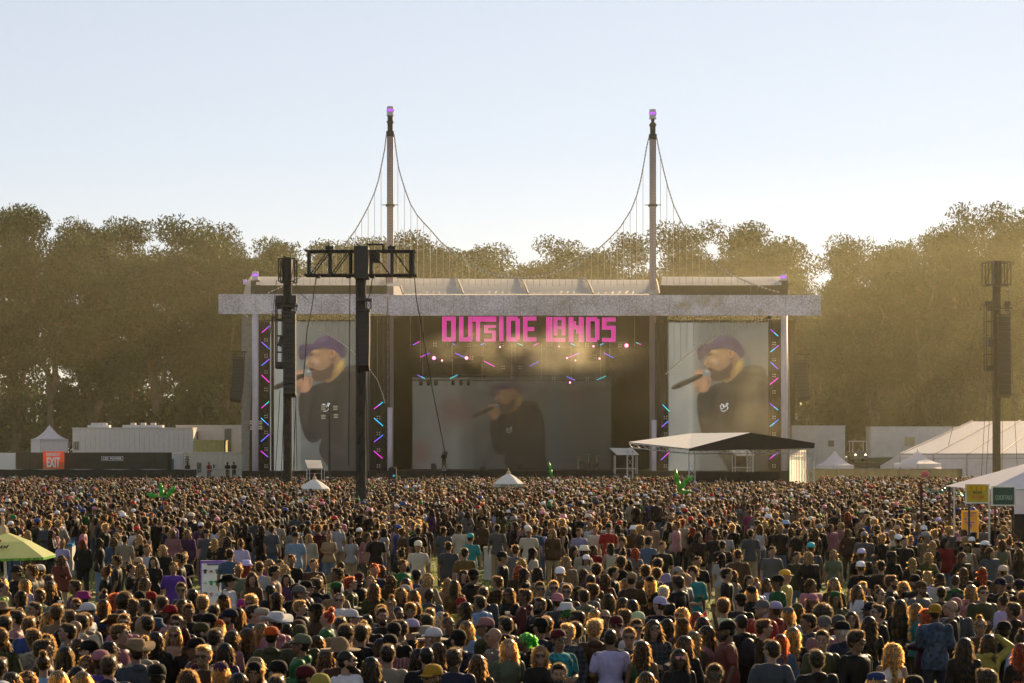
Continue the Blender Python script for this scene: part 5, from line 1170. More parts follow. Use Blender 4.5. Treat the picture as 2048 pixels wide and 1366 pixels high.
def proto(sex, pose):
    key = sex+pose
    if key in PROTO: return PROTO[key]
    ra, la, yaw, pitch, walk = POSES[pose]; F_ = sex == 'F'; Hv = sex == 'H'
    k = .935 if F_ else (1.0 if not Hv else 1.01); sw = .160 if F_ else (.181 if not Hv else .20); fat = .0 if not Hv else .055
    def S(p): return Vector((p[0]*k, p[1]*k, p[2]*k))
    def arm(nm, side):
        e, w_, d = ARM[nm]; f = sw/.19
        sh = Vector((side*sw, .01, 1.400)); e = Vector((-e[0]*-side*-1*(1)*1.0, e[1], e[2])); 
        e = Vector((side*abs(ARM[nm][0][0])*f + side*fat*.6, ARM[nm][0][1], ARM[nm][0][2]))
        wx = ARM[nm][1][0]; w2 = Vector(((-wx if side > 0 else wx)*f + (side*fat*.5 if wx < -.2 else 0), ARM[nm][1][1]-fat*.5*(wx > -.2), ARM[nm][1][2])); dx = ARM[nm][2][0]
        return S(sh), S(e), S(w2), Vector(((-dx if side > 0 else dx), ARM[nm][2][1], ARM[nm][2][2]))
    AR = [arm(ra,-1), arm(la,1)]
    rot = Matrix.Rotation(R(yaw),3,'Z') @ Matrix.Rotation(R(pitch),3,'X'); hc = S((0,-.012,HEADZ)); hs = .96 if F_ else 1.03
    hip = .088
    if walk: LG_ = [((-hip,0,.90),(-hip,-.17,.50),(-hip,-.10,.09)),((hip,0,.90),(hip,.02,.50),(hip,.26,.15))]
    else: LG_ = [((-hip,0,.90),(-hip-.02,-.02,.49),(-hip-.035,.02,.08)),((hip,0,.90),(hip+.012,-.015,.49),(hip+.02,.03,.08))]
    LG_ = [[S(p) for p in l] for l in LG_]
    wb = .02 if F_ else 0
    def tor(g, z0=.84, z1=1.47, flare=0.0):
        base = [(.84,.150+wb,.105),(.92,.160+wb,.112),(1.02,.140,.098),(1.10,.130-wb*.7,.092),(1.20,.148-wb*.7,.104),(1.30,.168-wb,.115+wb*.6),(1.38,.170-wb,.105),(1.44,.115,.080),(1.475,.070,.060)]
        out = []
        for z,rx,ry in base:
            if z < z0-.001 or z > z1+.001: continue
            ft = fat*max(0,1-abs(z-1.05)/.35)
            out.append((z*k, (rx+ft+g)*k + flare*max(0,(1.2-z)), (ry+ft*1.5+g)*k+flare*max(0,(1.2-z)), 0, (-.01-ft*.7)*k))
        return out
    B = M(); loft(B, tor(0)); capsule(B, S((0,.012,1.42)), hc+rot@Vector((0,.015,-.05)), .058*k, .052*k, 12)
    if F_:
        for s_ in (-1,1): ell(B, S((s_*.075,-.095,1.27)), (.058,.045,.055))
    head_shape(B, hc, rot, hs)
    for (sh,e,w_,d), side in zip(AR,(-1,1)):
        rr = .046 if not F_ else .038
        ell(B, sh+Vector((-side*.012,0,-.005)), (.060*k,.055*k,.058*k)); capsule(B, sh, e, rr*1.05+fat*.2, rr*.82, 10); capsule(B, e, w_, rr*.84, rr*.60, 10, .9); hand_shape(B, w_, d, side, .97*k, .45)
    for (h_,kn,an), side in zip(LG_,(-1,1)):
        capsule(B, h_, kn, .083*k+fat*.3, .056*k, 12); capsule(B, kn, an, .055*k, .038*k, 10); ell(B, kn.lerp(an,.3)+Vector((0,.012,0)), (.052*k,.055*k,.11*k))
        ell(B, an+Vector((0,-.05,-.045))*k, (.045,.125,.040))
    body = fuse(B, .0095, .30, 'body', smooth=1)
    # clothes
    def shirt(sl, g, bulk, hem):
        m = M(); loft(m, [(hem*k, (.176+wb*1.2+fat+g)*k, (.136+fat*1.3+g)*k, 0, -.006-fat*.6)]+tor(g+.022, .92, 1.02)+tor(g, 1.10, 1.44)+[(1.462*k, .086*k+g*.6, .072*k+g*.6, 0, 0)])
        if F_ and sl != 'tank':
            for s_ in (-1,1): ell(m, S((s_*.07,-.095,1.265)), (.066,.05,.065))
        elif F_:
            for s_ in (-1,1): ell(m, S((s_*.072,-.098,1.265)), (.064,.05,.062))
        if sl == 'long': ell(m, S((0,.085,1.44)), (.105*k,.045*k,.055*k))
        if sl != 'tank':
            for (sh,e,w_,d), side in zip(AR,(-1,1)):
                ell(m, sh+Vector((-side*.020,0,.0)), ((.062+g*.5)*k,(.058+g*.6)*k,(.054+g*.5)*k)); rr = (.046 if not F_ else .039)+g*.6+fat*.15
                if sl == 'tee': capsule(m, sh, sh.lerp(e,.72), rr*1.0, rr*1.08+bulk*.6, 10)
                else: capsule(m, sh, e, rr*1.04+bulk*.7, rr*.95+bulk*.7, 10); capsule(m, e, e.lerp(w_,.95), rr*.98+bulk, rr*.72+bulk, 10)
        return fuse(m, .016, .38, 'top', .005+bulk*.15, 7.5)
    def pants(kind):
        m = M(); g = .016; loft(m, [(.82*k,(.152+wb+fat*.7+g)*k,(.112+fat+g)*k,0,-.01),(.92*k,(.160+wb+fat+g)*k,(.116+fat*1.2+g)*k,0,-.01-fat*.6),(1.00*k,(.142+fat+g)*k,(.102+fat*1.3+g)*k,0,-.01-fat*.6)])
        for (h_,kn,an) in LG_:
            if kind == 'shorts': capsule(m, h_, h_.lerp(kn,.86), .092*k+fat*.3+g*.6, .082*k+g, 12)
            else: capsule(m, h_, kn, .090*k+fat*.3+g*.5, .066*k+g*.6, 12); capsule(m, kn, kn.lerp(an,.97), .066*k+g*.6, .060*k+g*.5, 12)
        return fuse(m, .017, .38, 'trousers', .003, 8)
    P_ = dict(body=body, tee=shirt('tee',.016,.004,.84), jacket=shirt('long',.022,.010,.80), tank=shirt('tank',.008,0,.96 if F_ else .86), trousers=pants('long'), shorts=pants('shorts'), hc=hc, rot=rot, hs=hs, k=k, AR=AR)
    m = M()
    for (h_,kn,an), side in zip(LG_,(-1,1)): ell(m, an+Vector((0,-.055,-.048))*k, (.052,.138,.046)); m.cbox(an+Vector((0,-.055,-.075))*k, (.10,.27,.022)); capsule(m, an+Vector((0,0,-.02)), an+Vector((0,.0,.03)), .050, .047)
    m.smooth = True; me = m.mesh('shoes'); P_['shoes'] = me
    PROTO[key] = P_; return P_

# ---- hair and hats, modelled around a head centred on the origin and facing -Y
def tufts(n, seed, shell, ln, wd, out=.6, down=.5, jitter=.5, zmin=-9):
    g_ = np.random.default_rng(seed); me = shell; nv = len(me.vertices); co = np.empty(nv*3,'f'); me.vertices.foreach_get('co',co); co = co.reshape(-1,3)
    no = np.empty(nv*3,'f'); me.vertices.foreach_get('normal',no); no = no.reshape(-1,3)
    wd = wd*.75; i = g_.integers(0,nv,n); p = co[i]-no[i]*.006; d = no[i]*out+np.array([0,0,-1])*down+g_.normal(size=(n,3))*jitter; d /= np.linalg.norm(d,axis=1)[:,None]
    s = np.cross(d, g_.normal(size=(n,3))); s /= np.linalg.norm(s,axis=1)[:,None]; l = ln*(.4+g_.random(n))[:,None]
    v = np.stack([p-s*wd, p+s*wd, p+d*l*.55+s*wd*.6, p+d*l+np.array([0,0,-1])*l*.35*(down>.2)],1); return v.reshape(-1,3), np.arange(4*n).reshape(n,4)
def join(name, me, v, f):
    nv = len(me.vertices); co = np.empty(nv*3,'f'); me.vertices.foreach_get('co',co); nl = len(me.loops); lv = np.empty(nl,'i'); me.loops.foreach_get('vertex_index',lv); np_ = len(me.polygons); ls = np.empty(np_,'i'); me.polygons.foreach_get('loop_start',ls); lt = np.empty(np_,'i'); me.polygons.foreach_get('loop_total',lt)
    r = bpy.data.meshes.new(name); V = np.concatenate([co.reshape(-1,3), v]); r.vertices.add(len(V)); r.vertices.foreach_set('co', V.reshape(-1).astype('f'))
    LV = np.concatenate([lv, (f+nv).reshape(-1)]).astype('i'); r.loops.add(len(LV)); r.loops.foreach_set('vertex_index', LV)
    k = f.shape[1]; LS = np.concatenate([ls, nl+np.arange(len(f))*k]).astype('i'); LT = np.concatenate([lt, np.full(len(f),k)]).astype('i'); r.polygons.add(len(LS)); r.polygons.foreach_set('loop_start',LS); r.polygons.foreach_set('loop_total',LT)
    mi = np.zeros(len(LS),'i'); mi[np_:] = 1; r.materials.append(None); r.materials.append(None); r.polygons.foreach_set('material_index', mi); r.update(); r.shade_smooth(); return r
HAIR = {}; SHELL = {}
def hair(kind):
    if kind in HAIR: return HAIR[kind]
    m = M(); cap_ = lambda g=0.0, up=0.0: ell(m, (0,.026,.045+up), (.086+g,.097+g,.086+g))
    seed = sum(map(ord, kind)); tf = (800,.024,.0016,.8,.2,.5)
    if kind == 'short': cap_(); ell(m,(0,.055,-.01),(.074,.062,.065)); ell(m,(0,-.035,.098),(.062,.05,.034)); tf = (900,.024,.0016,.8,.1,.5)
    elif kind == 'buzz': ell(m,(0,.020,.040),(.080,.097,.086)); ell(m,(0,.05,-.01),(.072,.058,.06)); tf = (150,.008,.002,1,0,.3)
    elif kind == 'curly':
        cap_(.014,.01); ell(m,(0,.055,-.005),(.088,.075,.07)); ell(m,(0,-.04,.112),(.075,.055,.042)); tf = (1300,.024,.0021,.8,.1,.8)
    elif kind == 'afro': ell(m,(0,.035,.055),(.145,.14,.135)); tf = (1600,.03,.0022,1,0,.9)
    elif kind == 'bun': cap_(-.002); ell(m,(0,.05,-.005),(.07,.06,.055)); ell(m,(0,.07,.15),(.044,.044,.04)); tf = (800,.026,.0016,.8,.1,.6)
    elif kind == 'ponytail':
        cap_(-.002); ell(m,(0,.05,-.005),(.07,.06,.055)); ell(m,(0,.125,.06),(.03,.035,.03)); capsule(m,(0,.14,.05),(0,.15,-.10),.032,.034); capsule(m,(0,.15,-.10),(0,.13,-.24),.034,.012); tf = (800,.035,.0016,.5,.8,.4)
    elif kind == 'lob':
        cap_(.006); capsule(m,(0,.06,.02),(0,.055,-.13),.082,.078); 
        for s_ in (-1,1): capsule(m,(s_*.074,.0,.04),(s_*.080,-.012,-.12),.026,.030)
        tf = (1200,.04,.0017,.5,.9,.4)
    elif kind in ('long','wavy','curls'):
        b = {'long':0,'wavy':.012,'curls':.026}[kind]; cap_(.006+b*.3); n = 5; zs = [.03,-.06,-.15,-.24,-.33,-.40]
        for i in range(n):
            t = i/n; w0 = .060+b*(1+.5*math.sin(i*1.7)); w1 = .060+b*(1+.5*math.sin((i+1)*1.7))
            for s_ in (-.55,.55): capsule(m,(s_*.07,.065+.035*t,zs[i]),(s_*.075,.065+.035*(t+.2),zs[i+1]), w0*(.80-.15*t), w1*(.76-.30*t))
        for s_ in (-1,1):
            capsule(m,(s_*.072,.0,.05),(s_*(.084+b),-.008,-.12),.024,.03+b*.3); capsule(m,(s_*(.084+b),-.008,-.12),(s_*(.09+b),-.03,-.30),.03+b*.3,.014)
        tf = {'long':(2600,.05,.0015,.45,1.1,.28),'wavy':(1300,.05,.0018,.32,1.1,.32),'curls':(2200,.036,.0019,.7,.55,.7)}[kind]
    elif kind == 'braids':
        cap_(-.001); ell(m,(0,.05,-.005),(.07,.06,.055))
        for s_ in (-1,1):
            for j in range(8): ell(m,(s_*(.08+.004*j),-.02-.006*j,-.05-.035*j),(.020-.001*j,.020,.024))
        tf = (300,.02,.002,.8,.2,.6)
    sh = fuse(m, .011, .45, 'hair', .004 if kind in ('curly','afro','curls','wavy') else .0015, 34)
    v, f = tufts(int(tf[0]*2.8), seed, sh, tf[1], tf[2], tf[3], tf[4], tf[5])
    SHELL[kind] = sh; HAIR[kind] = join('hair', sh, v, f); return HAIR[kind]
HATS = {}
def hat(kind):
    if kind in HATS: return HATS[kind]
    m = M(); m.smooth = True
    def dome(r, z0, h, n=20, cyy=.018): m.lathe((0,cyy,z0), [(r,0),(r*1.0,h*.25),(r*.93,h*.55),(r*.74,h*.82),(r*.4,h*.96),(.01,h)], n, .92, 1.12)
    if kind in ('cap','backcap'):
        dome(.098, .035, .105); s_ = -1 if kind == 'cap' else 1
        vs = []; n = 9
        for t in range(n):
            a = R(-62+124*t/(n-1)); x = math.sin(a)*.085; y = s_*(math.cos(a)*.088)+.018; l = .078*math.cos(a*.9)**.5
            vs += [(x,y,.052),(x*1.04,y+s_*l,.036-abs(x)*.12),(x,y,.046),(x*1.04,y+s_*l,.030-abs(x)*.12)]
        fs = []
        for t in range(n-1): a = 4*t; b = a+4; fs += [(a,a+1,b+1,b),(a+2,b+2,b+3,a+3),(a+1,a+3,b+3,b+1)]
        m.add(vs, fs); m.lathe((0,.018,.139), [(.01,0),(.008,.006),(.001,.007)], 8)
    elif kind == 'bucket': m.lathe((0,.018,0), [(.150,.022),(.152,.027),(.102,.075),(.096,.13),(.080,.142),(.01,.146)], 22, .95, 1.08)
    elif kind == 'wide':
        m.lathe((0,.018,.055), [(.10,-.004),(.195,-.008),(.22,.004),(.218,.010),(.108,.010),(.103,.06),(.088,.108),(.05,.118),(.01,.108)], 26, .95, 1.08)
    elif kind == 'ranger':
        m.lathe((0,.018,.055), [(.10,-.004),(.20,-.004),(.23,.000),(.228,.008),(.106,.010),(.104,.05),(.085,.10),(.045,.138),(.01,.145)], 26, .97, 1.05)
    elif kind == 'cowboy':
        m.lathe((0,.018,.05), [(.10,-.004),(.17,-.01),(.215,-.004),(.213,.006),(.105,.012),(.106,.06),(.092,.112),(.05,.122),(.01,.108)], 28, .95, 1.1)
        m.v = [(x,y,z+(max(0,abs(x)-.10)*.75)) for x,y,z in m.v]
    elif kind == 'beanie': m.lathe((0,.02,.012), [(.088,0),(.097,.004),(.099,.036),(.093,.042),(.093,.07),(.078,.105),(.045,.128),(.01,.134)], 20, .93, 1.12)
    elif kind == 'bandana': m.lathe((0,.02,.055), [(.090,0),(.093,.004),(.094,.05),(.08,.07),(.04,.085),(.01,.088)], 20, .95, 1.12)
    me = m.mesh('hat'); HATS[kind] = me; return me
m = M()
for s_ in (-1,1):
    m.add([(s_*.008,-.112,.030),(s_*.050,-.102,.032),(s_*.066,-.085,.028),(s_*.062,-.088,.004),(s_*.045,-.104,-.008),(s_*.014,-.112,-.004)], [(0,1,2,3,4,5)]); m.bar((s_*.062,-.088,.022),(s_*.082,.01,.008),.0035,4)
m.bar((-.012,-.113,.022),(.012,-.113,.022),.004,4); GLASS = m.mesh('sunglasses')
m = M()
for s_ in (-1,1): ell(m,(s_*.032,-.088,.012),(.013,.008,.007),n=8,k=5)
EYES = m.mesh('eyes')
m = M(); m.smooth = True
for s_ in (-1,1): capsule(m,(s_*.016,-.101,.036),(s_*.050,-.090,.034),.0048,.003,6)
BROW = m.mesh('eyebrows')
m = M(); m.smooth = True; ell(m,(0,-.050,-.075),(.056,.052,.050)); ell(m,(0,-.088,-.040),(.026,.014,.006)); ell(m,(0,-.02,-.05),(.066,.055,.045)); BEARD = m.mesh('beard')
m = M(); m.smooth = True; ell(m,(0,.16,1.22),(.15,.10,.21)); ell(m,(0,.235,1.14),(.11,.05,.11))
for s_ in (-1,1): capsule(m,(s_*.105,.10,1.44),(s_*.115,-.10,1.36),.022,.022); capsule(m,(s_*.115,-.105,1.36),(s_*.13,-.02,1.10),.022,.02)
BACK = fuse(m, .016, .5, 'backpack', .004, 8)
m = M(); 
m.path([(-.13,.02,1.46),(-.06,-.125,1.36),(.06,-.14,1.16),(.15,-.09,1.0)], .012, 5); m.path([(-.13,.02,1.46),(-.03,.12,1.33),(.12,.10,1.08),(.15,-.09,1.0)], .012, 5); m.cbox((.15,-.12,.97),(.17,.07,.13),rz=.5); BAG = m.mesh('shoulder_bag')
m = M(); m.smooth = True; m.lathe((0,0,0), [(.028,0),(.040,.125),(.041,.127)], 14); CUP = m.mesh('drink_cup')
m = M(); m.smooth = True; m.lathe((0,0,0), [(.0265,.008),(.036,.095)], 14); DRINK = m.mesh('drink')

def pat_plaid(t, vec, src):
    n = t.nodes; L = t.links; s = n.new('ShaderNodeSeparateXYZ'); L.new(vec, s.inputs[0]); fac = None
    for ax, f_ in (('X',90),('Z',90)):
        a = n.new('ShaderNodeMath'); a.operation = 'MULTIPLY'; a.inputs[1].default_value = f_; L.new(s.outputs[ax], a.inputs[0]); b = n.new('ShaderNodeMath'); b.operation = 'SINE'; L.new(a.outputs[0], b.inputs[0]); c = n.new('ShaderNodeMath'); c.operation = 'GREATER_THAN'; c.inputs[1].default_value = .45; L.new(b.outputs[0], c.inputs[0])
        if fac is None: fac = c.outputs[0]
        else: d = n.new('ShaderNodeMath'); d.operation = 'ADD'; L.new(fac, d.inputs[0]); L.new(c.outputs[0], d.inputs[1]); fac = d.outputs[0]
    e = n.new('ShaderNodeMath'); e.operation = 'MULTIPLY_ADD'; e.inputs[1].default_value = .55; e.inputs[2].default_value = .5; L.new(fac, e.inputs[0])
    v_ = n.new('ShaderNodeVectorMath'); v_.operation = 'SCALE'; L.new(src, v_.inputs[0]); L.new(e.outputs[0], v_.inputs['Scale']); return v_.outputs[0]
def pat_stripe(t, vec, src):
    n = t.nodes; L = t.links; s = n.new('ShaderNodeSeparateXYZ'); L.new(vec, s.inputs[0]); a = n.new('ShaderNodeMath'); a.operation = 'MULTIPLY'; a.inputs[1].default_value = 130; L.new(s.outputs['X'], a.inputs[0]); b = n.new('ShaderNodeMath'); b.operation = 'SINE'; L.new(a.outputs[0], b.inputs[0])
    c = n.new('ShaderNodeMath'); c.operation = 'MULTIPLY_ADD'; c.inputs[1].default_value = .35; c.inputs[2].default_value = .8; L.new(b.outputs[0], c.inputs[0]); v_ = n.new('ShaderNodeVectorMath'); v_.operation = 'SCALE'; L.new(src, v_.inputs[0]); L.new(c.outputs[0], v_.inputs['Scale']); return v_.outputs[0]
def pat_blotch(t, vec, src):
    n = t.nodes; L = t.links; v = n.new('ShaderNodeTexVoronoi'); v.inputs['Scale'].default_value = 22; L.new(vec, v.inputs[0]); s = n.new('ShaderNodeSeparateColor'); L.new(v.outputs['Color'], s.inputs[0]); c = n.new('ShaderNodeMath'); c.operation = 'MULTIPLY_ADD'; c.inputs[1].default_value = 1.1; c.inputs[2].default_value = .4; L.new(s.outputs[0], c.inputs[0])
    v_ = n.new('ShaderNodeVectorMath'); v_.operation = 'SCALE'; L.new(src, v_.inputs[0]); L.new(c.outputs[0], v_.inputs['Scale']); return v_.outputs[0]
skin_m = mat('skin', objcol=True, rough=.55, var=.08, scale=12, spec=.22, sheen=.2)
cl_m = {'': mat('cloth', objcol=True, rough=.5, var=.12, scale=14, bump=.15, spec=.12, sheen=.15), 'plaid': mat('cloth_plaid', objcol=True, rough=.85, var=.1, pattern=pat_plaid, spec=.12, sheen=.15),
        'striped': mat('cloth_striped', objcol=True, rough=.85, var=.1, pattern=pat_stripe, spec=.12, sheen=.15), 'patterned': mat('cloth_patterned', objcol=True, rough=.85, var=.1, pattern=pat_blotch, spec=.12, sheen=.15)}
def dim_half(t, vec, src):
    v_ = t.nodes.new('ShaderNodeVectorMath'); v_.operation = 'SCALE'; v_.inputs['Scale'].default_value = .55; t.links.new(src, v_.inputs[0]); return v_.outputs[0]
hair_m = mat('hair', objcol=True, rough=.38, var=.35, scale=60, spec=.2, pattern=dim_half, stretch=(1,1,.15))
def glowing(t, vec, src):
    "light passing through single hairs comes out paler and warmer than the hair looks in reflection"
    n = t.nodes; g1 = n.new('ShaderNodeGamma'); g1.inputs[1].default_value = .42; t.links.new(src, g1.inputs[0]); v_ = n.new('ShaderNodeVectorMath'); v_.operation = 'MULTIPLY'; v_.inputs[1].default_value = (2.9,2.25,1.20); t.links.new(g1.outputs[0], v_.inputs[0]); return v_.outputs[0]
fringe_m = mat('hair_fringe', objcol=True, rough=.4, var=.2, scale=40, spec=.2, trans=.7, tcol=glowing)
hat_m = mat('hat_fabric', objcol=True, rough=.8, var=.08, scale=20, trans=.10, spec=.12, sheen=.2)
gls_m = mat('dark_lens', (.012,.012,.012), rough=.12, var=0, spec=.6); eye_m = mat('eye', (.10,.08,.07), rough=.2, var=0)
shoe_m = mat('shoe', objcol=True, rough=.7, var=.1)
for me in HATS.values(): pass
PAL = {'black':(.008,.008,.009),'white':(.62,.62,.64),'cream':(.58,.52,.40),'grey':(.17,.17,.17),'slate':(.075,.09,.11),'navy':(.012,.018,.05),'blue':(.03,.06,.22),'denim':(.07,.12,.20),'teal':(.02,.26,.27),
 'turquoise':(.04,.36,.42),'lightblue':(.25,.38,.55),'green':(.02,.16,.04),'olive':(.07,.075,.03),'sage':(.17,.21,.13),'lime':(.28,.42,.05),'brown':(.085,.045,.022),'tan':(.34,.23,.13),'beige':(.42,.35,.26),
 'ochre':(.22,.13,.04),'mustard':(.50,.28,.03),'yellow':(.55,.45,.10),'orange':(.75,.12,.02),'red':(.38,.015,.02),'brick':(.20,.05,.04),'maroon':(.10,.012,.02),'pink':(.60,.24,.30),'magenta':(.45,.04,.25),
 'purple':(.13,.05,.36),'plum':(.08,.03,.09),'lavender':(.42,.38,.62),'rose':(.45,.20,.22),'nude':(.50,.30,.20),'mint':(.45,.60,.35)}
HC_ = {'k':(.012,.009,.008),'n':(.050,.026,.012),'b':(.27,.17,.075),'r':(.22,.028,.010),'g':(.02,.32,.04),'w':(.40,.36,.32)}; HN = {'k':'black','n':'brown','b':'blond','r':'red','g':'green','w':'grey'}
SK = [(.50,.31,.22),(.42,.25,.16),(.33,.19,.11),(.24,.13,.075),(.10,.055,.032)]
HK = {'s':'short','z':'buzz','c':'curly','a':'afro','u':'bun','y':'ponytail','o':'lob','l':'long','w':'wavy','v':'curls','d':'braids','-':None}
HTXT = {'short':'short','buzz':'cropped','curly':'curly','afro':'big round','bun':'tied up','ponytail':'ponytailed','lob':'shoulder length','long':'long straight','wavy':'long wavy','curls':'long curly','braids':'braided'}
HATK = {'cap':'cap','bcap':'backcap','bkt':'bucket','wide':'wide','rng':'ranger','cow':'cowboy','bean':'beanie','band':'bandana'}
HATN = {'cap':'cap','bcap':'backward cap','bkt':'bucket hat','wide':'wide-brimmed hat','rng':'ranger hat','cow':'cowboy hat','bean':'beanie','band':'bandana'}
TOPN = {'t':'t-shirt','j':'jacket','s':'shirt','k':'sleeveless top'}
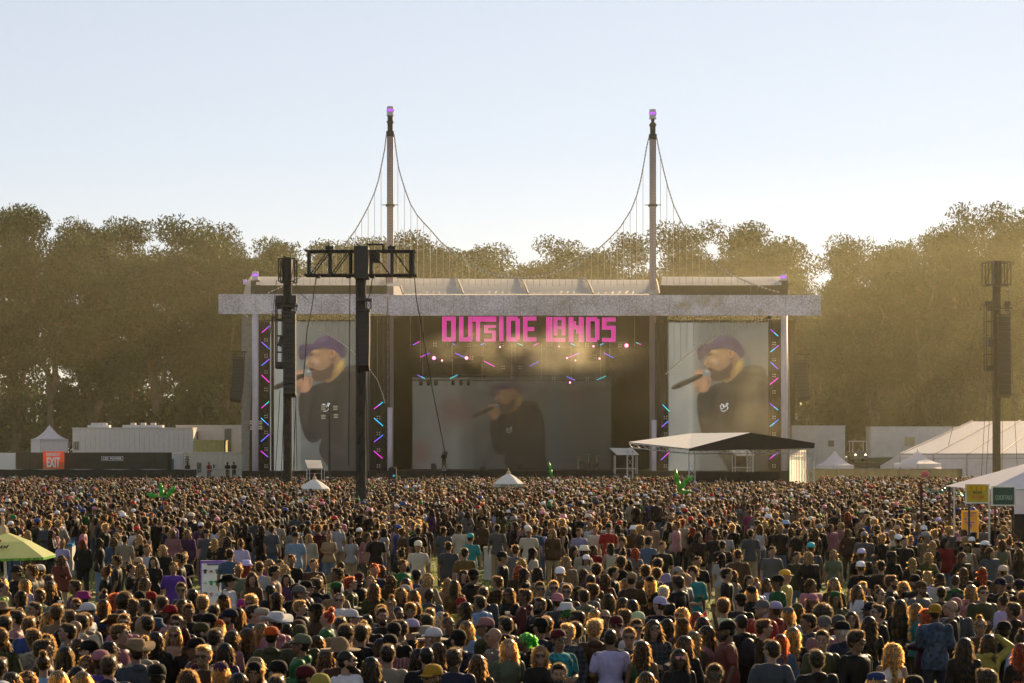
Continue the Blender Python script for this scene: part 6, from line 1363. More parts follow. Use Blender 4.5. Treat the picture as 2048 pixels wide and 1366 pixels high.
# catalogue: x y sex hair hat top facing pose extras       (pixels inside each tile of the photograph)
TILES = [(0,1090,4.95,'''25,375,F,uk,-,t lime,r,a;80,305,F,lb,-,t tan,b,a;190,212,M,sk,cow black,j black,fl,a;295,212,M,sn,-,t black,l,a;385,190,M,sn,wide cream,t brown,l,a;195,325,F,wk,-,t black,l,a;200,428,F,lk,-,j black,l,a;325,308,F,lb,-,s lavender,br,a;435,330,F,wn,-,k grey,b,a;500,342,F,wn,-,t black,b,a
395,415,M,sn,-,j sage,f,a,bag;345,565,M,sk,-,t black,fl,h;460,262,M,sk,-,t black,b,a;165,608,M,sk,-,t rose,l,a;18,582,F,ln,wide tan,t white,b,a;205,680,F,un,-,t black,b,a;480,650,F,lb,-,j black,bl,h;560,590,M,cn,-,t tan,b,a;690,622,M,sk,-,t black,b,a;600,55,F,wn,-,j brick,b,w,shorts
745,318,M,sk,-,t plum,l,a;825,438,F,un,bkt magenta,t denim,l,a;795,520,F,sn,-,t black,f,a,G;865,553,M,sn,cap white,t white,l,a;985,540,F,ln,-,t blue,b,a;905,632,M,sn,-,s beige,bl,h;800,672,M,sk,-,s cream,b,a;740,725,M,-,-,t grey,l,a;615,768,M,sk,-,t black,l,h;520,840,F,vn,-,k black,b,a
210,838,M,cn,-,s beige,bl,a,patterned;290,713,M,sn,-,t blue,b,a;50,700,M,ck,-,t black,b,a;15,830,M,cn,-,j olive,b,a,patterned;430,1092,F,un,-,t lightblue,b,a;565,1218,F,lb,-,t black,b,a;300,1240,F,on,-,t black,f,a,G;770,1262,F,lb,-,t brown,b,a;870,1090,F,on,-,t green,f,a;780,903,F,wn,-,j black,b,a
885,950,M,sk,cap black,j black,l,a;1000,985,M,sn,cap pink,t purple,br,a;1120,943,F,wk,-,t black,r,a;1180,775,M,sn,-,t pink,r,a;1090,712,F,lk,cow brown,j brown,l,a;1200,620,F,wn,-,t black,f,a,G;1010,445,F,uk,-,t turquoise,b,a;1160,75,M,sk,-,t black,l,h;1050,190,F,un,-,k black,l,a;1150,500,F,vr,-,t maroon,r,a
1245,482,M,ak,-,t maroon,bl,a;20,1260,M,sn,cap white,t black,b,a;40,1110,M,sk,-,j black,b,a;100,905,F,wk,-,t black,b,a;640,1000,F,lk,-,t black,bl,a;1080,1085,M,sk,-,j navy,b,a;700,1190,F,wk,-,t black,b,a;420,960,M,sk,-,t brown,r,c;150,1250,F,wn,-,t navy,b,a'''),
(256,1090,4.95,'''190,15,M,sn,-,t white,f,a,G;100,62,M,sn,cap tan,t black,bl,a;250,90,F,lk,-,k black,f,a;350,10,F,wb,-,t black,f,a;130,203,F,wb,-,t black,r,a;170,308,F,wn,-,j black,r,a;450,133,M,sn,-,t purple,f,a;560,50,F,ub,-,j black,f,a,G;520,118,M,sk,-,j black,l,a;130,438,M,sk,cap black,j slate,b,a
205,428,M,sn,cap red,t maroon,b,a;530,383,M,sk,-,t black,fl,a,G;420,533,M,sn,cap red,s rose,l,a;40,513,M,sn,-,t brown,fl,a;180,538,M,sk,-,j tan,l,a,G;540,558,F,wn,-,t black,f,a;630,548,M,sn,-,t black,f,a;740,488,M,cb,-,t black,b,a;820,558,M,sk,-,t plum,b,a;950,468,F,on,bean black,t black,b,a
1000,300,F,un,cow black,s white,r,h;1110,208,F,ub,-,t sage,f,c;1170,128,F,wr,cap lavender,t red,br,a;1010,40,M,sk,-,j denim,b,a,pack;1120,-35,F,un,-,s lavender,b,a;1230,318,F,wn,-,k brown,fl,a,G;1130,533,F,wn,cap magenta,t black,f,a;1215,508,M,cb,-,s pink,f,a,G;1100,598,F,ln,-,t olive,b,a;985,608,M,sn,cap navy,t brick,l,a
900,680,F,wb,cap orange,t black,l,a;700,658,M,sk,cap black,t black,l,a;765,700,M,sk,cap olive,t denim,r,a;60,663,M,sn,-,t pink,f,a,G;170,720,F,-,bkt denim,j denim,b,a;310,690,M,sk,-,t red,bl,a;440,683,M,sk,-,t black,f,a,G;455,828,F,wb,-,k nude,f,a,G;595,848,F,wn,-,t black,b,a;285,880,F,wk,-,j black,b,a
720,880,M,sk,cap black,j maroon,l,p;750,1018,M,sb,-,s brown,f,a,G mus;900,950,F,wk,-,t plum,b,a;940,1095,F,lb,cap plum,k black,b,a;1030,820,F,wn,-,t rose,fl,a,G;1125,815,F,ln,-,t black,b,a;1235,1118,F,on,bean black,t black,f,a;80,945,M,sn,cow tan,j slate,bl,a;290,1168,M,sk,bcap black,j olive,b,a;130,925,F,ub,-,j cream,bl,a
1240,570,M,sk,-,t denim,r,h;600,1230,F,vn,-,k cream,b,a;870,835,M,sk,-,t black,b,a;640,440,F,wk,-,t black,b,a;300,505,M,sk,-,t black,b,a;1080,1250,F,wk,-,t black,b,a;30,180,F,uk,-,t black,r,h'''),
(512,1090,4.95,'''20,148,M,sn,-,s white,b,a;140,133,F,wb,-,t magenta,f,a;235,125,M,sk,-,t black,f,a,G;350,88,M,wn,-,j black,f,a,beard;570,98,M,sn,-,j brown,f,a;110,208,M,sk,-,k nude,r,c,G;270,220,F,wb,-,t cream,b,a;300,258,F,lk,-,t plum,f,a;130,373,F,wk,-,j black,l,a,G;20,290,F,wn,-,t tan,b,a
215,448,F,lk,-,t black,r,a;430,413,M,sn,cap grey,t black,r,a;500,313,M,sk,cap black,t plum,r,a;590,328,M,sk,-,j black,b,a,pack;400,345,M,sn,cap black,t black,b,a;435,513,F,sb,-,t black,fr,a;595,578,F,lk,cap black,t brown,l,a;710,663,F,ur,-,t green,l,a;825,478,F,yk,-,t white,f,a,G bag;930,308,M,sr,-,j olive,r,a,G
810,228,M,sk,-,s white,l,a;840,133,F,ln,-,j black,b,a;1020,248,M,sn,cap maroon,t black,fr,a;1130,288,F,lb,-,t black,f,a,G;1165,395,F,wn,-,t olive,b,a,patterned;1170,213,M,sr,-,t navy,f,a;1245,178,F,wr,-,t brick,f,a;785,363,M,sk,band green,t tan,b,a;975,643,M,sn,cap white,t black,r,a;1060,648,M,zk,-,t black,b,a
850,718,M,sk,-,t tan,b,a;1075,768,F,ub,-,t black,b,a;950,808,M,ck,-,t black,b,a;850,840,F,wn,-,t grey,b,a;205,660,M,sn,cow white,s pink,bl,a;50,578,M,-,band cream,t white,l,a;160,788,M,sk,cap orange,j olive,b,a;290,755,F,wk,-,t orange,b,a;430,718,M,sn,cap brown,t brown,b,a;435,765,M,-,bean olive,j olive,b,a
450,878,M,sk,cap sage,j green,l,a,G;835,980,M,sn,rng tan,t brown,b,a;990,1008,M,zk,-,t white,r,a,G beard;1170,908,F,wk,-,t black,bl,a;1240,975,M,sk,-,t beige,b,a;215,1100,M,sk,cap black,t black,bl,a;500,1130,M,sk,cap maroon,t black,r,a;625,1240,M,sn,cap yellow,t mustard,b,a;210,1290,M,sk,-,t black,b,a;620,250,F,wb,-,t brown,r,a
1260,600,M,sn,-,t black,f,a;1170,760,M,ck,-,t black,b,a;600,870,F,wn,-,t black,b,a;10,1120,F,wb,-,t black,r,a;1100,1100,F,wk,-,j black,b,a;40,760,F,wb,-,k rose,bl,a;680,1000,F,wn,-,t maroon,b,a,patterned;1235,750,M,sk,cap black,t black,b,a'''),
(768,1090,4.95,'''165,55,F,uk,-,t black,bl,a;185,128,M,wn,-,t green,fr,h;338,-40,M,sk,cap cream,s cream,f,a;640,-40,M,ok,-,j slate,b,a;800,25,M,sk,-,t ochre,b,a;855,-140,H,zk,bcap teal,t teal,b,a;1170,82,M,sk,cap black,j black,r,a,pack;890,222,M,sk,cap black,j black,br,a;335,208,M,sk,bkt black,t blue,b,a,patterned;55,262,F,wn,-,t brown,b,a
220,333,F,wn,-,t black,b,a;405,282,F,wb,-,t tan,b,a;195,378,F,un,cap cream,t black,b,a;445,383,M,zn,-,j slate,b,a,pack;290,445,F,ln,-,t black,bl,a;175,418,F,on,-,t black,f,a;70,498,F,un,-,t tan,f,a;260,558,F,cn,-,t black,f,a;310,528,F,ok,-,t black,b,a;105,578,M,zk,-,t cream,f,a
15,600,M,sn,-,t black,f,a;630,273,F,lb,-,k nude,b,a;700,348,F,lk,-,t ochre,b,a;790,255,F,ok,-,t black,f,h;765,480,F,un,bean red,j yellow,b,a,patterned;1120,293,M,sn,-,s brown,b,a,plaid;1235,423,F,wn,-,t black,fl,a,G;830,573,F,lk,-,t brown,l,c;915,488,M,sk,-,s lightblue,bl,a;640,678,F,un,-,t black,fr,a
455,600,F,sn,-,t brown,b,a;560,655,F,ww,-,t brown,b,a;420,678,M,sk,-,t black,bl,a;1000,688,M,sn,cap rose,j olive,l,h,G patterned;820,722,F,lb,-,t lightblue,br,c;1205,693,M,sk,-,j slate,bl,a;345,788,F,wb,wide cream,t brown,b,a;480,845,F,wb,wide beige,t maroon,b,a;640,850,M,sk,cap black,j navy,bl,a;570,952,F,wn,-,t black,b,a
215,723,M,sk,-,t tan,l,p,G;60,822,M,sn,cap black,s rose,b,a,striped;290,690,M,sn,cap lavender,t black,bl,a;480,1143,M,sn,cap mustard,t black,fl,a,G beard;1235,938,F,lb,-,t sage,f,h;1195,868,F,on,bean black,t black,b,a;700,1010,M,sk,-,t navy,b,a;930,1050,F,wn,-,t brown,b,a;545,820,M,sb,cap white,t slate,b,a;985,400,M,sk,-,j slate,b,a,pack;420,1000,M,zk,-,j black,b,a;1110,800,M,-,-,t grey,l,a;330,1010,F,wk,-,t navy,bl,a'''),
(1024,1090,4.95,'''35,10,M,sn,-,t grey,b,a,G;205,38,F,lk,-,s cream,r,a;90,123,F,wb,-,t tan,br,a;60,203,F,wr,-,t brown,b,a;120,248,F,lk,-,j black,r,a;255,243,F,wk,-,t black,r,a;475,208,M,sn,cap white,s grey,f,a,plaid;545,123,F,wb,-,s tan,f,a;620,25,F,wk,-,t black,f,a;735,50,F,lk,bkt white,s cream,f,h
705,20,F,wn,bkt cream,t cream,b,a;820,-20,F,wn,-,t red,f,a;970,-20,F,ok,-,s cream,b,a;1100,33,F,uk,-,t black,b,a;1210,8,F,wr,-,t grey,b,a;1000,178,M,sk,-,s black,r,h,G;1085,143,M,ck,-,t black,b,a;710,215,F,ln,-,t brown,r,a;843,193,M,ck,-,t plum,b,a,name;910,253,F,wn,-,t maroon,b,a
1190,253,M,sn,cap tan,t brown,b,a;1155,323,F,lb,-,s white,r,a;310,343,M,sk,-,t black,f,a,G;400,348,M,sb,-,t black,f,a,G;225,393,F,wb,-,t teal,l,a,G;130,450,M,sn,-,s maroon,l,c;540,370,M,sn,-,t olive,f,a,G;640,393,F,ok,cap black,t black,b,a;660,448,M,sk,-,s sage,bl,a;830,398,M,sn,-,s grey,l,a
455,453,M,sn,bcap pink,t slate,b,a;350,498,M,sk,-,t black,fl,a,G;460,550,F,ok,bkt white,t navy,bl,a,patterned;560,623,F,wn,cap green,t black,l,a;690,635,M,sk,-,s sage,l,a,G;820,610,F,lb,-,t brown,b,a;880,633,M,-,-,k black,f,a,G;1040,698,M,sn,cap maroon,t black,f,a,G;1110,620,F,cn,-,t lavender,b,a;1190,543,F,wk,-,t black,b,a
1085,513,F,wn,-,t olive,b,a;310,693,M,sk,cap black,t navy,b,a;390,708,M,sn,-,t black,b,a;130,868,F,yg,-,j black,l,a;450,840,M,sk,bcap maroon,t turquoise,fr,a,G pack patterned;550,788,F,ck,-,t black,b,a;670,778,M,sb,-,s slate,fl,a,G plaid;710,738,M,cb,-,j brown,b,a;290,963,F,ob,-,t black,f,a,G;465,1103,M,sk,-,t grey,f,a
1035,805,M,zk,-,t lavender,b,a;1150,798,M,sn,-,s slate,f,c,G plaid;1245,943,F,wn,-,k green,b,a;1245,722,M,sk,-,t white,f,a,G;1250,653,M,sn,cap mint,t black,b,a;930,475,F,lk,-,k black,b,a;600,520,F,wk,-,t brown,b,a;780,280,M,sk,-,t brown,b,a'''),
(1280,1090,4.95,'''60,218,M,cn,-,t brown,b,a;170,205,M,cn,-,s plum,b,a;180,148,M,ck,-,t lavender,b,a;75,308,F,lb,cap black,t black,br,a;375,173,M,sk,cap grey,t grey,b,a;400,250,M,sn,cap tan,s cream,l,a;375,298,M,ck,-,j black,bl,a;455,308,F,un,-,t grey,r,a;520,218,M,ck,-,t teal,f,c,patterned;565,123,M,sk,-,j black,f,w,G
810,58,F,lk,-,t white,b,a;855,218,M,sk,-,t black,r,h;970,40,M,on,-,j brown,b,a;1080,272,F,sk,-,t black,f,a,G;1110,378,F,lb,cap black,j black,f,a;1150,343,F,un,-,t lavender,f,a;990,450,M,sk,cap black,t black,br,a;830,538,M,cn,-,t mint,b,a;190,478,M,sn,bcap lavender,t navy,b,a,plaid;235,428,F,cw,-,t black,b,a
410,583,F,ob,-,t sage,l,a,G;395,698,F,ln,cap brown,t brown,b,a;110,738,M,wn,-,s slate,f,h,G plaid;285,700,F,wk,-,t black,b,a;530,813,F,wb,-,t brown,b,a;450,918,F,wn,-,j black,br,a;390,1023,F,lk,-,t black,f,h,PG;860,680,H,sk,cap black,t brick,l,p,beard;1000,693,M,zk,-,j black,bl,a,pack;740,1168,M,sk,-,t black,f,a,G
1240,518,M,sb,cap grey,j red,fl,a,beard;660,790,F,wn,-,t pink,l,a;1230,700,M,sn,-,j brown,r,c,patterned;910,215,F,wn,-,t grey,bl,a,striped;620,690,F,wk,-,t orange,b,a;1255,330,F,wn,-,t lavender,f,a;60,1230,F,wn,-,t black,b,a;560,640,F,wr,-,t black,b,a'''),
(1536,1090,4.95,'''40,5,M,sk,-,t grey,f,a;285,28,M,sk,-,t olive,f,a,patterned shorts;410,103,F,wb,-,k black,f,a,G;650,28,F,lb,-,k sage,f,w,patterned;425,-12,M,sn,cap turquoise,j slate,b,a,pack;170,203,M,sn,cap mustard,t yellow,r,a,G;95,288,M,sk,cap black,t green,l,a;430,318,F,wn,-,k pink,f,a,G;650,323,F,wb,-,t brown,f,a;665,413,F,lk,band green,j olive,f,a
440,448,F,wn,cap pink,j black,f,a;925,18,M,on,bkt lavender,t black,b,a;935,148,M,sn,bcap white,t black,b,a;1100,143,M,sk,-,t black,b,a;1215,70,F,-,bean black,j black,b,a;1215,308,M,sn,-,t black,r,a,beard;890,398,F,wn,-,k white,f,a;940,358,F,sb,-,t brown,f,a;1110,408,F,uk,-,k olive,fr,a,G;1015,513,M,sn,cap navy,t black,l,a
1065,578,M,sk,-,j black,l,a,G;1215,508,F,wk,-,j black,f,a;35,520,M,sn,cap lavender,j red,bl,a;205,563,F,lb,cap grey,t lightblue,b,a;290,530,F,wn,cap olive,t black,b,a;550,600,M,ak,-,t maroon,b,a;400,688,M,sk,-,j slate,l,a;590,678,M,sn,cap grey,t rose,f,a;695,695,M,zw,cap black,j navy,bl,a;705,663,M,sn,cap slate,t white,b,a
855,665,F,lk,-,t black,f,h;125,828,F,lr,-,j denim,b,a;235,800,F,lb,-,t black,b,a;875,858,M,ck,-,j black,fr,a,G;1215,938,F,vb,-,k white,b,a;1085,1250,F,wb,band blue,t black,fr,a,G;1000,700,F,wk,-,t black,b,a;30,960,M,sk,-,t slate,b,a;540,850,M,sk,-,t olive,f,a;480,1040,M,sk,-,j black,b,a'''),
(1788,1090,4.95,'''100,-70,M,sk,-,j black,f,h,G;180,108,F,lb,-,j black,b,a;510,-55,F,wk,-,j red,f,h;680,43,F,wn,-,j black,f,h;955,28,F,wn,-,j slate,f,a;1080,160,M,sn,cow beige,s brown,b,a;710,213,F,ln,-,t black,b,a;850,210,F,lr,-,t black,b,a;335,238,F,ob,-,s lavender,br,a;455,250,F,ln,cap black,t white,b,a
610,265,M,zn,-,j green,b,a,pack;210,303,M,sn,cap black,t black,f,a,beard;310,343,M,sn,cap brown,j grey,fr,a,beard bag;95,355,F,vb,-,t red,f,a,G;765,393,F,wb,-,s pink,br,a,patterned;895,413,M,sk,-,j olive,f,h,G;1060,303,M,sn,cap navy,j black,f,a;1135,278,M,sn,cap grey,j black,f,a,beard;1065,485,F,uk,-,t lavender,bl,a;1280,440,M,sn,-,t pink,b,a
105,548,F,lk,-,j black,br,a;185,548,F,lb,-,t teal,r,a;345,625,F,or,-,j plum,l,h,G;410,568,M,sn,bcap mustard,j denim,b,a,patterned;530,545,M,-,-,j black,l,h,G;610,518,M,sn,bean rose,j slate,b,a;860,698,F,un,-,j brown,f,h,G;960,832,F,lk,-,j yellow,b,g;1065,793,F,wn,-,k nude,f,a;1205,833,F,uk,-,t lightblue,b,a
905,1213,M,ck,-,t black,b,a;1265,990,F,wr,-,t black,b,a;200,1255,M,sk,bcap black,t black,b,a;1100,730,M,sk,cap black,t black,b,a;1240,290,M,sk,cap navy,t black,b,a;430,410,F,sk,-,t black,b,a;1180,560,M,sk,-,j black,b,a;700,900,F,wk,-,j black,b,a'''),
(0,1000,3.73,'''620,280,F,wr,-,t black,f,h,shorts G;740,293,F,lk,-,j black,r,h,shorts;930,235,M,sk,-,j beige,b,a;465,268,F,un,-,t lavender,f,h;845,275,F,wn,-,t denim,b,a;1400,225,F,wb,-,t plum,f,a;1290,225,F,wb,-,t rose,f,a;1540,185,M,sk,cap black,s slate,f,a;1655,165,M,sk,-,t white,l,a;1830,183,F,lk,-,j black,b,a;1600,288,F,lb,-,t black,b,a;1690,288,F,wk,-,t black,b,a;865,220,F,wb,-,t cream,b,a;960,60,F,wb,-,k lime,b,a;1040,72,F,wb,-,t grey,b,a;1200,88,M,sn,-,t grey,b,a;410,173,F,ln,-,t black,r,a;625,168,M,sn,-,t pink,l,a;80,163,F,lb,bkt white,t black,b,a;470,108,F,wn,-,t pink,b,a;378,80,M,sb,-,t black,b,a;18,100,M,sk,-,t green,b,a;1285,145,M,ck,-,t purple,fl,a;770,150,M,sk,-,t black,l,a;1095,85,M,sk,cap grey,k lime,b,a;1040,265,F,lb,-,t black,br,a'''),
(512,1000,3.73,'''295,243,M,sk,cap black,s lightblue,f,h;400,243,F,wb,-,s cream,f,a;545,243,F,uk,-,j tan,f,w;710,243,F,dk,-,t white,f,w;895,245,M,ok,-,j black,b,w;835,243,F,wn,-,t rose,f,a;630,128,F,un,-,j pink,f,a;770,183,M,sn,cap white,t black,b,a;1095,180,F,lb,-,k white,f,a;1160,148,M,cn,-,t green,f,a;1210,182,M,ob,-,j black,b,a;1260,162,M,sn,-,t brown,f,a;1400,198,M,sk,-,t slate,b,a;1800,180,M,sk,-,s grey,b,a;1690,140,F,wn,-,j brown,f,a;1050,150,F,ck,-,t cream,b,a;1690,2,M,sn,bkt orange,j orange,b,a;300,12,M,sk,-,t red,l,a;95,163,M,sn,-,t white,b,a;285,180,M,sk,-,t grey,b,a;1410,100,F,wn,-,t black,b,a;1520,178,M,sk,-,t cream,b,a'''),
(1024,1000,3.73,'''125,205,M,sn,cap beige,s cream,f,a;305,218,F,wb,-,t brown,f,a;340,135,M,sk,-,t white,b,a,pack;500,188,M,sk,-,t lavender,f,a,G;620,188,M,sn,-,t cream,f,a;720,180,M,sk,cap black,t red,f,a;905,195,F,wb,bkt white,t brown,b,a;1045,178,F,wn,-,k nude,f,g;840,135,M,sk,-,t blue,b,a;1230,162,M,sn,-,s rose,l,h;1345,192,F,lr,-,j black,bl,a;1480,108,M,sk,cap green,j sage,f,h;1275,45,M,sn,bkt white,k white,f,a,G;1395,265,F,wk,-,s black,f,h,patterned;1570,273,M,sk,-,j black,b,a;1590,200,M,sk,-,s white,b,a;1780,205,M,sk,-,j slate,b,a;1775,72,F,un,-,j magenta,b,a;735,10,F,lb,-,t brown,b,a;490,0,M,sn,-,t orange,b,a;425,12,F,un,-,t pink,b,a;820,268,M,ck,-,t navy,f,a;1515,230,M,sk,cap black,t black,f,a;1020,295,M,sk,-,s denim,br,a;1120,310,M,sk,-,t black,f,a;205,178,M,sk,-,s lavender,b,a,striped;1530,-60,M,sk,cap navy,t slate,b,a'''),
(1536,1000,3.73,'''130,155,F,un,bean lightblue,t grey,b,a;230,180,M,sk,cap black,t black,b,a;550,150,F,wb,-,t rose,f,a;600,192,F,wn,-,k brown,f,a;705,200,F,wn,-,t black,f,a;845,185,F,wb,-,j pink,f,a;935,218,F,wb,-,t cream,f,a;900,15,M,sn,-,t white,b,a;1155,258,F,wn,-,t black,f,a;1035,132,M,sk,cap black,s plum,b,a;755,10,F,lb,-,t brown,b,a;320,160,F,wn,-,t black,b,a;470,165,F,wn,-,t pink,f,a;1270,118,M,sn,cap lavender,s blue,b,a;1590,30,M,sn,band red,s pink,b,a,patterned;1370,180,F,wb,-,t rose,b,a;1765,190,F,wb,-,t pink,f,a;1440,255,F,wn,cap rose,t black,f,a;1190,390,F,wb,-,t olive,b,a;1740,225,H,sn,bean olive,j ochre,b,a,bag;1860,225,M,sk,-,t black,l,a''')]
FACE = {'f':0,'fl':-35,'l':-90,'bl':-140,'b':180,'br':140,'r':90,'fr':35}   # rotation about Z; 0 faces the camera
rp = random.Random(21); CAT = []
for x0,y0,sc_,txt in TILES:
    for it in txt.replace('\n',';').split(';'):
        q = it.split(','); 
        if len(q) < 8: continue
        px = x0+float(q[0])/sc_; py = y0+float(q[1])/sc_; sex = q[2]; pose = q[7]
        ex = q[8].split() if len(q) > 8 else []
        top, tcol = q[5].split(); hatk, hatc = (q[4].split() if q[4] != '-' else (None, None))
        hk = q[3]; hgt = {'M':1.755,'H':1.80,'F':1.64}[sex]*rp.uniform(.985,1.02)
        if hatk: hgt += .03
        s = (py-YH)/(HC-hgt); Y = F/s; x = (px-1024)/s
        CAT.append(dict(px=px, py=py, x=x, y=Y, sex=sex, hk=HK[hk[0]] if hk != '-' else None, hc=hk[1] if hk != '-' else None, hat=hatk, hatc=hatc, top=top, tc=tcol, face=q[6], pose=pose, ex=ex, sc=rp.uniform(.98,1.02)))
# ease apart the few that would stand in one another
for it in range(30):
    for i,a in enumerate(CAT):
        for b in CAT[i+1:]:
            dx = b['x']-a['x']; dy = b['y']-a['y']; d = math.hypot(dx, dy)
            if d < .43:
                if d < 1e-4: dx, dy, d = .01, .02, .02
                p_ = (.43-d)/2; a['x'] -= dx/d*p_*.5; b['x'] += dx/d*p_*.5; a['y'] -= dy/d*p_; b['y'] += dy/d*p_
CAT.sort(key=lambda d: d['y'])
vis = [c for c in CAT if -10 < c['px'] < 2058]
NEAR = CAT[:300]; REST = CAT[300:]
# unique wording
def hat_txt(c): return '%s %s' % (c['hatc'], HATN[c['hat']]) if c['hat'] else None
def top_txt(c):
    pt = next((p for p in ('plaid','striped','patterned') if p in c['ex']), ''); return ('%s %s %s' % (c['tc'], pt, TOPN[c['top']])).replace('  ',' ')
def hair_txt(c): return ('%s %s hair' % (HTXT[c['hk']], HN[c['hc']])) if c['hk'] else 'bald head'
FT = {'f':'facing the camera','fl':'facing camera-left','fr':'facing camera-right','l':'in left profile','r':'in right profile','b':'seen from behind','bl':'from behind turning left','br':'from behind turning right'}
from collections import Counter
def base(c):
    s = 'person in %s' % top_txt(c)
    if c['hat']: s += ' and %s' % hat_txt(c)
    elif 'pack' in c['ex']: s += ' with backpack'
    else: s += ', %s' % hair_txt(c)
    return s
cn = Counter(base(c) for c in NEAR); hcnt = Counter(hat_txt(c) for c in CAT if c['hat']); tcnt = Counter(top_txt(c) for c in CAT)
def handle(c):
    if c['hat'] and hcnt[hat_txt(c)] == 1: return hat_txt(c)
    if tcnt[top_txt(c)] == 1: return top_txt(c)
    return None
HND = [(c, handle(c)) for c in CAT if handle(c)]
seen = set(); 
for c in NEAR:
    b = base(c)
    if cn[b] == 1: lab = b+', '+FT[c['face']]
    else:
        lab = None; short = 'person in %s' % top_txt(c)+(', %s' % (hat_txt(c) if c['hat'] else hair_txt(c)))
        for o_, h_ in sorted(HND, key=lambda t: math.hypot(t[0]['px']-c['px'], (t[0]['py']-c['py'])*1.3)):
            if o_ is c: continue
            dx = c['px']-o_['px']; dy = c['py']-o_['py']; rel = ('right of' if dx > 0 else 'left of') if abs(dx) > abs(dy) else ('in front of' if dy > 0 else 'behind')
            cand = '%s, %s the %s' % (short, rel, h_)
            if cand not in seen and len(cand.split()) <= 16: lab = cand; break
    if lab is None or lab in seen:
        k_ = 2
        lab = b
    seen.add(lab); c['label'] = lab
TR = [(.012,.013,.016),(.05,.08,.14),(.09,.13,.2),(.03,.04,.07),(.25,.19,.12),(.05,.045,.03)]
def child(name, me, ma, par, col, loc=None, rotm=None, sc_=1.0):
    o = bpy.data.objects.new(name, me); COL.objects.link(o); o.parent = par; o.color = (*col, 1)
    if len(me.materials) == 0: me.materials.append(None)
    for i_, s_ in enumerate(o.material_slots): s_.link = 'OBJECT'; s_.material = fringe_m if (i_ == 1) else ma
    if loc is not None: o.matrix_local = Matrix.Translation(loc) @ (rotm.to_4x4() if rotm else Matrix.Identity(4)) @ Matrix.Scale(sc_, 4)
    return o
def jit(c, a=.12): k = (.45 if max(c) < .5 or c[0] > c[2]*1.35 else .66)+rp.uniform(-a,a)*.7; return tuple(min(.85,v*k) for v in c)
cups = []
def make_person(c):
    if c['pose'] == 'a': c['pose'] = rp.choice('aaallxhc' if c['face'][0] != 'b' else 'aaalx')
    if c['face'][0] == 'b' and c['pose'] == 'h' and rp.random() < .3: c['pose'] = 'a'
    P_ = proto(c['sex'], c['pose']); dark = rp.random(); sk = SK[min(4, int(dark**1.5*4.6))]
    if c['hc'] == 'b' or c['hc'] == 'r': sk = SK[rp.choice((0,0,1))]
    if c['hk'] == 'afro': sk = SK[4]
    body = bpy.data.objects.new('person', P_['body']); COL.objects.link(body); body.color = (*jit(sk,.1),1)
    if len(P_['body'].materials) == 0: P_['body'].materials.append(skin_m)
    yaw = -POSES[c['pose']][2]*.7 if c['face'] in ('l','r','f') else 0
    body.location = (c['x'], c['y'], 0); body.rotation_euler.z = R(FACE[c['face']]+yaw+rp.uniform(-12,12)); body.scale = (c['sc'],)*3
    tag(body, c['label'], 'person', 'people standing in the near crowd')
    top = {'t':'tee','j':'jacket','s':'jacket','k':'tank'}[c['top']]; pt = next((p for p in ('plaid','striped','patterned') if p in c['ex']), '')
    tc = jit(PAL[c['tc']]); child({'t':'t_shirt','j':'jacket','s':'shirt','k':'sleeveless_top'}[c['top']], P_[top], cl_m[pt], body, tc)
    bt = 'shorts' if 'shorts' in c['ex'] or rp.random() < .15 else 'trousers'; child(bt, P_[bt], cl_m[''], body, jit(rp.choice(TR),.3))
    child('shoes', P_['shoes'], shoe_m, body, rp.choice([(.5,.5,.5),(.02,.02,.02),(.2,.15,.1)]))
    hc = P_['hc']; rot = P_['rot']; hs = P_['hs']; hcol = jit(tuple(v*1.6 for v in HC_[c['hc']]),.25) if c['hc'] else (.02,.015,.01)
    if c['hk']:
        k_ = c['hk']
        if c['hat'] and k_ in ('short','curly','buzz','bun'): k_ = 'buzz'
        child('hair', hair(k_), hair_m, body, hcol, hc, rot, hs)
    if c['hat']: child('hat', hat(HATK[c['hat']]), hat_m, body, jit(PAL[c['hatc']],.06), hc, rot, hs*1.04)
    if c['face'][0] != 'b':
        if 'G' in c['ex'] or 'PG' in c['ex']: child('sunglasses', GLASS, gls_m if 'G' in c['ex'] else hat_m, body, (.5,.2,.22), hc, rot, hs)
        else: child('eyes', EYES, eye_m, body, (1,1,1), hc, rot, hs)
        child('eyebrows', BROW, hair_m, body, hcol, hc, rot, hs)
        if 'beard' in c['ex'] or 'mus' in c['ex'] or (c['sex'] == 'M' and rp.random() < .2): child('beard', BEARD, hair_m, body, hcol, hc, rot, hs)
    if 'pack' in c['ex']: child('backpack', BACK, cl_m[''], body, rp.choice([(.015,.015,.02),(.03,.05,.08),(.02,.06,.03)]), Vector((0,0,0)), None, P_['k'])
    if 'bag' in c['ex']: child('shoulder_bag', BAG, cl_m[''], body, (.02,.02,.02), Vector((0,0,0)), None, P_['k'])
    if 'name' in c['ex']:
        T = text_m('FLACCO', 0, 0, 0, .055, .26, bold=.03, depth=.004); T.v = [(-x,.158-y,z+1.31) for x,y,z in T.v]
        for f_i in range(len(T.f)): T.f[f_i] = T.f[f_i][::-1]
        child('lettering', T.mesh('lettering'), mat('pale_print', (.5,.45,.6)), body, (1,1,1))
    if c['pose'] == 'c':
        sh, e, w_, d = P_['AR'][0]; p = w_+d.normalized()*.085+Vector((.01,-.02,-.05)); rz = body.rotation_euler.z
        q = Matrix.Rotation(rz,3,'Z') @ (p*c['sc']); cups.append((Vector((c['x'],c['y'],0))+q, c))
    return body
dup_ = [l for l,n_ in Counter(c['label'] for c in NEAR).items() if n_ > 1]; 
for c in NEAR: make_person(c)
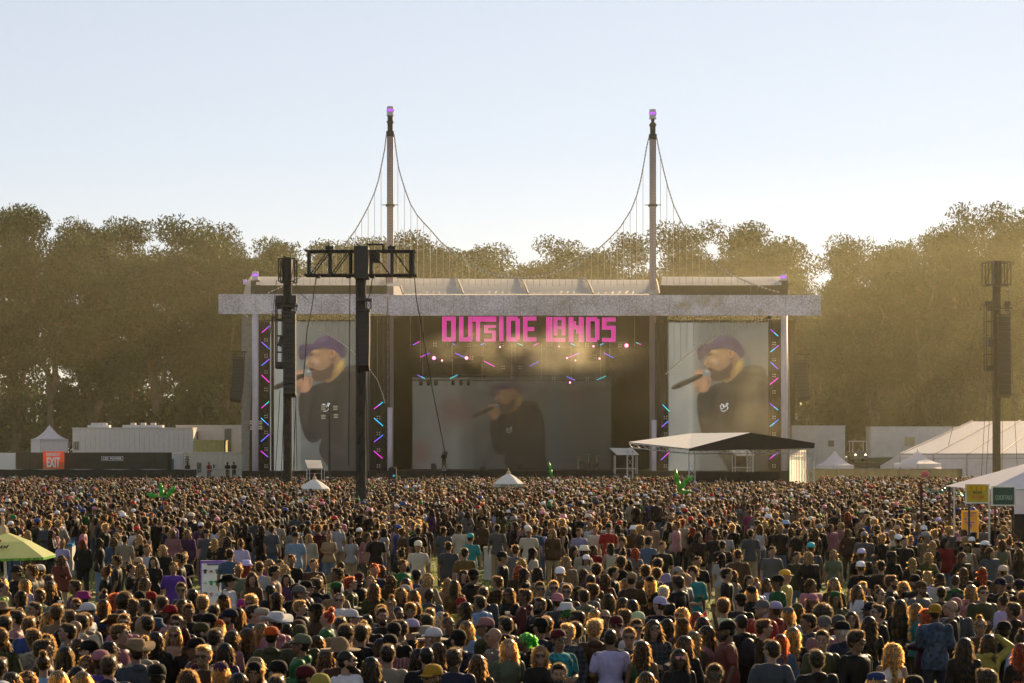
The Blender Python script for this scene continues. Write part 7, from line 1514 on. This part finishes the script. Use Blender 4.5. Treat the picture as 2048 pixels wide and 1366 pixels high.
cup_m = mat('clear_plastic', (.75,.75,.72), rough=.15, trans=.6, var=0); beer_m = mat('amber_drink', (.65,.28,.05), trans=.6, rough=.1, var=0)
for q, c in cups:
    o = bpy.data.objects.new('drink_cup', CUP); COL.objects.link(o); o.location = q
    if not CUP.materials: CUP.materials.append(cup_m)
    tag(o, ('plastic cup held by the '+c['label']).split(',')[0]+' at far '+('left' if c['px'] < 700 else 'middle' if c['px'] < 1400 else 'right'), 'cup', 'plastic cups held in the crowd')
    b_ = bpy.data.objects.new('drink', DRINK); COL.objects.link(b_); b_.parent = o
    if not DRINK.materials: DRINK.materials.append(beer_m)
# unique cup wording
cc_ = Counter(o['label'] for o in COL.objects if o.name.startswith('drink_cup'))
i_ = 0
for (q, c), o in zip(cups, [o for o in COL.objects if o.name.startswith('drink_cup')]):
    hd_ = c['label'].replace('person in ', ''); w_ = ('cup of person in '+hd_.replace(' the ', ' ') if ' the ' in hd_ and 'facing' not in hd_ else 'cup held by person in '+hd_).split(); o['label'] = ' '.join(w_[:16]).rstrip(',')

# ---- the crowd beyond: too many to count, one object of simpler figures
def figure(sex, pose, top, bottom, hk, hatk, rb, rc, rh):
    P_ = proto(sex, pose); parts = []
    def add(me, pid, ratio, xf=None):
        r = decim(me, ratio); r.calc_loop_triangles(); nv = len(r.vertices); co = np.empty(nv*3,'f'); r.vertices.foreach_get('co',co); co = co.reshape(-1,3)
        tri = np.empty(len(r.loop_triangles)*3,'i'); r.loop_triangles.foreach_get('vertices',tri)
        if xf is not None: A = np.array(xf); co = co@A[:3,:3].T+A[:3,3]
        parts.append((co, tri.reshape(-1,3), np.full(nv,pid))); bpy.data.meshes.remove(r)
    add(P_['body'],0,rb); add(P_[top],1,rc); add(P_[bottom],2,rc*.7)
    X = Matrix.Translation(P_['hc'])@P_['rot'].to_4x4()@Matrix.Scale(P_['hs'],4)
    if hk:
        hair(hk); add(SHELL[hk],3,rh,X); nt = (130 if rh > .1 else 34); big = 1 if rh > .1 else 2.0
        v, f = tufts(nt*(2 if hk in ('curls','curly','afro','wavy') else 1), 3, SHELL[hk], .040, .0045*big, .8, .3, .6)
        A = np.array(X); v = v@A[:3,:3].T+A[:3,3]; tri = np.concatenate([f[:,[0,1,2]], f[:,[0,2,3]]]); parts.append((v, tri, np.full(len(v),5)))
    if hatk: add(hat(hatk),4,.35 if rh > .08 else .15,X@Matrix.Scale(1.04,4))
    V = []; T_ = []; I = []; n = 0
    for co,tri,pid in parts: V.append(co); T_.append(tri+n); I.append(pid); n += len(co)
    return np.concatenate(V), np.concatenate(T_), np.concatenate(I)
KINDS = [('M','a','tee','trousers','short',None),('M','l','jacket','trousers','short',None),('M','a','tee','shorts','buzz','cap'),('M','x','jacket','trousers','curly',None),('M','h','tee','trousers','short',None),('M','a','jacket','trousers','buzz','backcap'),
 ('F','a','tee','trousers','long',None),('F','l','jacket','trousers','wavy',None),('F','a','tank','trousers','lob',None),('F','x','jacket','trousers','long',None),('F','h','tee','shorts','bun',None),('F','a','tee','trousers','curls',None),('F','l','jacket','trousers','lob','bucket'),
 ('M','l','tee','trousers','buzz','bucket'),('F','h','tank','trousers','wavy',None),('M','p','tee','trousers','short',None),('F','a','jacket','trousers','long','cap')]
KW = np.array([9,9,4,5,6,3,9,8,6,7,3,4,1.2,1.2,5,2.2,1.6]); KW /= KW.sum()
MID = [figure(*k_, .055,.14,.24) for k_ in KINDS]; FAR = [figure(*k_, .016,.045,.075) for k_ in KINDS]
TOPC = [PAL[n_] for n_ in ['black']*22+['navy','navy','slate','slate','grey','grey','white','white','white','cream','cream','brown','brown','denim','olive','maroon','red','pink','beige','tan','tan','blue','plum','sage','lavender','rose','green','slate','grey','brick','black','white']]
HAIRC = [HC_[k_] for k_ in 'kkkkkkkknnnnnnnnnbbbr']; HATC = [PAL[n_] for n_ in ['black','black','white','white','cream','red','navy','pink','blue','grey','green','tan']]
occ = [(c['x'],c['y']) for c in CAT]
CLEAR = [(845,1020,1108,1220),(120,205,1125,1220),(345,400,1150,1240),(456,500,1140,1240),(675,735,1120,1230),(1240,1335,1085,1160),(1468,1512,1090,1300),(1640,1725,1125,1240),(1130,1175,1130,1200),(560,600,1120,1180),(1560,1600,1100,1150)]   # open grass, as rows and columns of the photograph
# places nobody stands in
BLOCK = []
for o in COL.objects:
    if o.parent is None and o.get('category') in ('speaker tower','floodlight','spotlight tower','platform','parasol','bin','sign board','counter','post'):
        BLOCK.append((o.location.x, o.location.y, 2.0 if o['category'] == 'speaker tower' else 1.3 if o['category'] == 'platform' else .45))
def crowd():
    g_ = np.random.default_rng(33); pts = []; grid = {}
    def ok(x,y,r):
        gx, gy = int(x//.6), int(y//.6)
        for i in range(gx-1,gx+2):
            for j in range(gy-1,gy+2):
                for (a,b) in grid.get((i,j),()):
                    if (a-x)**2+(b-y)**2 < r*r: return False
        for (a,b,q) in BLOCK:
            if (a-x)**2+(b-y)**2 < q*q: return False
        return True
    def put(x,y): grid.setdefault((int(x//.6),int(y//.6)),[]).append((x,y))
    for x,y in occ: put(x,y)
    bands = [(46,56,.75),(57,61,.75),(61,72,1.45),(72,92,1.7),(92,118,2.0),(118,150,2.3)]
    for y0,y1,dn in bands:
        area = (y1-y0)*(y0+y1)/2*2*.275; n = int(area*dn); r = .62 if dn < 1 else .50 if dn < 1.5 else .42
        k_ = 0; tries = 0
        while k_ < n and tries < n*6:
            tries += 1; y = y0+(y1-y0)*g_.random(); x = (g_.random()-.5)*2*y*.275
            if dn < 1.2 and math.sin(x*.55+y*.25)+.7*math.sin(x*.23-1.3+y*.6) < -.35: continue
            if y < 57 and x < y*.17: continue
            if 52 < y < 60 and x > P(2028,0,y).x: continue
            fx = 1024+x*F/y; fy = YH+HC*F/y
            if any(a <= fx <= b and c <= fy <= d for a,b,c,d in CLEAR): continue
            if y > 128 and P(1375,0,y).x < x < P(1640,0,y).x and y > 131: continue
            if y > 141 and x < P(395,0,y).x-2 : pass
            if math.sin(x*.9+1.7*math.sin(y*.31))*math.sin(y*.8+1.3*math.sin(x*.4)) > .62+.25*g_.random(): continue
            if ok(x,y,r): put(x,y); pts.append((x,y)); k_ += 1
    return pts
pts = crowd(); 
g_ = np.random.default_rng(5)
def build_crowd(pts, extra):
    V = []; T_ = []; C = []; MI = []; n = 0; jobs = [(x,y,None) for x,y in pts]+[(c['x'],c['y'],c) for c in extra]
    for x,y,c in jobs:
        ki = g_.choice(len(KINDS), p=KW); ang = (180+g_.normal()*38) if g_.random() < .58 else g_.random()*360
        tcol = np.array(TOPC[g_.integers(len(TOPC))]); hcol = np.array(HAIRC[g_.integers(len(HAIRC))]); hatc = np.array(HATC[g_.integers(len(HATC))])
        if c:
            cand = [i for i,k_ in enumerate(KINDS) if (k_[0] == 'F') == (c['sex'] == 'F') and bool(k_[5]) == bool(c['hat'])]; hk_ = [i for i in cand if KINDS[i][4] == c['hk']]; ki = (hk_ or cand)[0]
            ang = FACE[c['face']]; tcol = np.array(PAL[c['tc']]); hcol = np.array(HC_[c['hc']] if c['hc'] else (.02,.02,.02)); hatc = np.array(PAL[c['hatc']]) if c['hat'] else hatc
        v, t, pid = (MID if y < 66 else FAR)[ki]; a = R(ang); s = .95+.10*g_.random(); ca, sa = math.cos(a)*s, math.sin(a)*s
        w_ = np.empty_like(v); w_[:,0] = v[:,0]*ca-v[:,1]*sa+x; w_[:,1] = v[:,0]*sa+v[:,1]*ca+y; w_[:,2] = v[:,2]*s
        sk = np.array(SK[min(4,int(g_.random()**1.5*4.6))]); bt = np.array(TR[g_.integers(len(TR))]); sh = np.array([0,.8,0])
        pal = np.stack([sk*.5, tcol*(.30+.34*g_.random()), bt, hcol*(.4+.4*g_.random()), hatc, hcol]); V.append(w_); T_.append(t+n); C.append(pal[pid]); MI.append((pid[t[:,0]] == 5).astype('i')); n += len(v)
    V = np.concatenate(V).astype('f'); T_ = np.concatenate(T_).astype('i'); C = np.concatenate(C)
    me = np_mesh('distant_crowd', V, T_); me.shade_smooth(); at = me.attributes.new('tint','FLOAT_COLOR','POINT'); at.data.foreach_set('color', np.c_[C, np.ones(len(C))].astype('f').reshape(-1))
    me.materials.append(mat('crowd_cloth_and_hair', attr='tint', rough=.6, var=.08, scale=8, spec=.12, sheen=.2)); me.materials.append(mat('crowd_hair_fringe', attr='tint', rough=.5, var=.1, scale=8, spec=.1, trans=.7, tcol=glowing)); me.polygons.foreach_set('material_index', np.concatenate(MI).astype('i')); me.update(); o = bpy.data.objects.new('distant_crowd', me); COL.objects.link(o)
    tag(o, 'thousands of people packed between the near crowd and the stage', 'crowd', kind='stuff')
build_crowd(pts, REST)
# crew standing on the platforms by the stage
def crew(px, zf, Y, sex, pose, face, tc, lab, hatc=None):
    c = dict(px=px, py=900, x=P(px,0,Y).x, y=Y, sex=sex, hk='short', hc='k', hat='cap' if hatc else None, hatc=hatc, top='t', tc=tc, face=face, pose=pose, ex=[], sc=1.0, label=lab); b = make_person(c); b.location.z = zf; b['group'] = 'crew on the platforms'
z_ = P(0,940,184.5).z-1.0
crew(455, z_, 185, 'M','x','b','black','left of two dark crew standing on the railed platform by the stage'); crew(468, z_, 185.4, 'M','x','b','black','right of two dark crew standing on the railed platform by the stage')
crew(418, z_, 184.3, 'M','a','f','red','crew person in red t-shirt before the cream trailer'); crew(375, z_, 184, 'M','a','b','black','dark crew person left of the vertical lettering on the cream trailer')
for i,(px,ps) in enumerate(((1449,'a'),(1470,'h'),(1500,'x'),(1539,'a'))): crew(px, .45, Y0+4+i*.3, 'M', ps, 'f' if i % 2 else 'b', 'black', ['crew person furthest left under the low gable roof','crew person second from left under the gable roof','crew person below the small canopy under the gable roof','crew person nearest the white curtain under the gable roof'][i])
crew(888, 1.75, YS+1, 'M','x','b','black','cameraman in black standing at the front edge of the stage')
p = P(888,906,YS+.6); m = M(); m.cbox((p.x+.1,YS+.6,3.35),(.5,.35,.3)); m.bar((p.x+.1,YS+.6,3.2),(p.x+.1,YS+.6,2.6),.03); m.bar((p.x+.1,YS+.6,2.6),(p.x-.3,YS+.4,1.76),.02); m.bar((p.x+.1,YS+.6,2.6),(p.x+.5,YS+.4,1.76),.02); m.bar((p.x+.1,YS+.6,2.6),(p.x+.1,YS+1.1,1.76),.02)
solo('tripod_camera', m, blk, 'black video camera on a tripod beside the cameraman on stage', 'camera')
# ================================================================== dusty air
m = M(); m.box((-330,-60,-1.0),(330,430,46))
hz = solo('haze', m, None, 'dusty golden haze filling the whole festival field', 'haze', kind='stuff')
hm = bpy.data.materials.new('dust_haze'); hm.use_nodes = True; t = hm.node_tree; t.nodes.clear()
pv = t.nodes.new('ShaderNodeVolumePrincipled'); mo = t.nodes.new('ShaderNodeOutputMaterial')
pv.inputs['Color'].default_value = (.87,.81,.53,1); pv.inputs['Density'].default_value = HAZE; pv.inputs['Anisotropy'].default_value = .6
t.links.new(pv.outputs[0], mo.inputs['Volume']); hz.data.materials.clear(); hz.data.materials.append(hm)
# extra: the lower bank of dust and stage smoke lying over the far field and the stage
m = M(); m.box((-200,146,-.5),(200,405,25.5))
dc = solo('dust_cloud', m, None, 'low bank of golden dust and stage smoke over the far field', 'dust', kind='stuff')
dm = hm.copy(); dm.node_tree.nodes['Principled Volume'].inputs['Density'].default_value = .00090; dc.data.materials.clear(); dc.data.materials.append(dm)
# patches of stage smoke drifting out under the banner
sm = bpy.data.materials.new('stage_smoke'); sm.use_nodes = True; t = sm.node_tree; t.nodes.clear(); n = t.nodes; L = t.links
pv = n.new('ShaderNodeVolumePrincipled'); mo = n.new('ShaderNodeOutputMaterial'); pv.inputs['Color'].default_value = (.96,.88,.62,1); pv.inputs['Anisotropy'].default_value = .6
tc = n.new('ShaderNodeTexCoord'); ns = n.new('ShaderNodeTexNoise'); ns.inputs['Scale'].default_value = .22; ns.inputs['Detail'].default_value = 5; ns.inputs['Roughness'].default_value = .6; L.new(tc.outputs['Object'], ns.inputs[0])
m1 = n.new('ShaderNodeMapRange'); m1.inputs[1].default_value = .45; m1.inputs[2].default_value = .72; L.new(ns.outputs['Fac'], m1.inputs[0])
sb = n.new('ShaderNodeVectorMath'); sb.operation = 'SUBTRACT'; sb.inputs[1].default_value = (.5,.5,.5); L.new(tc.outputs['Generated'], sb.inputs[0]); ln = n.new('ShaderNodeVectorMath'); ln.operation = 'LENGTH'; L.new(sb.outputs[0], ln.inputs[0])
m2 = n.new('ShaderNodeMapRange'); m2.inputs[1].default_value = .5; m2.inputs[2].default_value = .12; L.new(ln.outputs['Value'], m2.inputs[0]); mu = n.new('ShaderNodeMath'); mu.operation = 'MULTIPLY'; L.new(m1.outputs[0], mu.inputs[0]); L.new(m2.outputs[0], mu.inputs[1])
m3 = n.new('ShaderNodeMath'); m3.operation = 'MULTIPLY'; m3.inputs[1].default_value = SMOKE; L.new(mu.outputs[0], m3.inputs[0]); L.new(m3.outputs[0], pv.inputs['Density']); L.new(pv.outputs[0], mo.inputs['Volume'])
sm2 = sm.copy(); sm2.node_tree.nodes['Math.001'].inputs[1].default_value = SMOKE*.16
for i, (x0,x1,y0,y1) in enumerate(((800,1330,628,790),(1210,1700,640,960))):
    A = P(x0,y1,161); B = P(x1,y0,161); m = M(); m.box((A.x,160,max(A.z,.5)),(B.x,173,min(B.z,15.6)))
    o = solo('stage_smoke', m, None, ['bright wisp of smoke glowing below the pink sign','thin smoke drifting across the right side screen'][i], 'smoke', kind='stuff'); o.data.materials.clear(); o.data.materials.append(sm if i == 0 else sm2)
